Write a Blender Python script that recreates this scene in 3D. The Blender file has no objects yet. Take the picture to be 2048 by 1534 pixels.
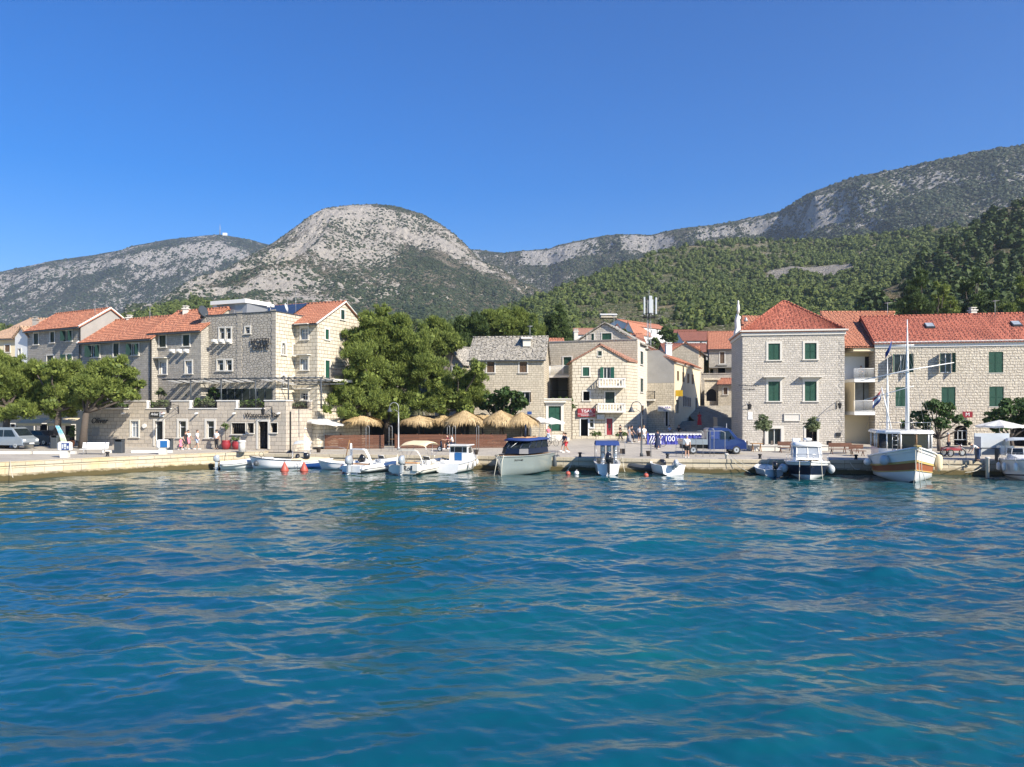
import bpy, bmesh, math, random
import numpy as np
from mathutils import Vector, Matrix

# ---------------------------------------------------------------- camera, light, exposure
S = bpy.context.scene
C = S.collection
F = 1540.0          # focal length in photo pixels (photo is 2048 wide)
CH = 5.0            # eye height above the sea
HY = 821.0          # horizon row in the photo
R = math.radians
cam = bpy.data.cameras.new('camera'); camo = bpy.data.objects.new('camera', cam); C.objects.link(camo)
camo.location = (0, 0, CH); camo.rotation_euler = (R(90), 0, 0)
cam.sensor_width = 36; cam.sensor_fit = 'HORIZONTAL'; cam.lens = 36*F/2048
cam.shift_y = (HY-767)/2048
cam.clip_start = 0.2; cam.clip_end = 20000
S.camera = camo
SUN_AZ, SUN_EL = 47, 35      # degrees to the right of straight behind the camera; height
w = bpy.data.worlds.new('World'); S.world = w; w.use_nodes = True
nt = w.node_tree; nt.nodes.clear()
so = nt.nodes.new('ShaderNodeOutputWorld'); sb = nt.nodes.new('ShaderNodeBackground'); sk = nt.nodes.new('ShaderNodeTexSky')
sk.sky_type = 'NISHITA'; sk.sun_disc = False; sk.sun_elevation = R(SUN_EL); sk.sun_rotation = R(180-SUN_AZ)
sk.air_density = 1.0; sk.dust_density = 0.1; sk.ozone_density = 4.5; sk.altitude = 0
sb.inputs[1].default_value = 0.096
hs = nt.nodes.new('ShaderNodeHueSaturation'); hs.inputs['Hue'].default_value = 0.513; hs.inputs['Saturation'].default_value = 1.45; hs.inputs['Value'].default_value = 1.0; nt.links.new(sk.outputs[0], hs.inputs['Color']); nt.links.new(hs.outputs[0], sb.inputs[0]); nt.links.new(sb.outputs[0], so.inputs[0])
sl = bpy.data.lights.new('sun', 'SUN'); sl.energy = 5.0; sl.angle = R(0.53); sl.color = (1.0, 0.92, 0.79)
slo = bpy.data.objects.new('sun', sl); C.objects.link(slo)
sd = Vector((math.sin(R(SUN_AZ))*math.cos(R(SUN_EL)), -math.cos(R(SUN_AZ))*math.cos(R(SUN_EL)), math.sin(R(SUN_EL))))
slo.rotation_euler = sd.to_track_quat('Z', 'Y').to_euler(); slo.location = (60, -40, 80)
S.view_settings.view_transform = 'Standard'; S.view_settings.look = 'None'
S.view_settings.exposure = 0.82; S.view_settings.gamma = 1
S.render.engine = 'CYCLES'
S.cycles.max_bounces = 6; S.cycles.diffuse_bounces = 2; S.cycles.glossy_bounces = 3; S.cycles.transmission_bounces = 4
S.cycles.transparent_max_bounces = 6; S.cycles.volume_bounces = 0

# ---------------------------------------------------------------- helpers
random.seed(7); RNG = np.random.default_rng(7)
def X(px, d): return (px-1024)*d/F
def Z(py, d): return CH-(py-HY)*d/F
def P(px, py, d): return Vector((X(px, d), d, Z(py, d)))
def tag(o, label=None, cat=None, group=None, kind=None):
    if label: o['label'] = label
    if cat: o['category'] = cat
    if group: o['group'] = group
    if kind: o['kind'] = kind
    return o
def thing(name, label, cat, loc=(0, 0, 0), rz=0, group=None):
    o = bpy.data.objects.new(name, None); C.objects.link(o); o.location = loc; o.rotation_euler = (0, 0, rz)
    o.empty_display_size = 0.3
    return tag(o, label, cat, group)

def copy_tree(o, parent=None):
    c = o.copy(); C.objects.link(c)
    if parent: c.parent = parent
    for ch in list(o.children): copy_tree(ch, c)
    return c

def np_mesh(name, V, faces_flat, sizes, mats, parent=None, midx=None, smooth=False, uv=None):
    """fast mesh from arrays; faces_flat: flat vertex ids, sizes: per-face counts"""
    me = bpy.data.meshes.new(name)
    V = np.asarray(V, dtype=np.float32); ff = np.asarray(faces_flat, dtype=np.int32); sz = np.asarray(sizes, dtype=np.int32)
    me.vertices.add(len(V)); me.vertices.foreach_set('co', V.ravel())
    me.loops.add(len(ff)); me.loops.foreach_set('vertex_index', ff)
    me.polygons.add(len(sz)); st = np.concatenate([[0], np.cumsum(sz)[:-1]]).astype(np.int32)
    me.polygons.foreach_set('loop_start', st); me.polygons.foreach_set('loop_total', sz)
    if midx is not None: me.polygons.foreach_set('material_index', np.asarray(midx, dtype=np.int32))
    me.polygons.foreach_set('use_smooth', np.full(len(sz), smooth))
    if uv is not None:
        l = me.uv_layers.new(name='UVMap'); l.data.foreach_set('uv', np.asarray(uv, dtype=np.float32).ravel())
    me.update(calc_edges=True); me.validate()
    for m in (mats if isinstance(mats, (list, tuple)) else [mats]): me.materials.append(m)
    o = bpy.data.objects.new(name, me); C.objects.link(o)
    if parent: o.parent = parent
    return o

class MB:
    """collects simple shapes into one mesh; UVs are metres on the surface"""
    def __init__(s): s.v = []; s.f = []; s.m = []; s.sm = []
    def add(s, vs, fs, m=0, sm=False):
        b = len(s.v); s.v += [Vector(p) for p in vs]
        for f in fs: s.f.append([i+b for i in f]); s.m.append(m); s.sm.append(sm)
        return s
    def box(s, x0, x1, y0, y1, z0, z1, m=0):
        vs = [(x, y, z) for z in (z0, z1) for x, y in ((x0, y0), (x1, y0), (x1, y1), (x0, y1))]
        return s.add(vs, [(0, 3, 2, 1), (4, 5, 6, 7), (0, 1, 5, 4), (1, 2, 6, 5), (2, 3, 7, 6), (3, 0, 4, 7)], m)
    def hexa(s, lo, hi, m=0, sm=False):      # two rings of points
        n = len(lo); vs = list(lo)+list(hi)
        fs = [tuple(range(n-1, -1, -1)), tuple(range(n, 2*n))]+[(i, (i+1) % n, n+(i+1) % n, n+i) for i in range(n)]
        return s.add(vs, fs, m, sm)
    def loft(s, rings, m=0, cap=True, sm=True, closed=True, ms=None):
        n = len(rings[0]); vs = [p for r in rings for p in r]; b = len(s.v); s.v += [Vector(p) for p in vs]
        for k in range(len(rings)-1):
            for i in range(n if closed else n-1):
                j = (i+1) % n
                s.f.append([b+k*n+i, b+k*n+j, b+(k+1)*n+j, b+(k+1)*n+i]); s.m.append(ms[i] if ms else m); s.sm.append(sm)
        if cap:
            s.f.append([b+i for i in range(n-1, -1, -1)]); s.m.append(m); s.sm.append(False)
            s.f.append([b+(len(rings)-1)*n+i for i in range(n)]); s.m.append(m); s.sm.append(False)
        return s
    def tube(s, pts, r, n=6, m=0, cap=True):
        pts = [Vector(p) for p in pts]; rr = r if isinstance(r, (list, tuple)) else [r]*len(pts); rings = []
        for i, p in enumerate(pts):
            d = (pts[min(i+1, len(pts)-1)]-pts[max(i-1, 0)]).normalized()
            a = d.cross(Vector((0, 0, 1)));
            if a.length < 0.05: a = d.cross(Vector((1, 0, 0)))
            a.normalize(); b = d.cross(a)
            rings.append([p+(a*math.cos(t)+b*math.sin(t))*rr[i] for t in [2*math.pi*k/n for k in range(n)]])
        return s.loft(rings, m, cap)
    def lathe(s, prof, c=(0, 0, 0), n=12, m=0, cap=True, sm=True):
        c = Vector(c)
        return s.loft([[c+Vector((r*math.cos(t), r*math.sin(t), z)) for t in [2*math.pi*k/n for k in range(n)]] for r, z in prof], m, cap, sm)
    def ell(s, c, r, n=10, m=0):
        c = Vector(c); k = max(4, n//2); rings = []
        for i in range(k+1):
            a = -math.pi/2+math.pi*i/k; rr = max(math.cos(a), 0.02)
            rings.append([c+Vector((r[0]*rr*math.cos(t), r[1]*rr*math.sin(t), r[2]*math.sin(a))) for t in [2*math.pi*q/n for q in range(n)]])
        return s.loft(rings, m)
    def rbox(s, c, sz, b=0.05, m=0):       # box with chamfered edges, centre c
        x, y, z = [q/2 for q in sz]; c = Vector(c); b = min(b, x*.9, y*.9, z*.9)
        def ring(xx, yy, zz): return [c+Vector(p) for p in ((-xx+b, -yy, zz), (xx-b, -yy, zz), (xx, -yy+b, zz), (xx, yy-b, zz), (xx-b, yy, zz), (-xx+b, yy, zz), (-xx, yy-b, zz), (-xx, -yy+b, zz))]
        q = b*.7
        return s.loft([ring(x-q, y-q, -z), ring(x, y, -z+q), ring(x, y, z-q), ring(x-q, y-q, z)], m, True, False)
    def prism(s, poly, y0, y1, m=0, inset=0):      # side outline (x,z) extruded along y
        n = len(poly); a = [(x, y0, z) for x, z in poly]; b = [(x, y1, z) for x, z in poly]
        return s.add(a+b, [tuple(range(n)), tuple(range(2*n-1, n-1, -1))]+[(i, n+i, n+(i+1) % n, (i+1) % n) for i in range(n)], m)
    def ring(s, c, r, t, axis='y', n=16, k=6, m=0):   # torus
        c = Vector(c); pts = []
        rings = []
        for i in range(n):
            a = 2*math.pi*i/n; u = Vector((math.cos(a), 0, math.sin(a))); 
            if axis == 'z': u = Vector((math.cos(a), math.sin(a), 0)); w_ = Vector((0, 0, 1))
            elif axis == 'x': u = Vector((0, math.cos(a), math.sin(a))); w_ = Vector((1, 0, 0))
            else: w_ = Vector((0, 1, 0))
            rings.append([c+u*(r+t*math.cos(b))+w_*t*math.sin(b) for b in [2*math.pi*j/k for j in range(k)]])
        rings.append(rings[0]); return s.loft(rings, m, False)
    def xf(s, M, start=0):
        for i in range(start, len(s.v)): s.v[i] = M @ s.v[i]
        return s
    def build(s, name, mats, parent=None, loc=None, rz=None):
        V = np.array([tuple(p) for p in s.v], dtype=np.float64).reshape(-1, 3)
        uv = []
        for f in s.f:
            a, b, c = V[f[0]], V[f[1]], V[f[2]]
            nrm = np.cross(b-a, c-b)
            if len(f) > 3: nrm = nrm+np.cross(c-b, V[f[3]]-c)
            L = np.linalg.norm(nrm); nrm = nrm/L if L > 1e-12 else np.array([0, 0, 1.])
            if abs(nrm[2]) > 0.96: t = np.array([1., 0, 0]); q = np.array([0, 1., 0])
            else:
                t = np.array([-nrm[1], nrm[0], 0]); t /= np.linalg.norm(t); q = np.cross(nrm, t)
            for i in f: uv.append((V[i] @ t, V[i] @ q))
        o = np_mesh(name, V, [i for f in s.f for i in f], [len(f) for f in s.f], mats, parent, s.m, False, uv)
        o.data.polygons.foreach_set('use_smooth', s.sm)
        if loc is not None: o.location = loc
        if rz is not None: o.rotation_euler[2] = rz
        return o

# ---------------------------------------------------------------- materials
MAT = {}
def newmat(name):
    m = bpy.data.materials.new(name); m.use_nodes = True; nt = m.node_tree
    return m, nt, nt.nodes['Principled BSDF']
def nd(nt, t, ins=None, **kw):
    n = nt.nodes.new('ShaderNode'+t)
    for k, v in kw.items(): setattr(n, k, v)
    for k, v in (ins or {}).items():
        if hasattr(v, 'is_output') or isinstance(v, bpy.types.NodeSocket): nt.links.new(v, n.inputs[k])
        else: n.inputs[k].default_value = v
    return n
def c4(c): return (c[0], c[1], c[2], 1)
def noise(nt, vec, scale, detail=4, rough=0.6, out=0): return nd(nt, 'TexNoise', {'Vector': vec, 'Scale': scale, 'Detail': detail, 'Roughness': rough}).outputs[out]
def ramp(nt, fac, stops):
    n = nt.nodes.new('ShaderNodeValToRGB'); nt.links.new(fac, n.inputs[0]); e = n.color_ramp.elements
    while len(e) < len(stops): e.new(0.5)
    for i, (p, c) in enumerate(stops): e[i].position = p; e[i].color = c4(c) if not isinstance(c, (int, float)) else (c, c, c, 1)
    return n.outputs[0]
def mix(nt, fac, a, b, mode='MIX'):
    n = nt.nodes.new('ShaderNodeMix'); n.data_type = 'RGBA'; n.blend_type = mode
    for s_, v in ((n.inputs[0], fac), (n.inputs[6], a), (n.inputs[7], b)):
        if isinstance(v, bpy.types.NodeSocket): nt.links.new(v, s_)
        elif isinstance(v, (int, float)): s_.default_value = v if s_ == n.inputs[0] else (v, v, v, 1)
        else: s_.default_value = c4(v)
    return n.outputs[2]
def bump(nt, bs, h, strength=0.5, dist=0.05):
    b = nd(nt, 'Bump', {'Strength': strength, 'Distance': dist, 'Height': h}); nt.links.new(b.outputs[0], bs.inputs['Normal'])
def coord(nt, which='UV'): return nt.nodes.new('ShaderNodeTexCoord').outputs[which]

def plain(name, col, rough=0.6, metal=0, var=0.12, scale=3, spec=0.5, coat=0):
    if name in MAT: return MAT[name]
    m, nt, b = newmat(name); v = coord(nt, 'Object')
    n1 = noise(nt, v, scale, 5)
    cc = mix(nt, n1, [c*(1-var) for c in col], [min(1, c*(1+var)) for c in col])
    nt.links.new(cc, b.inputs['Base Color']); b.inputs['Roughness'].default_value = rough; b.inputs['Metallic'].default_value = metal
    b.inputs['Specular IOR Level'].default_value = spec; b.inputs['Coat Weight'].default_value = coat
    MAT[name] = m; return m
def stone(name, c1, c2, mortar, bw=0.5, bh=0.25, msz=0.02, bst=0.6, rough_face=0.5, stain=0.35, warp=0.02, dist=0.05):
    """coursed masonry on metre UVs"""
    if name in MAT: return MAT[name]
    m, nt, b = newmat(name); uv = coord(nt)
    wn = noise(nt, uv, 2.3, 3, out=1)
    wv = nd(nt, 'VectorMath', {0: wn, 1: (0.5, 0.5, 0.5)}, operation='SUBTRACT').outputs[0]
    wv = nd(nt, 'VectorMath', {0: wv, 'Scale': warp*10*bh}, operation='SCALE').outputs[0]
    uvw = nd(nt, 'VectorMath', {0: uv, 1: wv}, operation='ADD').outputs[0]
    br = nd(nt, 'TexBrick', {'Vector': uvw, 'Color1': c4(c1), 'Color2': c4(c2), 'Mortar': c4(mortar), 'Scale': 1, 'Mortar Size': msz, 'Mortar Smooth': 0.4, 'Brick Width': bw, 'Row Height': bh}, offset=0.5, squash=0.72, squash_frequency=3)
    big = noise(nt, uv, 0.35, 5, 0.65); fine = noise(nt, uv, 9, 6, 0.7)
    cc = mix(nt, stain, br.outputs[0], mix(nt, big, (0.55, 0.53, 0.50), (1.15, 1.12, 1.05)), 'MULTIPLY')
    cc = mix(nt, 0.6, cc, mix(nt, fine, (0.62, 0.62, 0.62), (1.2, 1.2, 1.2)), 'MULTIPLY')
    streak = noise(nt, nd(nt, 'VectorMath', {0: uv, 1: (3.0, 0.35, 1)}, operation='MULTIPLY').outputs[0], 1.0, 5, 0.7)
    cc = mix(nt, ramp(nt, streak, [(0.55, 0.0), (0.75, 0.45)]), cc, [c*0.45 for c in c1])
    nt.links.new(cc, b.inputs['Base Color']); b.inputs['Roughness'].default_value = 0.9; b.inputs['Specular IOR Level'].default_value = 0.2
    h = nd(nt, 'Math', {0: br.outputs[1], 1: -1.0}, operation='MULTIPLY').outputs[0]
    h2 = nd(nt, 'Math', {0: noise(nt, uvw, 1.6/bh, 4, 0.6), 1: rough_face*1.6}, operation='MULTIPLY').outputs[0]
    h = nd(nt, 'Math', {0: h, 1: h2}, operation='ADD').outputs[0]
    bump(nt, b, h, bst, dist); MAT[name] = m; return m
def rubble(name, c1, c2, mortar, cell=0.28, bst=0.8):
    """irregular rubble masonry: stretched voronoi cells"""
    if name in MAT: return MAT[name]
    m, nt, b = newmat(name); uv = coord(nt)
    st = nd(nt, 'VectorMath', {0: uv, 1: (0.7, 1.25, 1)}, operation='MULTIPLY').outputs[0]
    v1 = nd(nt, 'TexVoronoi', {'Vector': st, 'Scale': 1/cell, 'Randomness': 0.8}, voronoi_dimensions='2D', feature='F1')
    v2 = nd(nt, 'TexVoronoi', {'Vector': st, 'Scale': 1/cell, 'Randomness': 0.8}, voronoi_dimensions='2D', feature='DISTANCE_TO_EDGE')
    g = nd(nt, 'SeparateColor', {0: v1.outputs['Color']}).outputs[0]
    cc = mix(nt, g, c1, c2); edge = ramp(nt, v2.outputs[0], [(0.02, 0.0), (0.12, 1.0)])
    cc = mix(nt, edge, mortar, cc)
    fine = noise(nt, uv, 8, 6, 0.7); big = noise(nt, uv, 0.4, 4, 0.6)
    cc = mix(nt, 0.6, cc, mix(nt, fine, (0.6, 0.6, 0.6), (1.2, 1.2, 1.2)), 'MULTIPLY'); cc = mix(nt, 0.4, cc, mix(nt, big, (0.6, 0.58, 0.55), (1.15, 1.12, 1.08)), 'MULTIPLY')
    nt.links.new(cc, b.inputs['Base Color']); b.inputs['Roughness'].default_value = 0.92; b.inputs['Specular IOR Level'].default_value = 0.2
    h = nd(nt, 'Math', {0: edge, 1: nd(nt, 'Math', {0: fine, 1: 0.8}, operation='MULTIPLY').outputs[0]}, operation='ADD').outputs[0]
    bump(nt, b, h, bst, 0.05); MAT[name] = m; return m
def tiles(name, c1, c2, dark, pw=0.24, ph=0.36):
    """roof tiles; colour varies tile by tile; courses bumped"""
    if name in MAT: return MAT[name]
    m, nt, b = newmat(name); uv = coord(nt)
    br = nd(nt, 'TexBrick', {'Vector': uv, 'Color1': c4(c1), 'Color2': c4(c2), 'Mortar': c4(dark), 'Scale': 1, 'Mortar Size': 0.018, 'Mortar Smooth': 0.6, 'Brick Width': pw, 'Row Height': ph}, offset=0.0)
    big = noise(nt, uv, 0.5, 5, 0.7); fine = noise(nt, uv, 6, 4, 0.7)
    cc = mix(nt, 0.55, br.outputs[0], mix(nt, big, (0.55, 0.52, 0.5), (1.25, 1.2, 1.15)), 'MULTIPLY')
    cc = mix(nt, ramp(nt, fine, [(0.52, 0.0), (0.75, 0.55)]), cc, (0.22, 0.15, 0.11))
    nt.links.new(cc, b.inputs['Base Color']); b.inputs['Roughness'].default_value = 0.85; b.inputs['Specular IOR Level'].default_value = 0.25
    wv = nd(nt, 'TexWave', {'Vector': uv, 'Scale': 0.3142/pw*1.0, 'Distortion': 0}, wave_type='BANDS', bands_direction='X')
    sx = nd(nt, 'SeparateXYZ', {0: uv}); fr = nd(nt, 'Math', {0: nd(nt, 'Math', {0: sx.outputs[1], 1: 1/ph}, operation='MULTIPLY').outputs[0]}, operation='FRACT').outputs[0]
    h = nd(nt, 'Math', {0: wv.outputs[1], 1: nd(nt, 'Math', {0: fr, 1: -0.6}, operation='MULTIPLY').outputs[0]}, operation='ADD').outputs[0]
    bump(nt, b, h, 0.7, 0.06); MAT[name] = m; return m
def leafmat(name, c1, c2, trans=0.25, c3=None):
    if name in MAT: return MAT[name]
    m, nt, b = newmat(name)
    g = nt.nodes.new('ShaderNodeNewGeometry').outputs['Random Per Island']
    v = coord(nt, 'Object'); n1 = noise(nt, v, 0.7, 3)
    f = nd(nt, 'Math', {0: nd(nt, 'Math', {0: g, 1: 0.55}, operation='MULTIPLY').outputs[0], 1: nd(nt, 'Math', {0: n1, 1: 0.45}, operation='MULTIPLY').outputs[0]}, operation='ADD').outputs[0]
    cc = ramp(nt, f, [(0.2, c1), (0.75, c2)]+([(0.95, c3)] if c3 else []))
    nt.links.new(cc, b.inputs['Base Color']); b.inputs['Roughness'].default_value = 0.6; b.inputs['Specular IOR Level'].default_value = 0.25
    t = nd(nt, 'BsdfTranslucent', {'Color': cc}); mx = nd(nt, 'MixShader', {0: trans}); nt.links.new(b.outputs[0], mx.inputs[1]); nt.links.new(t.outputs[0], mx.inputs[2])
    nt.links.new(mx.outputs[0], nt.nodes['Material Output'].inputs[0]); MAT[name] = m; return m
def glassmat(name, col=(0.02, 0.03, 0.035), rough=0.08):
    if name in MAT: return MAT[name]
    m, nt, b = newmat(name); v = coord(nt, 'Object'); n1 = noise(nt, v, 1.3, 3)
    nt.links.new(mix(nt, n1, [c*0.5 for c in col], [c*1.6 for c in col]), b.inputs['Base Color']); b.inputs['Roughness'].default_value = rough
    b.inputs['Specular IOR Level'].default_value = 0.45; MAT[name] = m; return m
def louvre(name, col):
    if name in MAT: return MAT[name]
    m, nt, b = newmat(name); uv = coord(nt)
    sx = nd(nt, 'SeparateXYZ', {0: uv}); fr = nd(nt, 'Math', {0: nd(nt, 'Math', {0: sx.outputs[1], 1: 14}, operation='MULTIPLY').outputs[0]}, operation='FRACT').outputs[0]
    n1 = noise(nt, uv, 3, 4)
    nt.links.new(mix(nt, n1, [c*0.8 for c in col], [c*1.25 for c in col]), b.inputs['Base Color']); b.inputs['Roughness'].default_value = 0.5
    bump(nt, b, fr, 0.8, 0.03); MAT[name] = m; return m
M = {}
M['hotel'] = stone('hotel_stone', (0.52, 0.47, 0.40), (0.42, 0.385, 0.33), (0.32, 0.29, 0.25), 0.62, 0.30, 0.018, 0.6)
M['terr'] = stone('terrace_stone', (0.58, 0.51, 0.42), (0.46, 0.415, 0.355), (0.25, 0.22, 0.19), 0.72, 0.36, 0.02, 0.5)
M['hrub'] = rubble('tower_rubble', (0.50, 0.46, 0.40), (0.38, 0.355, 0.31), (0.24, 0.22, 0.19), 0.30)
M['house'] = stone('house_stone', (0.50, 0.465, 0.41), (0.38, 0.355, 0.315), (0.30, 0.28, 0.245), 0.42, 0.20, 0.018, 0.8)
M['warm'] = stone('warm_stone', (0.66, 0.60, 0.49), (0.57, 0.52, 0.42), (0.17, 0.135, 0.095), 0.66, 0.35, 0.024, 0.5)
M['warm2'] = stone('old_stone', (0.62, 0.555, 0.44), (0.51, 0.455, 0.36), (0.24, 0.20, 0.15), 0.5, 0.24, 0.018, 0.7)
M['white'] = stone('white_stone', (0.66, 0.61, 0.54), (0.54, 0.50, 0.44), (0.42, 0.385, 0.335), 0.42, 0.21, 0.02, 1.0, 0.9, 0.25, 0.03)
M['rust'] = stone('rusticated_stone', (0.70, 0.63, 0.52), (0.62, 0.555, 0.46), (0.36, 0.31, 0.25), 0.66, 0.27, 0.022, 1.0, 1.0, 0.2, 0.02, 0.09)
M['quay'] = stone('quay_stone', (0.60, 0.53, 0.40), (0.50, 0.44, 0.33), (0.24, 0.20, 0.15), 1.3, 0.42, 0.018, 0.5, 0.6, 0.5)
M['trim'] = plain('trim_stone', (0.60, 0.57, 0.51), 0.85, var=0.15, scale=5)
M['trimw'] = plain('white_trim', (0.72, 0.70, 0.66), 0.8, var=0.1, scale=5)
M['tiles'] = tiles('orange_tiles', (0.52, 0.245, 0.155), (0.42, 0.165, 0.10), (0.25, 0.11, 0.075))
M['tilesr'] = tiles('red_tiles', (0.46, 0.165, 0.11), (0.35, 0.105, 0.07), (0.15, 0.05, 0.035))
M['tileso'] = tiles('old_orange_tiles', (0.44, 0.24, 0.17), (0.34, 0.18, 0.125), (0.22, 0.12, 0.09))
M['tilesp'] = tiles('faded_pale_tiles', (0.56, 0.40, 0.28), (0.46, 0.31, 0.21), (0.3, 0.2, 0.14)); M['tilesb'] = tiles('brown_tiles', (0.30, 0.12, 0.085), (0.22, 0.09, 0.065), (0.12, 0.05, 0.04))
M['slab'] = rubble('slab_roof_stone', (0.50, 0.465, 0.40), (0.34, 0.32, 0.28), (0.10, 0.095, 0.085), 0.35, 1.0)
M['plaster'] = plain('cream_plaster', (0.66, 0.56, 0.38), 0.9, var=0.1, scale=1.2)
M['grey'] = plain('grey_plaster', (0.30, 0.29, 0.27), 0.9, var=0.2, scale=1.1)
M['wplaster'] = plain('white_plaster', (0.72, 0.72, 0.70), 0.9, var=0.06, scale=1.2)
M['green'] = louvre('green_shutter', (0.012, 0.085, 0.055))
M['dgreen'] = louvre('dark_green_shutter', (0.012, 0.04, 0.035))
M['brown'] = louvre('brown_shutter', (0.14, 0.085, 0.05))
M['glass'] = glassmat('dark_glass', (0.012, 0.018, 0.022), 0.12)
M['curtain'] = glassmat('curtained_glass', (0.30, 0.33, 0.36), 0.2)
M['wframe'] = plain('white_frame', (0.75, 0.75, 0.73), 0.5, var=0.04)
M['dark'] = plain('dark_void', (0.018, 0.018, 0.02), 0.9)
M['iron'] = plain('black_iron', (0.03, 0.03, 0.032), 0.5, 0.4)
M['steel'] = plain('steel', (0.45, 0.46, 0.47), 0.35, 0.9)
M['galv'] = plain('galvanised', (0.35, 0.36, 0.37), 0.5, 0.5)
M['wood'] = None
def woodmat(name, col, gap=0.14):
    m, nt, b = newmat(name); uv = coord(nt)
    br = nd(nt, 'TexBrick', {'Vector': uv, 'Color1': c4(col), 'Color2': c4([c*0.6 for c in col]), 'Mortar': c4([c*0.15 for c in col]), 'Scale': 1, 'Mortar Size': 0.008, 'Brick Width': 2.4, 'Row Height': gap}, offset=0.37)
    g = noise(nt, nd(nt, 'VectorMath', {0: uv, 1: (1, 14, 1)}, operation='MULTIPLY').outputs[0], 2, 5, 0.7)
    cc = mix(nt, 0.7, br.outputs[0], mix(nt, g, (0.5, 0.5, 0.5), (1.3, 1.3, 1.3)), 'MULTIPLY')
    nt.links.new(cc, b.inputs['Base Color']); b.inputs['Roughness'].default_value = 0.55; return m
M['wood'] = woodmat('plank_wood', (0.20, 0.085, 0.045)); M['teak'] = woodmat('teak', (0.42, 0.26, 0.13), 0.05); M['lwood'] = woodmat('light_wood', (0.42, 0.22, 0.08), 0.2)
M['gel'] = plain('white_gelcoat', (0.80, 0.80, 0.78), 0.25, var=0.03, coat=0.3)
M['gelc'] = plain('cream_gelcoat', (0.74, 0.70, 0.60), 0.3, var=0.04, coat=0.3)
M['gelg'] = plain('grey_green_hull', (0.21, 0.245, 0.235), 0.22, var=0.05, coat=0.5)
M['navy'] = plain('navy_hull', (0.008, 0.015, 0.035), 0.45, var=0.1, spec=0.3)
M['blue'] = plain('blue_paint', (0.015, 0.06, 0.22), 0.4, var=0.08)
M['blued'] = plain('blue_door', (0.02, 0.12, 0.32), 0.4, var=0.06)
M['canvasb'] = plain('blue_canvas', (0.012, 0.04, 0.17), 0.8, var=0.1)
M['tubeg'] = plain('grey_tube', (0.45, 0.48, 0.50), 0.5, var=0.08)
M['tubew'] = plain('white_tube', (0.74, 0.74, 0.72), 0.45, var=0.05)
M['tubed'] = plain('dark_tube', (0.06, 0.07, 0.08), 0.5, var=0.1)
M['cream'] = plain('cream_canvas', (0.68, 0.56, 0.36), 0.85, var=0.08)
M['blackm'] = plain('black_cowl', (0.012, 0.012, 0.014), 0.25, var=0.1, coat=0.4)
M['silver'] = plain('silver_cowl', (0.42, 0.45, 0.47), 0.3, 0.3, var=0.06, coat=0.4)
M['rubber'] = plain('rubber', (0.02, 0.02, 0.02), 0.7)
M['orange'] = plain('orange_plastic', (0.42, 0.085, 0.055), 0.5, var=0.06)
M['redp'] = plain('red_paint', (0.26, 0.022, 0.03), 0.45, var=0.08)
M['tan'] = plain('tan_cushion', (0.55, 0.30, 0.14), 0.7, var=0.08)
M['rope'] = plain('pale_rope', (0.55, 0.52, 0.42), 0.9, var=0.1)
M['darkgrey'] = plain('dark_grey_metal', (0.05, 0.06, 0.07), 0.5, 0.1, var=0.08)
M['terracotta'] = plain('terracotta', (0.42, 0.17, 0.08), 0.8, var=0.12)
M['oxblood'] = plain('oxblood_stripe', (0.32, 0.10, 0.04), 0.45, var=0.1)
M['yellowp'] = plain('yellow_trim', (0.50, 0.36, 0.12), 0.5, var=0.1)
def cloth(name, col, trans=0.35):
    m, nt, b = newmat(name); v = coord(nt, 'Object'); cc = mix(nt, noise(nt, v, 2, 4), [c*0.9 for c in col], col)
    nt.links.new(cc, b.inputs['Base Color']); b.inputs['Roughness'].default_value = 0.9
    t = nd(nt, 'BsdfTranslucent', {'Color': cc}); mx = nd(nt, 'MixShader', {0: trans}); nt.links.new(b.outputs[0], mx.inputs[1]); nt.links.new(t.outputs[0], mx.inputs[2])
    nt.links.new(mx.outputs[0], nt.nodes['Material Output'].inputs[0]); return m
M['wcloth'] = cloth('white_canvas', (0.80, 0.80, 0.78)); M['pcloth'] = cloth('pergola_canvas', (0.85, 0.85, 0.83), 0.75); M['banner'] = cloth('violet_blue_banner', (0.06, 0.07, 0.36), 0.15)
M['straw'] = leafmat('straw', (0.34, 0.24, 0.12), (0.60, 0.45, 0.25), 0.1)
M['bark'] = plain('bark', (0.085, 0.068, 0.055), 0.95, var=0.35, scale=6)
M['pine'] = leafmat('pine_needles', (0.08, 0.12, 0.03), (0.24, 0.29, 0.065), 0.3, (0.38, 0.40, 0.14))
M['pined'] = leafmat('dark_pine_needles', (0.035, 0.06, 0.02), (0.095, 0.14, 0.035), 0.2, (0.15, 0.19, 0.06))
M['leaf'] = leafmat('broad_leaves', (0.03, 0.065, 0.02), (0.075, 0.13, 0.035), 0.3, (0.17, 0.22, 0.07))
M['olive'] = leafmat('olive_leaves', (0.10, 0.13, 0.06), (0.20, 0.24, 0.12), 0.3, (0.28, 0.30, 0.17))
M['shrub'] = leafmat('shrub_leaves', (0.06, 0.11, 0.03), (0.14, 0.20, 0.06), 0.3, (0.2, 0.22, 0.08))
def lettermat(name, col): return plain(name, col, 0.5, var=0.02)
M['lblack'] = lettermat('black_letters', (0.02, 0.02, 0.022)); M['lwhite'] = lettermat('white_letters', (0.8, 0.8, 0.8)); M['lblue'] = lettermat('blue_letters', (0.10, 0.08, 0.35)); M['lred'] = lettermat('red_letters', (0.5, 0.02, 0.03))
_font = {}
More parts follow.
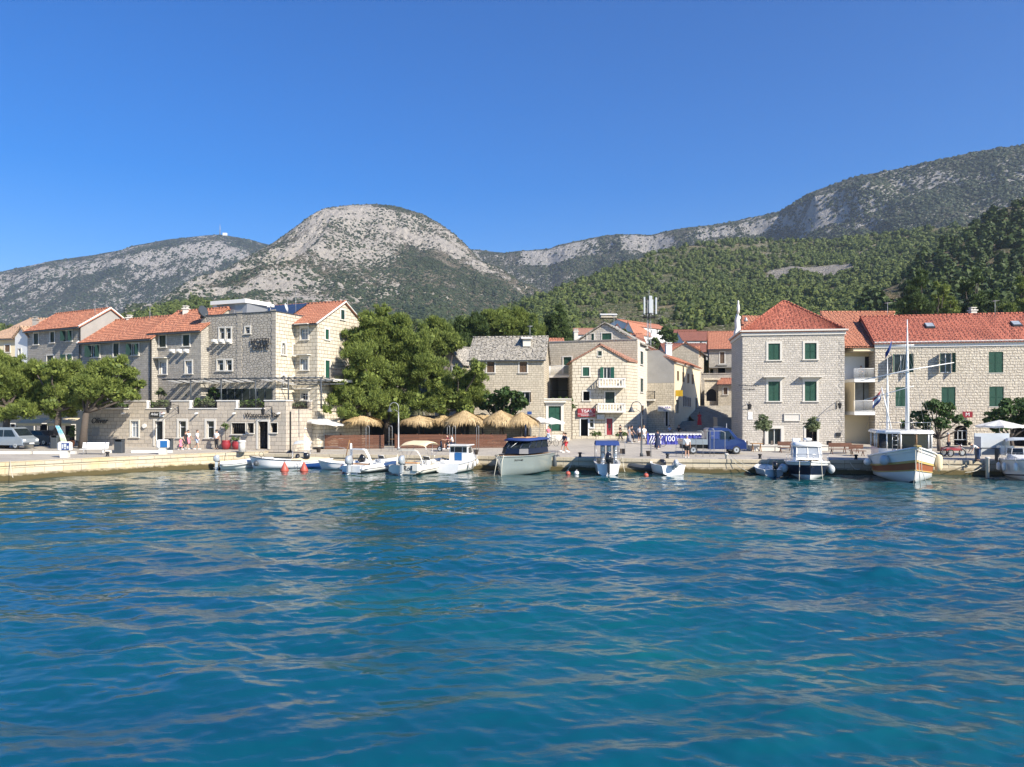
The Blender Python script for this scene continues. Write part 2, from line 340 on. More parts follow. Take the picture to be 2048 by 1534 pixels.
def text(s, size, M4, mat, parent, name='lettering', ext=0.01, align='CENTER', shear=0):
    cu = bpy.data.curves.new('t', 'FONT'); cu.body = s; cu.size = size; cu.extrude = ext; cu.align_x = align; cu.align_y = 'CENTER'; cu.shear = shear
    to = bpy.data.objects.new('t', cu); C.objects.link(to)
    dg = bpy.context.evaluated_depsgraph_get(); me = bpy.data.meshes.new_from_object(to.evaluated_get(dg)); me.name = name
    bpy.data.objects.remove(to); me.materials.clear(); me.materials.append(mat); me.transform(M4)
    o = bpy.data.objects.new(name, me); C.objects.link(o); o.parent = parent; return o
def facing(loc, n):   # matrix that puts text flat on a wall with outward normal n (2D)
    a = math.atan2(n[1], n[0])+math.pi/2
    return Matrix.Translation(loc) @ Matrix.Rotation(a, 4, 'Z') @ Matrix.Rotation(math.pi/2, 4, 'X')
# ---------------------------------------------------------------- numpy noise
_T = np.random.default_rng(3).random((256, 256))
def vnoise(x, y):
    xi = np.floor(x).astype(int); yi = np.floor(y).astype(int); fx = x-xi; fy = y-yi
    fx = fx*fx*(3-2*fx); fy = fy*fy*(3-2*fy); g = lambda a, b: _T[a & 255, b & 255]
    return (g(xi, yi)*(1-fx)+g(xi+1, yi)*fx)*(1-fy)+(g(xi, yi+1)*(1-fx)+g(xi+1, yi+1)*fx)*fy
def fbm(x, y, o=5, ridged=False):
    s = 0; a = 0.5; t = 0
    for i in range(o):
        n = vnoise(x+17.3*i, y+9.1*i)*2-1
        if ridged: n = 1-2*np.abs(n)
        s = s+a*n; t += a; a *= 0.5; x = x*2.03; y = y*2.03
    return s/t
def interp(tab, x):
    return np.interp(x, [t[0] for t in tab], [t[1] for t in tab])
# ---------------------------------------------------------------- quay line and ground height
EDGE = [(-900, 44), (-150, 51.5), (0, 55), (250, 62), (449, 68), (529, 69.5), (960, 66), (1300, 62), (1700, 60.5), (2048, 59.5), (2400, 58.5), (2900, 58)]
def edge(px): return interp(EDGE, px)
def G(px, d):
    px = np.asarray(px, dtype=float)
    q = np.where(px < 529.5, 1.32, 1.12); rate = interp([(0, .014), (500, .02), (600, .02), (1000, .027), (2048, .027)], px)
    return np.minimum(q+rate*np.maximum(d-edge(px), 0), 1.95)
def gd(px, py):          # distance of the ground point seen at a pixel
    d = 70.0
    for _ in range(30): d = (CH-float(G(px, d)))*F/(py-HY)
    return d
def gp(px, py, dz=0):
    d = gd(px, py); return Vector((X(px, d), d, float(G(px, d))+dz))
def gat(px, d, dz=0): return Vector((X(px, d), d, float(G(px, d))+dz))
def grid_faces(nr, nc):
    i = np.arange(nr-1)[:, None]*nc+np.arange(nc-1)[None, :]
    return np.stack([i, i+1, i+nc+1, i+nc], -1).reshape(-1)
# ---------------------------------------------------------------- sea
def sea():
    rows = [0.8, 2, 4, 6, 7.6, 8.8]; d = 9.6
    while d < 75: rows.append(d); d += 0.028*(d/10)**0.95
    while d < 9000: rows.append(d); d *= 1.25
    rows = np.array(rows); px = np.concatenate([[-6000, -3500, -2000, -1200], np.linspace(-700, 2750, 1050), [3300, 4200, 5500, 8000]])
    D, PX = np.meshgrid(rows, px, indexing='ij'); x = (PX-1024)*D/F; y = D
    r = np.random.default_rng(11); z = np.zeros_like(x)
    for k in range(64):
        lam = 0.28*(9.0/0.28)**(k/63.0)*r.uniform(.9, 1.1); th = R(84)+r.normal(0, 0.45)
        if k % 5 == 0: th = r.uniform(0, 2*math.pi)
        kk = 2*math.pi/lam; amp = 0.0050*lam**1.0*(1.0 if lam < 3.5 else (3.5/lam)**1.0)
        ph = r.uniform(0, 6.28); jit = 0.9*vnoise(x*0.13+k, y*0.13)*2
        s = np.sin(kk*(x*math.cos(th)+y*math.sin(th))+ph+jit)
        z += amp*(s-0.25*np.cos(2*(kk*(x*math.cos(th)+y*math.sin(th))+ph+jit)))
    patch = 0.55+0.75*vnoise(x*0.05+3, y*0.09+8)+0.35*(vnoise(x*0.22, y*0.3)-0.5)
    calm = np.clip(1.15-(y-20)/75, 0.45, 1.0)
    z = z*patch*calm*np.where(y > 76, 0, 1)
    z = z*1.0
    V = np.stack([x, y, z], -1).reshape(-1, 3); f = grid_faces(len(rows), len(px))
    m, nt, b = newmat('sea_water'); v = coord(nt, 'Object')
    n1 = noise(nt, nd(nt, 'VectorMath', {0: v, 1: (0.045, 0.09, 1)}, operation='MULTIPLY').outputs[0], 1, 5, 0.6)
    cc = ramp(nt, n1, [(0.3, (0.001, 0.042, 0.080)), (0.5, (0.001, 0.066, 0.098)), (0.72, (0.003, 0.098, 0.092))])
    sx = nd(nt, 'SeparateXYZ', {0: v}); shore = nd(nt, 'MapRange', {0: sx.outputs[1], 1: 30.0, 2: 62.0, 3: 0.0, 4: 1.0}).outputs[0]
    cc = mix(nt, shore, cc, (0.006, 0.050, 0.052))
    nt.links.new(cc, b.inputs['Base Color']); b.inputs['Roughness'].default_value = 0.02; b.inputs['IOR'].default_value = 1.50
    vs_ = nd(nt, 'VectorMath', {0: v, 1: (0.7, 1.9, 1)}, operation='MULTIPLY').outputs[0]; h = noise(nt, vs_, 6.5, 5, 0.68); h2 = noise(nt, vs_, 2.0, 3, 0.55)
    hh = nd(nt, 'Math', {0: h, 1: nd(nt, 'Math', {0: h2, 1: 1.4}, operation='MULTIPLY').outputs[0]}, operation='ADD').outputs[0]
    bump(nt, b, hh, 0.3, 0.014); ruf = noise(nt, nd(nt, 'VectorMath', {0: v, 1: (0.10, 0.22, 1)}, operation='MULTIPLY').outputs[0], 1, 4, 0.6)
    bn = [q for q in nt.nodes if q.bl_idname == 'ShaderNodeBump'][0]; nt.links.new(nd(nt, 'MapRange', {0: ruf, 1: 0.38, 2: 0.64, 3: 0.12, 4: 0.62}).outputs[0], bn.inputs['Strength'])
    tag(np_mesh('water', V, f, np.full(len(f)//4, 4), m, smooth=True), kind='structure')
sea()
def quays():
    m = M['quay']; nt = m.node_tree; b = nt.nodes['Principled BSDF']        # weed and wet stain just above the water line
    src = b.inputs['Base Color'].links[0].from_socket; g = nt.nodes.new('ShaderNodeNewGeometry'); sx = nd(nt, 'SeparateXYZ', {0: g.outputs['Position']})
    nz = noise(nt, g.outputs['Position'], 1.4, 5, 0.7); s = nd(nt, 'Math', {0: sx.outputs[2], 1: nd(nt, 'Math', {0: nz, 1: -0.55}, operation='MULTIPLY').outputs[0]}, operation='ADD').outputs[0]
    wet = ramp(nt, s, [(0.0, 1.0), (0.02, 1.0), (0.20, 0.0)]); yl = ramp(nt, noise(nt, g.outputs['Position'], 0.5, 4, 0.6), [(0.45, 0.0), (0.65, 0.5)]); yl = nd(nt, 'Math', {0: yl, 1: nd(nt, 'MapRange', {0: sx.outputs[0], 1: -30.0, 2: -20.0, 3: 1.0, 4: 0.1}).outputs[0]}, operation='MULTIPLY').outputs[0]
    c0 = mix(nt, yl, src, (0.52, 0.40, 0.17)); cc = mix(nt, wet, c0, (0.085, 0.068, 0.03)); nt.links.new(cc, b.inputs['Base Color'])
    def wall_run(name, pts, q):
        mb = MB(); n = len(pts)
        for k in range(n-1):
            a, c = Vector(pts[k]), Vector(pts[k+1]); t = (c-a).normalized(); nn = Vector((t.y, -t.x, 0))
            L = (c-a).length; o = lambda p, out, z: Vector((p.x, p.y, 0))+nn*out+Vector((0, 0, z))
            a = Vector((a.x, a.y, 0)); c = Vector((c.x, c.y, 0))
            for (o0, z0, o1, z1) in ((.34, -2.5, .30, .05), (.30, .05, .22, .32), (.22, .32, .06, .36), (.06, .36, .02, q-.30), (.10, q-.30, .10, q-.02), (.10, q-.02, .07, q)):
                mb.add([o(a, o0, z0), o(c, o0, z0), o(c, o1, z1), o(a, o1, z1)], [(0, 1, 2, 3)])
            mb.add([o(a, .02, q-.30), o(c, .02, q-.30), o(c, .10, q-.30), o(a, .10, q-.30)], [(0, 3, 2, 1)])
            mb.add([o(a, .07, q), o(c, .07, q), o(c, -.9, q+.006), o(a, -.9, q+.006)], [(0, 1, 2, 3)])
        return mb
    def pts(pa, pb):
        xs = sorted([p for p in [e[0] for e in EDGE] if pa < p < pb]+[pa, pb]); return [(X(p, float(edge(p))), float(edge(p)), 0) for p in xs]
    l = pts(-900, 529); mb = wall_run('quay', l, 1.32); e = Vector(l[-1]); mb.box(e.x-0.6, e.x+0.02, e.y+0.02, e.y+4, -2, 1.326)
    tag(mb.build('quay', [m]), kind='structure')
    tag(wall_run('quay', pts(529.0, 2900), 1.12).build('quay', [m]), kind='structure')
    # pavement sheet: quay floor, plaza and the ground below the whole town
    pxs = np.concatenate([np.linspace(-900, 529, 60), np.linspace(529.6, 2900, 95)]); rows = np.concatenate([np.linspace(0, 60, 46), [75, 100, 160, 300, 700, 1500, 4000]])
    V = np.zeros((len(rows), len(pxs), 3))
    for j, px in enumerate(pxs):
        d = float(edge(px))+rows; V[:, j, 0] = (px-1024)*d/F; V[:, j, 1] = d; V[:, j, 2] = G(px, d)
    m, nt, b = newmat('stone_pavement'); v = coord(nt, 'Object')
    br = nd(nt, 'TexBrick', {'Vector': v, 'Color1': c4((0.50, 0.46, 0.39)), 'Color2': c4((0.42, 0.385, 0.33)), 'Mortar': c4((0.28, 0.26, 0.22)), 'Scale': 1, 'Mortar Size': 0.012, 'Brick Width': 0.9, 'Row Height': 0.55})
    big = noise(nt, v, 0.3, 6, 0.65); cc = mix(nt, 0.7, br.outputs[0], mix(nt, big, (0.55, 0.54, 0.52), (1.15, 1.13, 1.1)), 'MULTIPLY')
    nt.links.new(cc, b.inputs['Base Color']); b.inputs['Roughness'].default_value = 0.75; bump(nt, b, noise(nt, v, 3, 5), 0.2, 0.03)
    f = grid_faces(len(rows), len(pxs)); tag(np_mesh('pavement', V.reshape(-1, 3), f, np.full(len(f)//4, 4), m), kind='structure')
    # low white kerb ledge along the promenade at the left
    mb = MB()
    for a, c in ((-200, 60), (66, 150), (205, 232), (262, 345)):
        A = gp(a, 908 if a < 200 else 906); B = gp(c, 908 if a < 200 else 905.5); t = (B-A).normalized(); n = Vector((t.y, -t.x, 0))*.35
        mb.hexa([A, B, B-n, A-n], [A+Vector((0, 0, .22)), B+Vector((0, 0, .22)), B-n+Vector((0, 0, .22)), A-n+Vector((0, 0, .22))])
    tag(mb.build('kerb_ledge', [M['trim']]), kind='structure')
quays()
# ---------------------------------------------------------------- far foliage templates
def ico(sub=1):
    bm = bmesh.new(); bmesh.ops.create_icosphere(bm, subdivisions=sub, radius=1)
    V = np.array([v.co[:] for v in bm.verts]); Fc = np.array([[v.index for v in f.verts] for f in bm.faces]); bm.free(); return V, Fc
def leaf_quads(P0, N0, size, rng, aspect=0.6):
    """two triangles per leaf at points P0, turned to N0 with jitter"""
    n = len(P0); N = N0+rng.normal(0, 0.55, (n, 3)); N /= np.linalg.norm(N, axis=1)[:, None]+1e-9
    a = np.cross(N, rng.normal(0, 1, (n, 3))); a /= np.linalg.norm(a, axis=1)[:, None]+1e-9; b = np.cross(N, a)
    s = size*rng.uniform(.55, 1.35, (n, 1)); V = np.stack([P0-a*s, P0+b*s*aspect, P0+a*s, P0-b*s*aspect], 1).reshape(-1, 3)
    i = np.arange(n)[:, None]*4; T = np.concatenate([i+[0, 1, 2], i+[0, 2, 3]], 1).reshape(-1, 3)
    return V, T
def far_tree(rng, nl=70, tall=1.0):
    V0, F0 = ico(1); V0 = V0*(0.62+0.25*rng.random((len(V0), 1)))*[1, 1, tall]
    d = rng.normal(0, 1, (nl, 3)); d /= np.linalg.norm(d, axis=1)[:, None]; lump = 0.72+0.28*np.sin(d[:, :1]*4+rng.uniform(0, 6))*np.cos(d[:, 1:2]*5+rng.uniform(0, 6))
    Pq = d*lump*rng.uniform(.85, 1.12, (nl, 1))*[1, 1, tall]; V1, F1 = leaf_quads(Pq, d+[0, 0, .3], 0.24, rng, .8)
    return np.concatenate([V0, V1]), np.concatenate([F0, F1+len(V0)])
def scatter(name, pos, size, temps, mat, rng, label, cat='trees'):
    Vs, Fs, b = [], [], 0; which = rng.integers(0, len(temps), len(pos))
    for k, (TV, TF) in enumerate(temps):
        p = pos[which == k]; s = size[which == k]
        if not len(p): continue
        a = rng.uniform(0, 6.28, len(p)); ca, sa = np.cos(a)[:, None], np.sin(a)[:, None]
        x = TV[None, :, 0]*ca-TV[None, :, 1]*sa; y = TV[None, :, 0]*sa+TV[None, :, 1]*ca; z = np.repeat(TV[None, :, 2], len(p), 0)
        V = np.stack([x, y, z], -1)*s[:, None, None]+p[:, None, :]; n = len(TV)
        Fq = TF[None]+(np.arange(len(p))*n)[:, None, None]+b; b += n*len(p); Vs.append(V.reshape(-1, 3)); Fs.append(Fq.reshape(-1, 3))
    V = np.concatenate(Vs); Fc = np.concatenate(Fs)
    return tag(np_mesh(name, V, Fc.ravel(), np.full(len(Fc), 3), mat), label, cat, kind='stuff')
# ---------------------------------------------------------------- hills
def hillmat(name, rockc, soil, veg, vs=0.02, thr=0.5):
    m, nt, b = newmat(name); v = coord(nt, 'Object'); at = nd(nt, 'Attribute', attribute_name='rock').outputs['Fac']
    n1 = noise(nt, v, vs, 7, 0.7); vv = nd(nt, 'VectorMath', {0: v, 1: (1.5, 1.0, 0.4)}, operation='MULTIPLY').outputs[0]; n2 = noise(nt, vv, vs*6, 6, 0.75); n3 = noise(nt, vv, vs*25, 5, 0.75)
    rk = mix(nt, n2, [c*0.38 for c in rockc], [min(1, c*1.25) for c in rockc]); rk = mix(nt, 0.5, rk, mix(nt, n3, (0.3, 0.3, 0.3), (1.5, 1.5, 1.5)), 'MULTIPLY')
    so_ = mix(nt, n3, [c*0.7 for c in soil], soil); gr = mix(nt, n2, [c*0.6 for c in veg], [c*1.35 for c in veg])
    lo = mix(nt, ramp(nt, nd(nt, 'Math', {0: nd(nt, 'Math', {0: n1, 1: 0.5}, operation='MULTIPLY').outputs[0], 1: nd(nt, 'Math', {0: n3, 1: 0.5}, operation='MULTIPLY').outputs[0]}, operation='ADD').outputs[0], [(thr-.05, 1.0), (thr+.05, 0.0)]), so_, gr)
    f = nd(nt, 'Math', {0: at, 1: nd(nt, 'Math', {0: nd(nt, 'Math', {0: nd(nt, 'Math', {0: n2, 1: nd(nt, 'Math', {0: n3, 1: 0.8}, operation='MULTIPLY').outputs[0]}, operation='ADD').outputs[0], 1: -0.9}, operation='ADD').outputs[0], 1: 1.5}, operation='MULTIPLY').outputs[0]}, operation='ADD').outputs[0]
    cc = mix(nt, ramp(nt, f, [(0.42, 0.0), (0.50, 1.0)]), lo, rk)
    nt.links.new(cc, b.inputs['Base Color']); b.inputs['Roughness'].default_value = 0.95; b.inputs['Specular IOR Level'].default_value = 0.1
    bump(nt, b, nd(nt, 'Math', {0: n2, 1: nd(nt, 'Math', {0: n3, 1: 0.3}, operation='MULTIPLY').outputs[0]}, operation='ADD').outputs[0], 1.0, 0.22/vs)
    return m
def hill(name, sky, foot, px0, px1, nx, nt_, gfun, amp, scl, mat, rockfun, label=None, crest=0.3, ridged=0.5, seed=0):
    """sky, foot: tables px -> (row, distance); the surface climbs from foot to skyline and falls away behind"""
    px = np.linspace(px0, px1, nx); t = np.concatenate([[-.03], np.linspace(0, 1, nt_), [1.02, 1.06, 1.15, 1.35]])
    ys = np.interp(px, [s[0] for s in sky], [s[1] for s in sky]); ds = np.interp(px, [s[0] for s in sky], [s[2] for s in sky])
    yf = np.interp(px, [s[0] for s in foot], [s[1] for s in foot]); df = np.interp(px, [s[0] for s in foot], [s[2] for s in foot])
    T, PX = np.meshgrid(t, px, indexing='ij'); D = np.where(T < 0, df-1, df+(ds-df)*np.minimum(T, 1.35)); g = gfun(np.clip(T, 0, 1), PX)
    PY = yf+(ys-yf)*g; x = (PX-1024)*D/F; Zz = CH-(PY-HY)*D/F
    zc = CH-(ys-HY)*ds/F; over = np.maximum(T-1, 0); Zz = np.where(T > 1, zc-over*zc*1.2, Zz); Zz = np.where(T < 0, 0.5, Zz)
    env = np.clip(T*4, 0, 1)*(crest+(1-crest)*np.clip((1-T)/0.14, 0, 1)**1.0)
    n = (1-ridged)*fbm(x/scl+seed, D/scl*0.7, 6)+ridged*fbm(x/scl*1.3+seed+5, D/scl*0.5+3, 6, True)
    Zz = Zz+amp*env*n; Zz += crest*amp*0.16*fbm(x/scl*9+4, D/scl*9, 3)*np.clip(T*4, 0, 1)
    gz, _ = np.gradient(Zz); gd_, _ = np.gradient(D); slope = gz/np.maximum(gd_, 1e-3)
    rock = rockfun(T, PX, x, D, slope)
    V = np.stack([x, D, Zz], -1).reshape(-1, 3); f = grid_faces(*T.shape)
    o = np_mesh(name, V, f, np.full(len(f)//4, 4), mat, smooth=True); tag(o, label, kind='structure')
    a = o.data.attributes.new('rock', 'FLOAT', 'POINT'); a.data.foreach_set('value', rock.astype(np.float32).ravel())
    return V.reshape(T.shape+(3,)), rock, T, PX
def pick(H, n, rng, dens, tmin=0.02, tmax=1.0):
    V, rock, T, PX = H; ok = np.zeros(T.shape, bool); ok[:-4] = True
    y = CH-V[..., 2]; PY = HY+y*F/V[..., 1]
    # weight by how much picture each cell covers so that the cover looks even
    wgt = np.abs(np.gradient(PY, axis=0))+0.15; wgt = wgt*dens*ok*(T > tmin)*(T < tmax); wgt = np.maximum(wgt, 0).ravel(); wgt /= wgt.sum()
    idx = rng.choice(len(wgt), n, p=wgt); pos = V.reshape(-1, 3)[idx].copy()
    sp = (V[1, 1]-V[0, 0]); nx = V.shape[1]; i2 = np.minimum(idx+1, len(wgt)-1); i3 = np.minimum(idx+nx, len(wgt)-1); VV = V.reshape(-1, 3)
    pos += (VV[i2]-pos)*rng.uniform(-.5, .5, (n, 1))*((idx+1) % nx != 0)[:, None]+(VV[i3]-pos)*rng.uniform(0, 1, (n, 1))
    return pos
rng = np.random.default_rng(5)
SHR = [(V*(0.75+0.5*np.random.default_rng(k).random((len(V), 1)))*[1, 1, .75], Fc) for k in range(4) for V, Fc in [ico(1)]]
FT = [far_tree(np.random.default_rng(20+k), 70, 0.85+0.1*k) for k in range(6)]
# far left ridge
mfar = hillmat('far_ridge_ground', (0.66, 0.62, 0.57), (0.16, 0.16, 0.12), (0.028, 0.045, 0.03), 0.006, 0.53)
sk1 = [(-600, 590, 2500), (-200, 562, 2500), (0, 545, 2500), (50, 533, 2500), (100, 523, 2500), (190, 510, 2500), (240, 500, 2500), (270, 490, 2500), (330, 480, 2500), (400, 472, 2500), (440, 469, 2500), (500, 480, 2500), (540, 490, 2500), (620, 510, 2500), (900, 560, 2500)]
def g1(T, PX): return np.interp(T, [0, .5, .8, .88, 1], [0, .42, .78, .93, 1])
def r1(T, PX, x, y, s): return 0.27+0.22*fbm(x/160, y/260, 5)+0.22*fbm(PX/80, T*22, 4)+np.where(T > .84, .20, 0)+np.clip((s-0.55)*0.5, -.2, .4)
H1 = hill('far_ridge', sk1, [(-600, 800, 900), (900, 800, 900)], -600, 900, 420, 170, g1, 55, 330, mfar, r1, crest=0.12, seed=2)
pos = pick(H1, 30000, rng, np.clip(0.9-1.3*H1[1]+0.6*fbm(H1[0][..., 0]/90, H1[0][..., 1]/90, 3), 0.02, 1))
mshf = leafmat('far_scrub_leaves', (0.022, 0.036, 0.022), (0.045, 0.065, 0.032), 0.0)
scatter('scrub', pos, rng.uniform(2, 4.8, len(pos)), SHR, mshf, rng, 'dark green scrub dotting the far ridge', 'scrub')
# central rocky hill
mc = hillmat('rocky_hill_ground', (0.78, 0.71, 0.61), (0.34, 0.29, 0.21), (0.04, 0.055, 0.03), 0.012, 0.50)
sk2 = [(250, 640, 1050), (330, 600, 1100), (380, 580, 1150), (430, 552, 1200), (480, 522, 1280), (540, 490, 1360), (580, 462, 1420), (620, 434, 1450), (650, 419, 1470), (700, 411, 1480), (750, 408, 1500), (800, 413, 1500), (850, 431, 1480), (890, 455, 1450), (920, 480, 1420), (945, 506, 1400), (960, 522, 1380), (1000, 543, 1350), (1040, 566, 1300), (1080, 582, 1250), (1130, 610, 1150), (1200, 650, 1000)]
def g2(T, PX):
    a = np.interp(T, [0, .45, .80, .83, .90, .93, 1], [0, .44, .79, .85, .92, .965, 1]); b = np.interp(T, [0, .5, 1], [0, .5, 1])
    k = np.clip((PX-560)/80, 0, 1)*np.clip((1000-PX)/60, 0, 1); return a*k+b*(1-k)
def r2(T, PX, x, y, s):
    k = np.clip((PX-560)/80, 0, 1)*np.clip((990-PX)/60, 0, 1)
    green_top = np.clip((PX-740)/30, 0, 1)*np.clip((900-PX)/30, 0, 1)*(T > .955)*.7
    low = np.clip((0.36-T)*2.5, 0, .6)+np.clip((PX-790)/200, 0, .16)*(T < .78)
    left = np.clip((800-PX)/120, 0, 1)*.16
    return 0.38+left+0.26*fbm(x/70, y/120, 5)+0.30*fbm(PX/90+T*6, T*26, 4)+k*np.where((T > .82) & (T < .95), .17, 0)+np.clip((s-0.6)*0.35, -.15, .3)-low-green_top
H2 = hill('rocky_hill', sk2, [(250, 690, 560), (700, 690, 560), (1200, 700, 560)], 250, 1200, 620, 260, g2, 42, 150, mc, r2, crest=0.07, ridged=0.65, seed=9)
x_, y_ = H2[0][..., 0], H2[0][..., 1]
pos = pick(H2, 26000, rng, np.clip(0.95-1.2*H2[1]+0.8*fbm(x_/60, y_/60, 3), 0.03, 1.2))
msh = leafmat('scrub_leaves', (0.020, 0.032, 0.016), (0.048, 0.066, 0.028), 0.0)
scatter('scrub', pos, rng.uniform(1.0, 2.8, len(pos)), SHR, msh, rng, 'dark scrub dotting the rocky domed hill', 'scrub')
# right ridge with cliffs
sk3 = [(860, 520, 2100), (940, 500, 2100), (960, 502, 2100), (1010, 508, 2050), (1050, 503, 2000), (1100, 497, 1950), (1130, 487, 1900), (1200, 473, 1850), (1240, 467, 1800), (1300, 469, 1750), (1350, 460, 1700), (1430, 452, 1650), (1500, 440, 1600), (1560, 425, 1550), (1590, 405, 1500), (1620, 386, 1480), (1660, 372, 1450), (1720, 352, 1400), (1800, 337, 1350), (1850, 327, 1320), (1900, 317, 1300), (1950, 308, 1280), (2000, 298, 1250), (2048, 293, 1230), (2200, 275, 1200), (2600, 240, 1150)]
def g3(T, PX):
    a = np.interp(T, [0, .55, .90, .935, 1], [0, .47, .86, .95, 1]); b = np.interp(T, [0, .5, .80, .86, 1], [0, .42, .76, .94, 1]); c = T
    k = np.clip((PX-1590)/40, 0, 1)*np.clip((1790-PX)/50, 0, 1); k2 = np.clip((PX-1600)/100, 0, 1)
    return b*k+(1-k)*(a*(1-k2)+c*k2)
def r3(T, PX, x, y, s):
    k = np.clip((PX-1590)/40, 0, 1)*np.clip((1790-PX)/50, 0, 1)
    return 0.26+0.24*fbm(x/75, y/130, 5)+0.24*fbm(PX/90, T*24, 4)+np.where((T > .90) & (T < .985) & (PX < 1580), .26, 0)*np.clip(.8+3.2*fbm(x/45, y/500, 3), -.4, 1.3)+k*np.where((T > .80) & (T < .88), .34, 0)*np.clip(.7+2.5*fbm(x/30, y/400, 3), 0, 1.2)+np.clip((s-0.7)*.3, -.12, .25)
H3 = hill('cliff_ridge', sk3, [(860, 760, 900), (1500, 740, 800), (2600, 740, 600)], 860, 2600, 760, 230, g3, 48, 230, hillmat('cliff_ridge_ground', (0.66, 0.62, 0.56), (0.19, 0.18, 0.13), (0.028, 0.045, 0.024), 0.010, 0.50), r3, crest=0.15, ridged=0.6, seed=31)
x_, y_ = H3[0][..., 0], H3[0][..., 1]
pos = pick(H3, 42000, rng, np.clip(0.95-1.2*H3[1]+0.7*fbm(x_/70, y_/70, 3), 0.05, 1.2), 0.25)
scatter('scrub', pos, rng.uniform(1.6, 3.8, len(pos)), SHR, msh, rng, 'dark scrub and low trees covering the long cliff ridge', 'scrub')
# wooded slope in the middle
sk4 = [(960, 640, 520), (1040, 604, 540), (1100, 583, 560), (1150, 563, 600), (1200, 543, 640), (1260, 522, 680), (1330, 502, 720), (1400, 489, 750), (1470, 481, 780), (1560, 483, 760), (1650, 482, 740), (1720, 474, 700), (1800, 465, 660), (1900, 455, 620), (2048, 450, 600), (2500, 430, 560)]
def g4(T, PX): return np.interp(T, [0, .3, .6, .8, 1], [0, .34, .62, .82, 1])
def r4(T, PX, x, y, s):
    out = np.clip((PX-1500)/30, 0, 1)*np.clip((1740-PX)/60, 0, 1)*np.exp(-((T-.68-.07*fbm(x/22, y/22, 3))/.026)**2)*np.clip(1.1+1.5*fbm(x/12, y/30, 3), 0, 1.3)
    return 0.28+0.12*fbm(x/30, y/50, 4)+0.6*out
mw = hillmat('wooded_slope_ground', (0.50, 0.46, 0.40), (0.40, 0.33, 0.20), (0.11, 0.13, 0.05), 0.03, 0.53)
H4 = hill('wooded_slope', sk4, [(960, 760, 128), (1150, 740, 128), (1480, 720, 128), (1700, 700, 128), (2500, 700, 120)], 960, 2500, 620, 240, g4, 9, 70, mw, r4, crest=0.3, ridged=0.3, seed=51)
x_, y_ = H4[0][..., 0], H4[0][..., 1]; T4, PX4 = H4[2], H4[3]; PY4 = HY-(H4[0][..., 2]-CH)*F/y_
field = np.exp(-(((PX4-1265)/150)**2)**2)*np.exp(-(((PY4-640)/50)**2)**2); outc = (H4[1] > .55)
dens = np.clip(1-0.992*field, 0, 1)*np.where(outc, 0.02, 1)*np.clip(0.75+0.9*fbm(x_/28, y_/28, 3), 0.15, 1.3)
mfo = leafmat('wood_leaves', (0.045, 0.070, 0.018), (0.125, 0.155, 0.036), 0.1, (0.19, 0.21, 0.065))
pos = pick(H4, 12500, rng, dens, 0.22); sz = (1.1+1.7*rng.random(len(pos))**1.4)*np.interp(pos[:, 1], [150, 700], [.9, 1.25]); pos[:, 2] += sz*.45
scatter('wood', pos, sz, FT, mfo, rng, 'green pine wood covering the slope behind the town', 'wood')
dens = np.clip(field*1.2+0.05, 0, 1)*np.clip(0.4+2.2*fbm(x_/16, y_/7, 3), 0.02, 1.3); pos = pick(H4, 900, rng, dens, 0.15); sz = 0.5+1.1*rng.random(len(pos))
scatter('scrub', pos, sz, FT[:3], leafmat('field_scrub_leaves', (0.07, 0.09, 0.035), (0.15, 0.17, 0.07), 0.1), rng, 'low bushes on the dry terraced field above the houses', 'scrub')
# dark wooded shoulder at the right
sk5 = [(1680, 640, 240), (1740, 600, 270), (1790, 570, 300), (1850, 520, 330), (1900, 482, 350), (1950, 448, 370), (2000, 420, 380), (2048, 404, 390), (2200, 360, 400), (2600, 320, 420)]
H5 = hill('pine_shoulder', sk5, [(1680, 720, 130), (2600, 720, 125)], 1680, 2600, 300, 120, lambda T, PX: T, 5, 40, hillmat('shoulder_ground', (0.40, 0.36, 0.30), (0.30, 0.23, 0.14), (0.05, 0.07, 0.03), 0.05, 0.5), lambda T, PX, x, y, s: 0.3+0.1*fbm(x/20, y/20, 3), crest=0.3, seed=77)
x_, y_ = H5[0][..., 0], H5[0][..., 1]
clear = .45*np.exp(-(((H5[3]-2015)/45)**2)**2)*np.exp(-(((HY-(H5[0][..., 2]-CH)*F/y_-538)/14)**2)**2)
FT2 = [far_tree(np.random.default_rng(60+k), 190, 1.1+.1*k) for k in range(5)]
pos = pick(H5, 1100, rng, 1.02-clear, 0.05); sz = 1.7+1.7*rng.random(len(pos)); pos[:, 2] += sz*.5
scatter('wood', pos, sz, FT2, leafmat('shoulder_leaves', (0.024, 0.044, 0.012), (0.068, 0.100, 0.022), 0.1, (0.11, 0.14, 0.04)), rng, 'dark pine wood on the steep shoulder at the right', 'wood')
# low wooded foot of the hills behind the left houses
sk6 = [(-500, 655, 420), (0, 652, 430), (150, 655, 430), (230, 638, 460), (300, 618, 480), (380, 602, 500), (450, 604, 480), (520, 616, 460), (620, 636, 430), (720, 640, 400), (850, 650, 380), (1000, 640, 380), (1100, 650, 360)]
H6 = hill('lower_slope', sk6, [(-500, 760, 125), (1100, 760, 125)], -500, 1100, 380, 90, lambda T, PX: T, 5, 60, hillmat('lower_slope_ground', (0.45, 0.42, 0.36), (0.30, 0.26, 0.17), (0.07, 0.09, 0.04), 0.03, 0.5), lambda T, PX, x, y, s: 0.30+0.16*fbm(x/30, y/30, 4), crest=0.3, seed=13)
x_, y_ = H6[0][..., 0], H6[0][..., 1]
pos = pick(H6, 3600, rng, np.clip(0.8+1.2*fbm(x_/30, y_/30, 3), 0.05, 1.2), 0.12); sz = 1.6+1.7*rng.random(len(pos)); pos[:, 2] += sz*.4
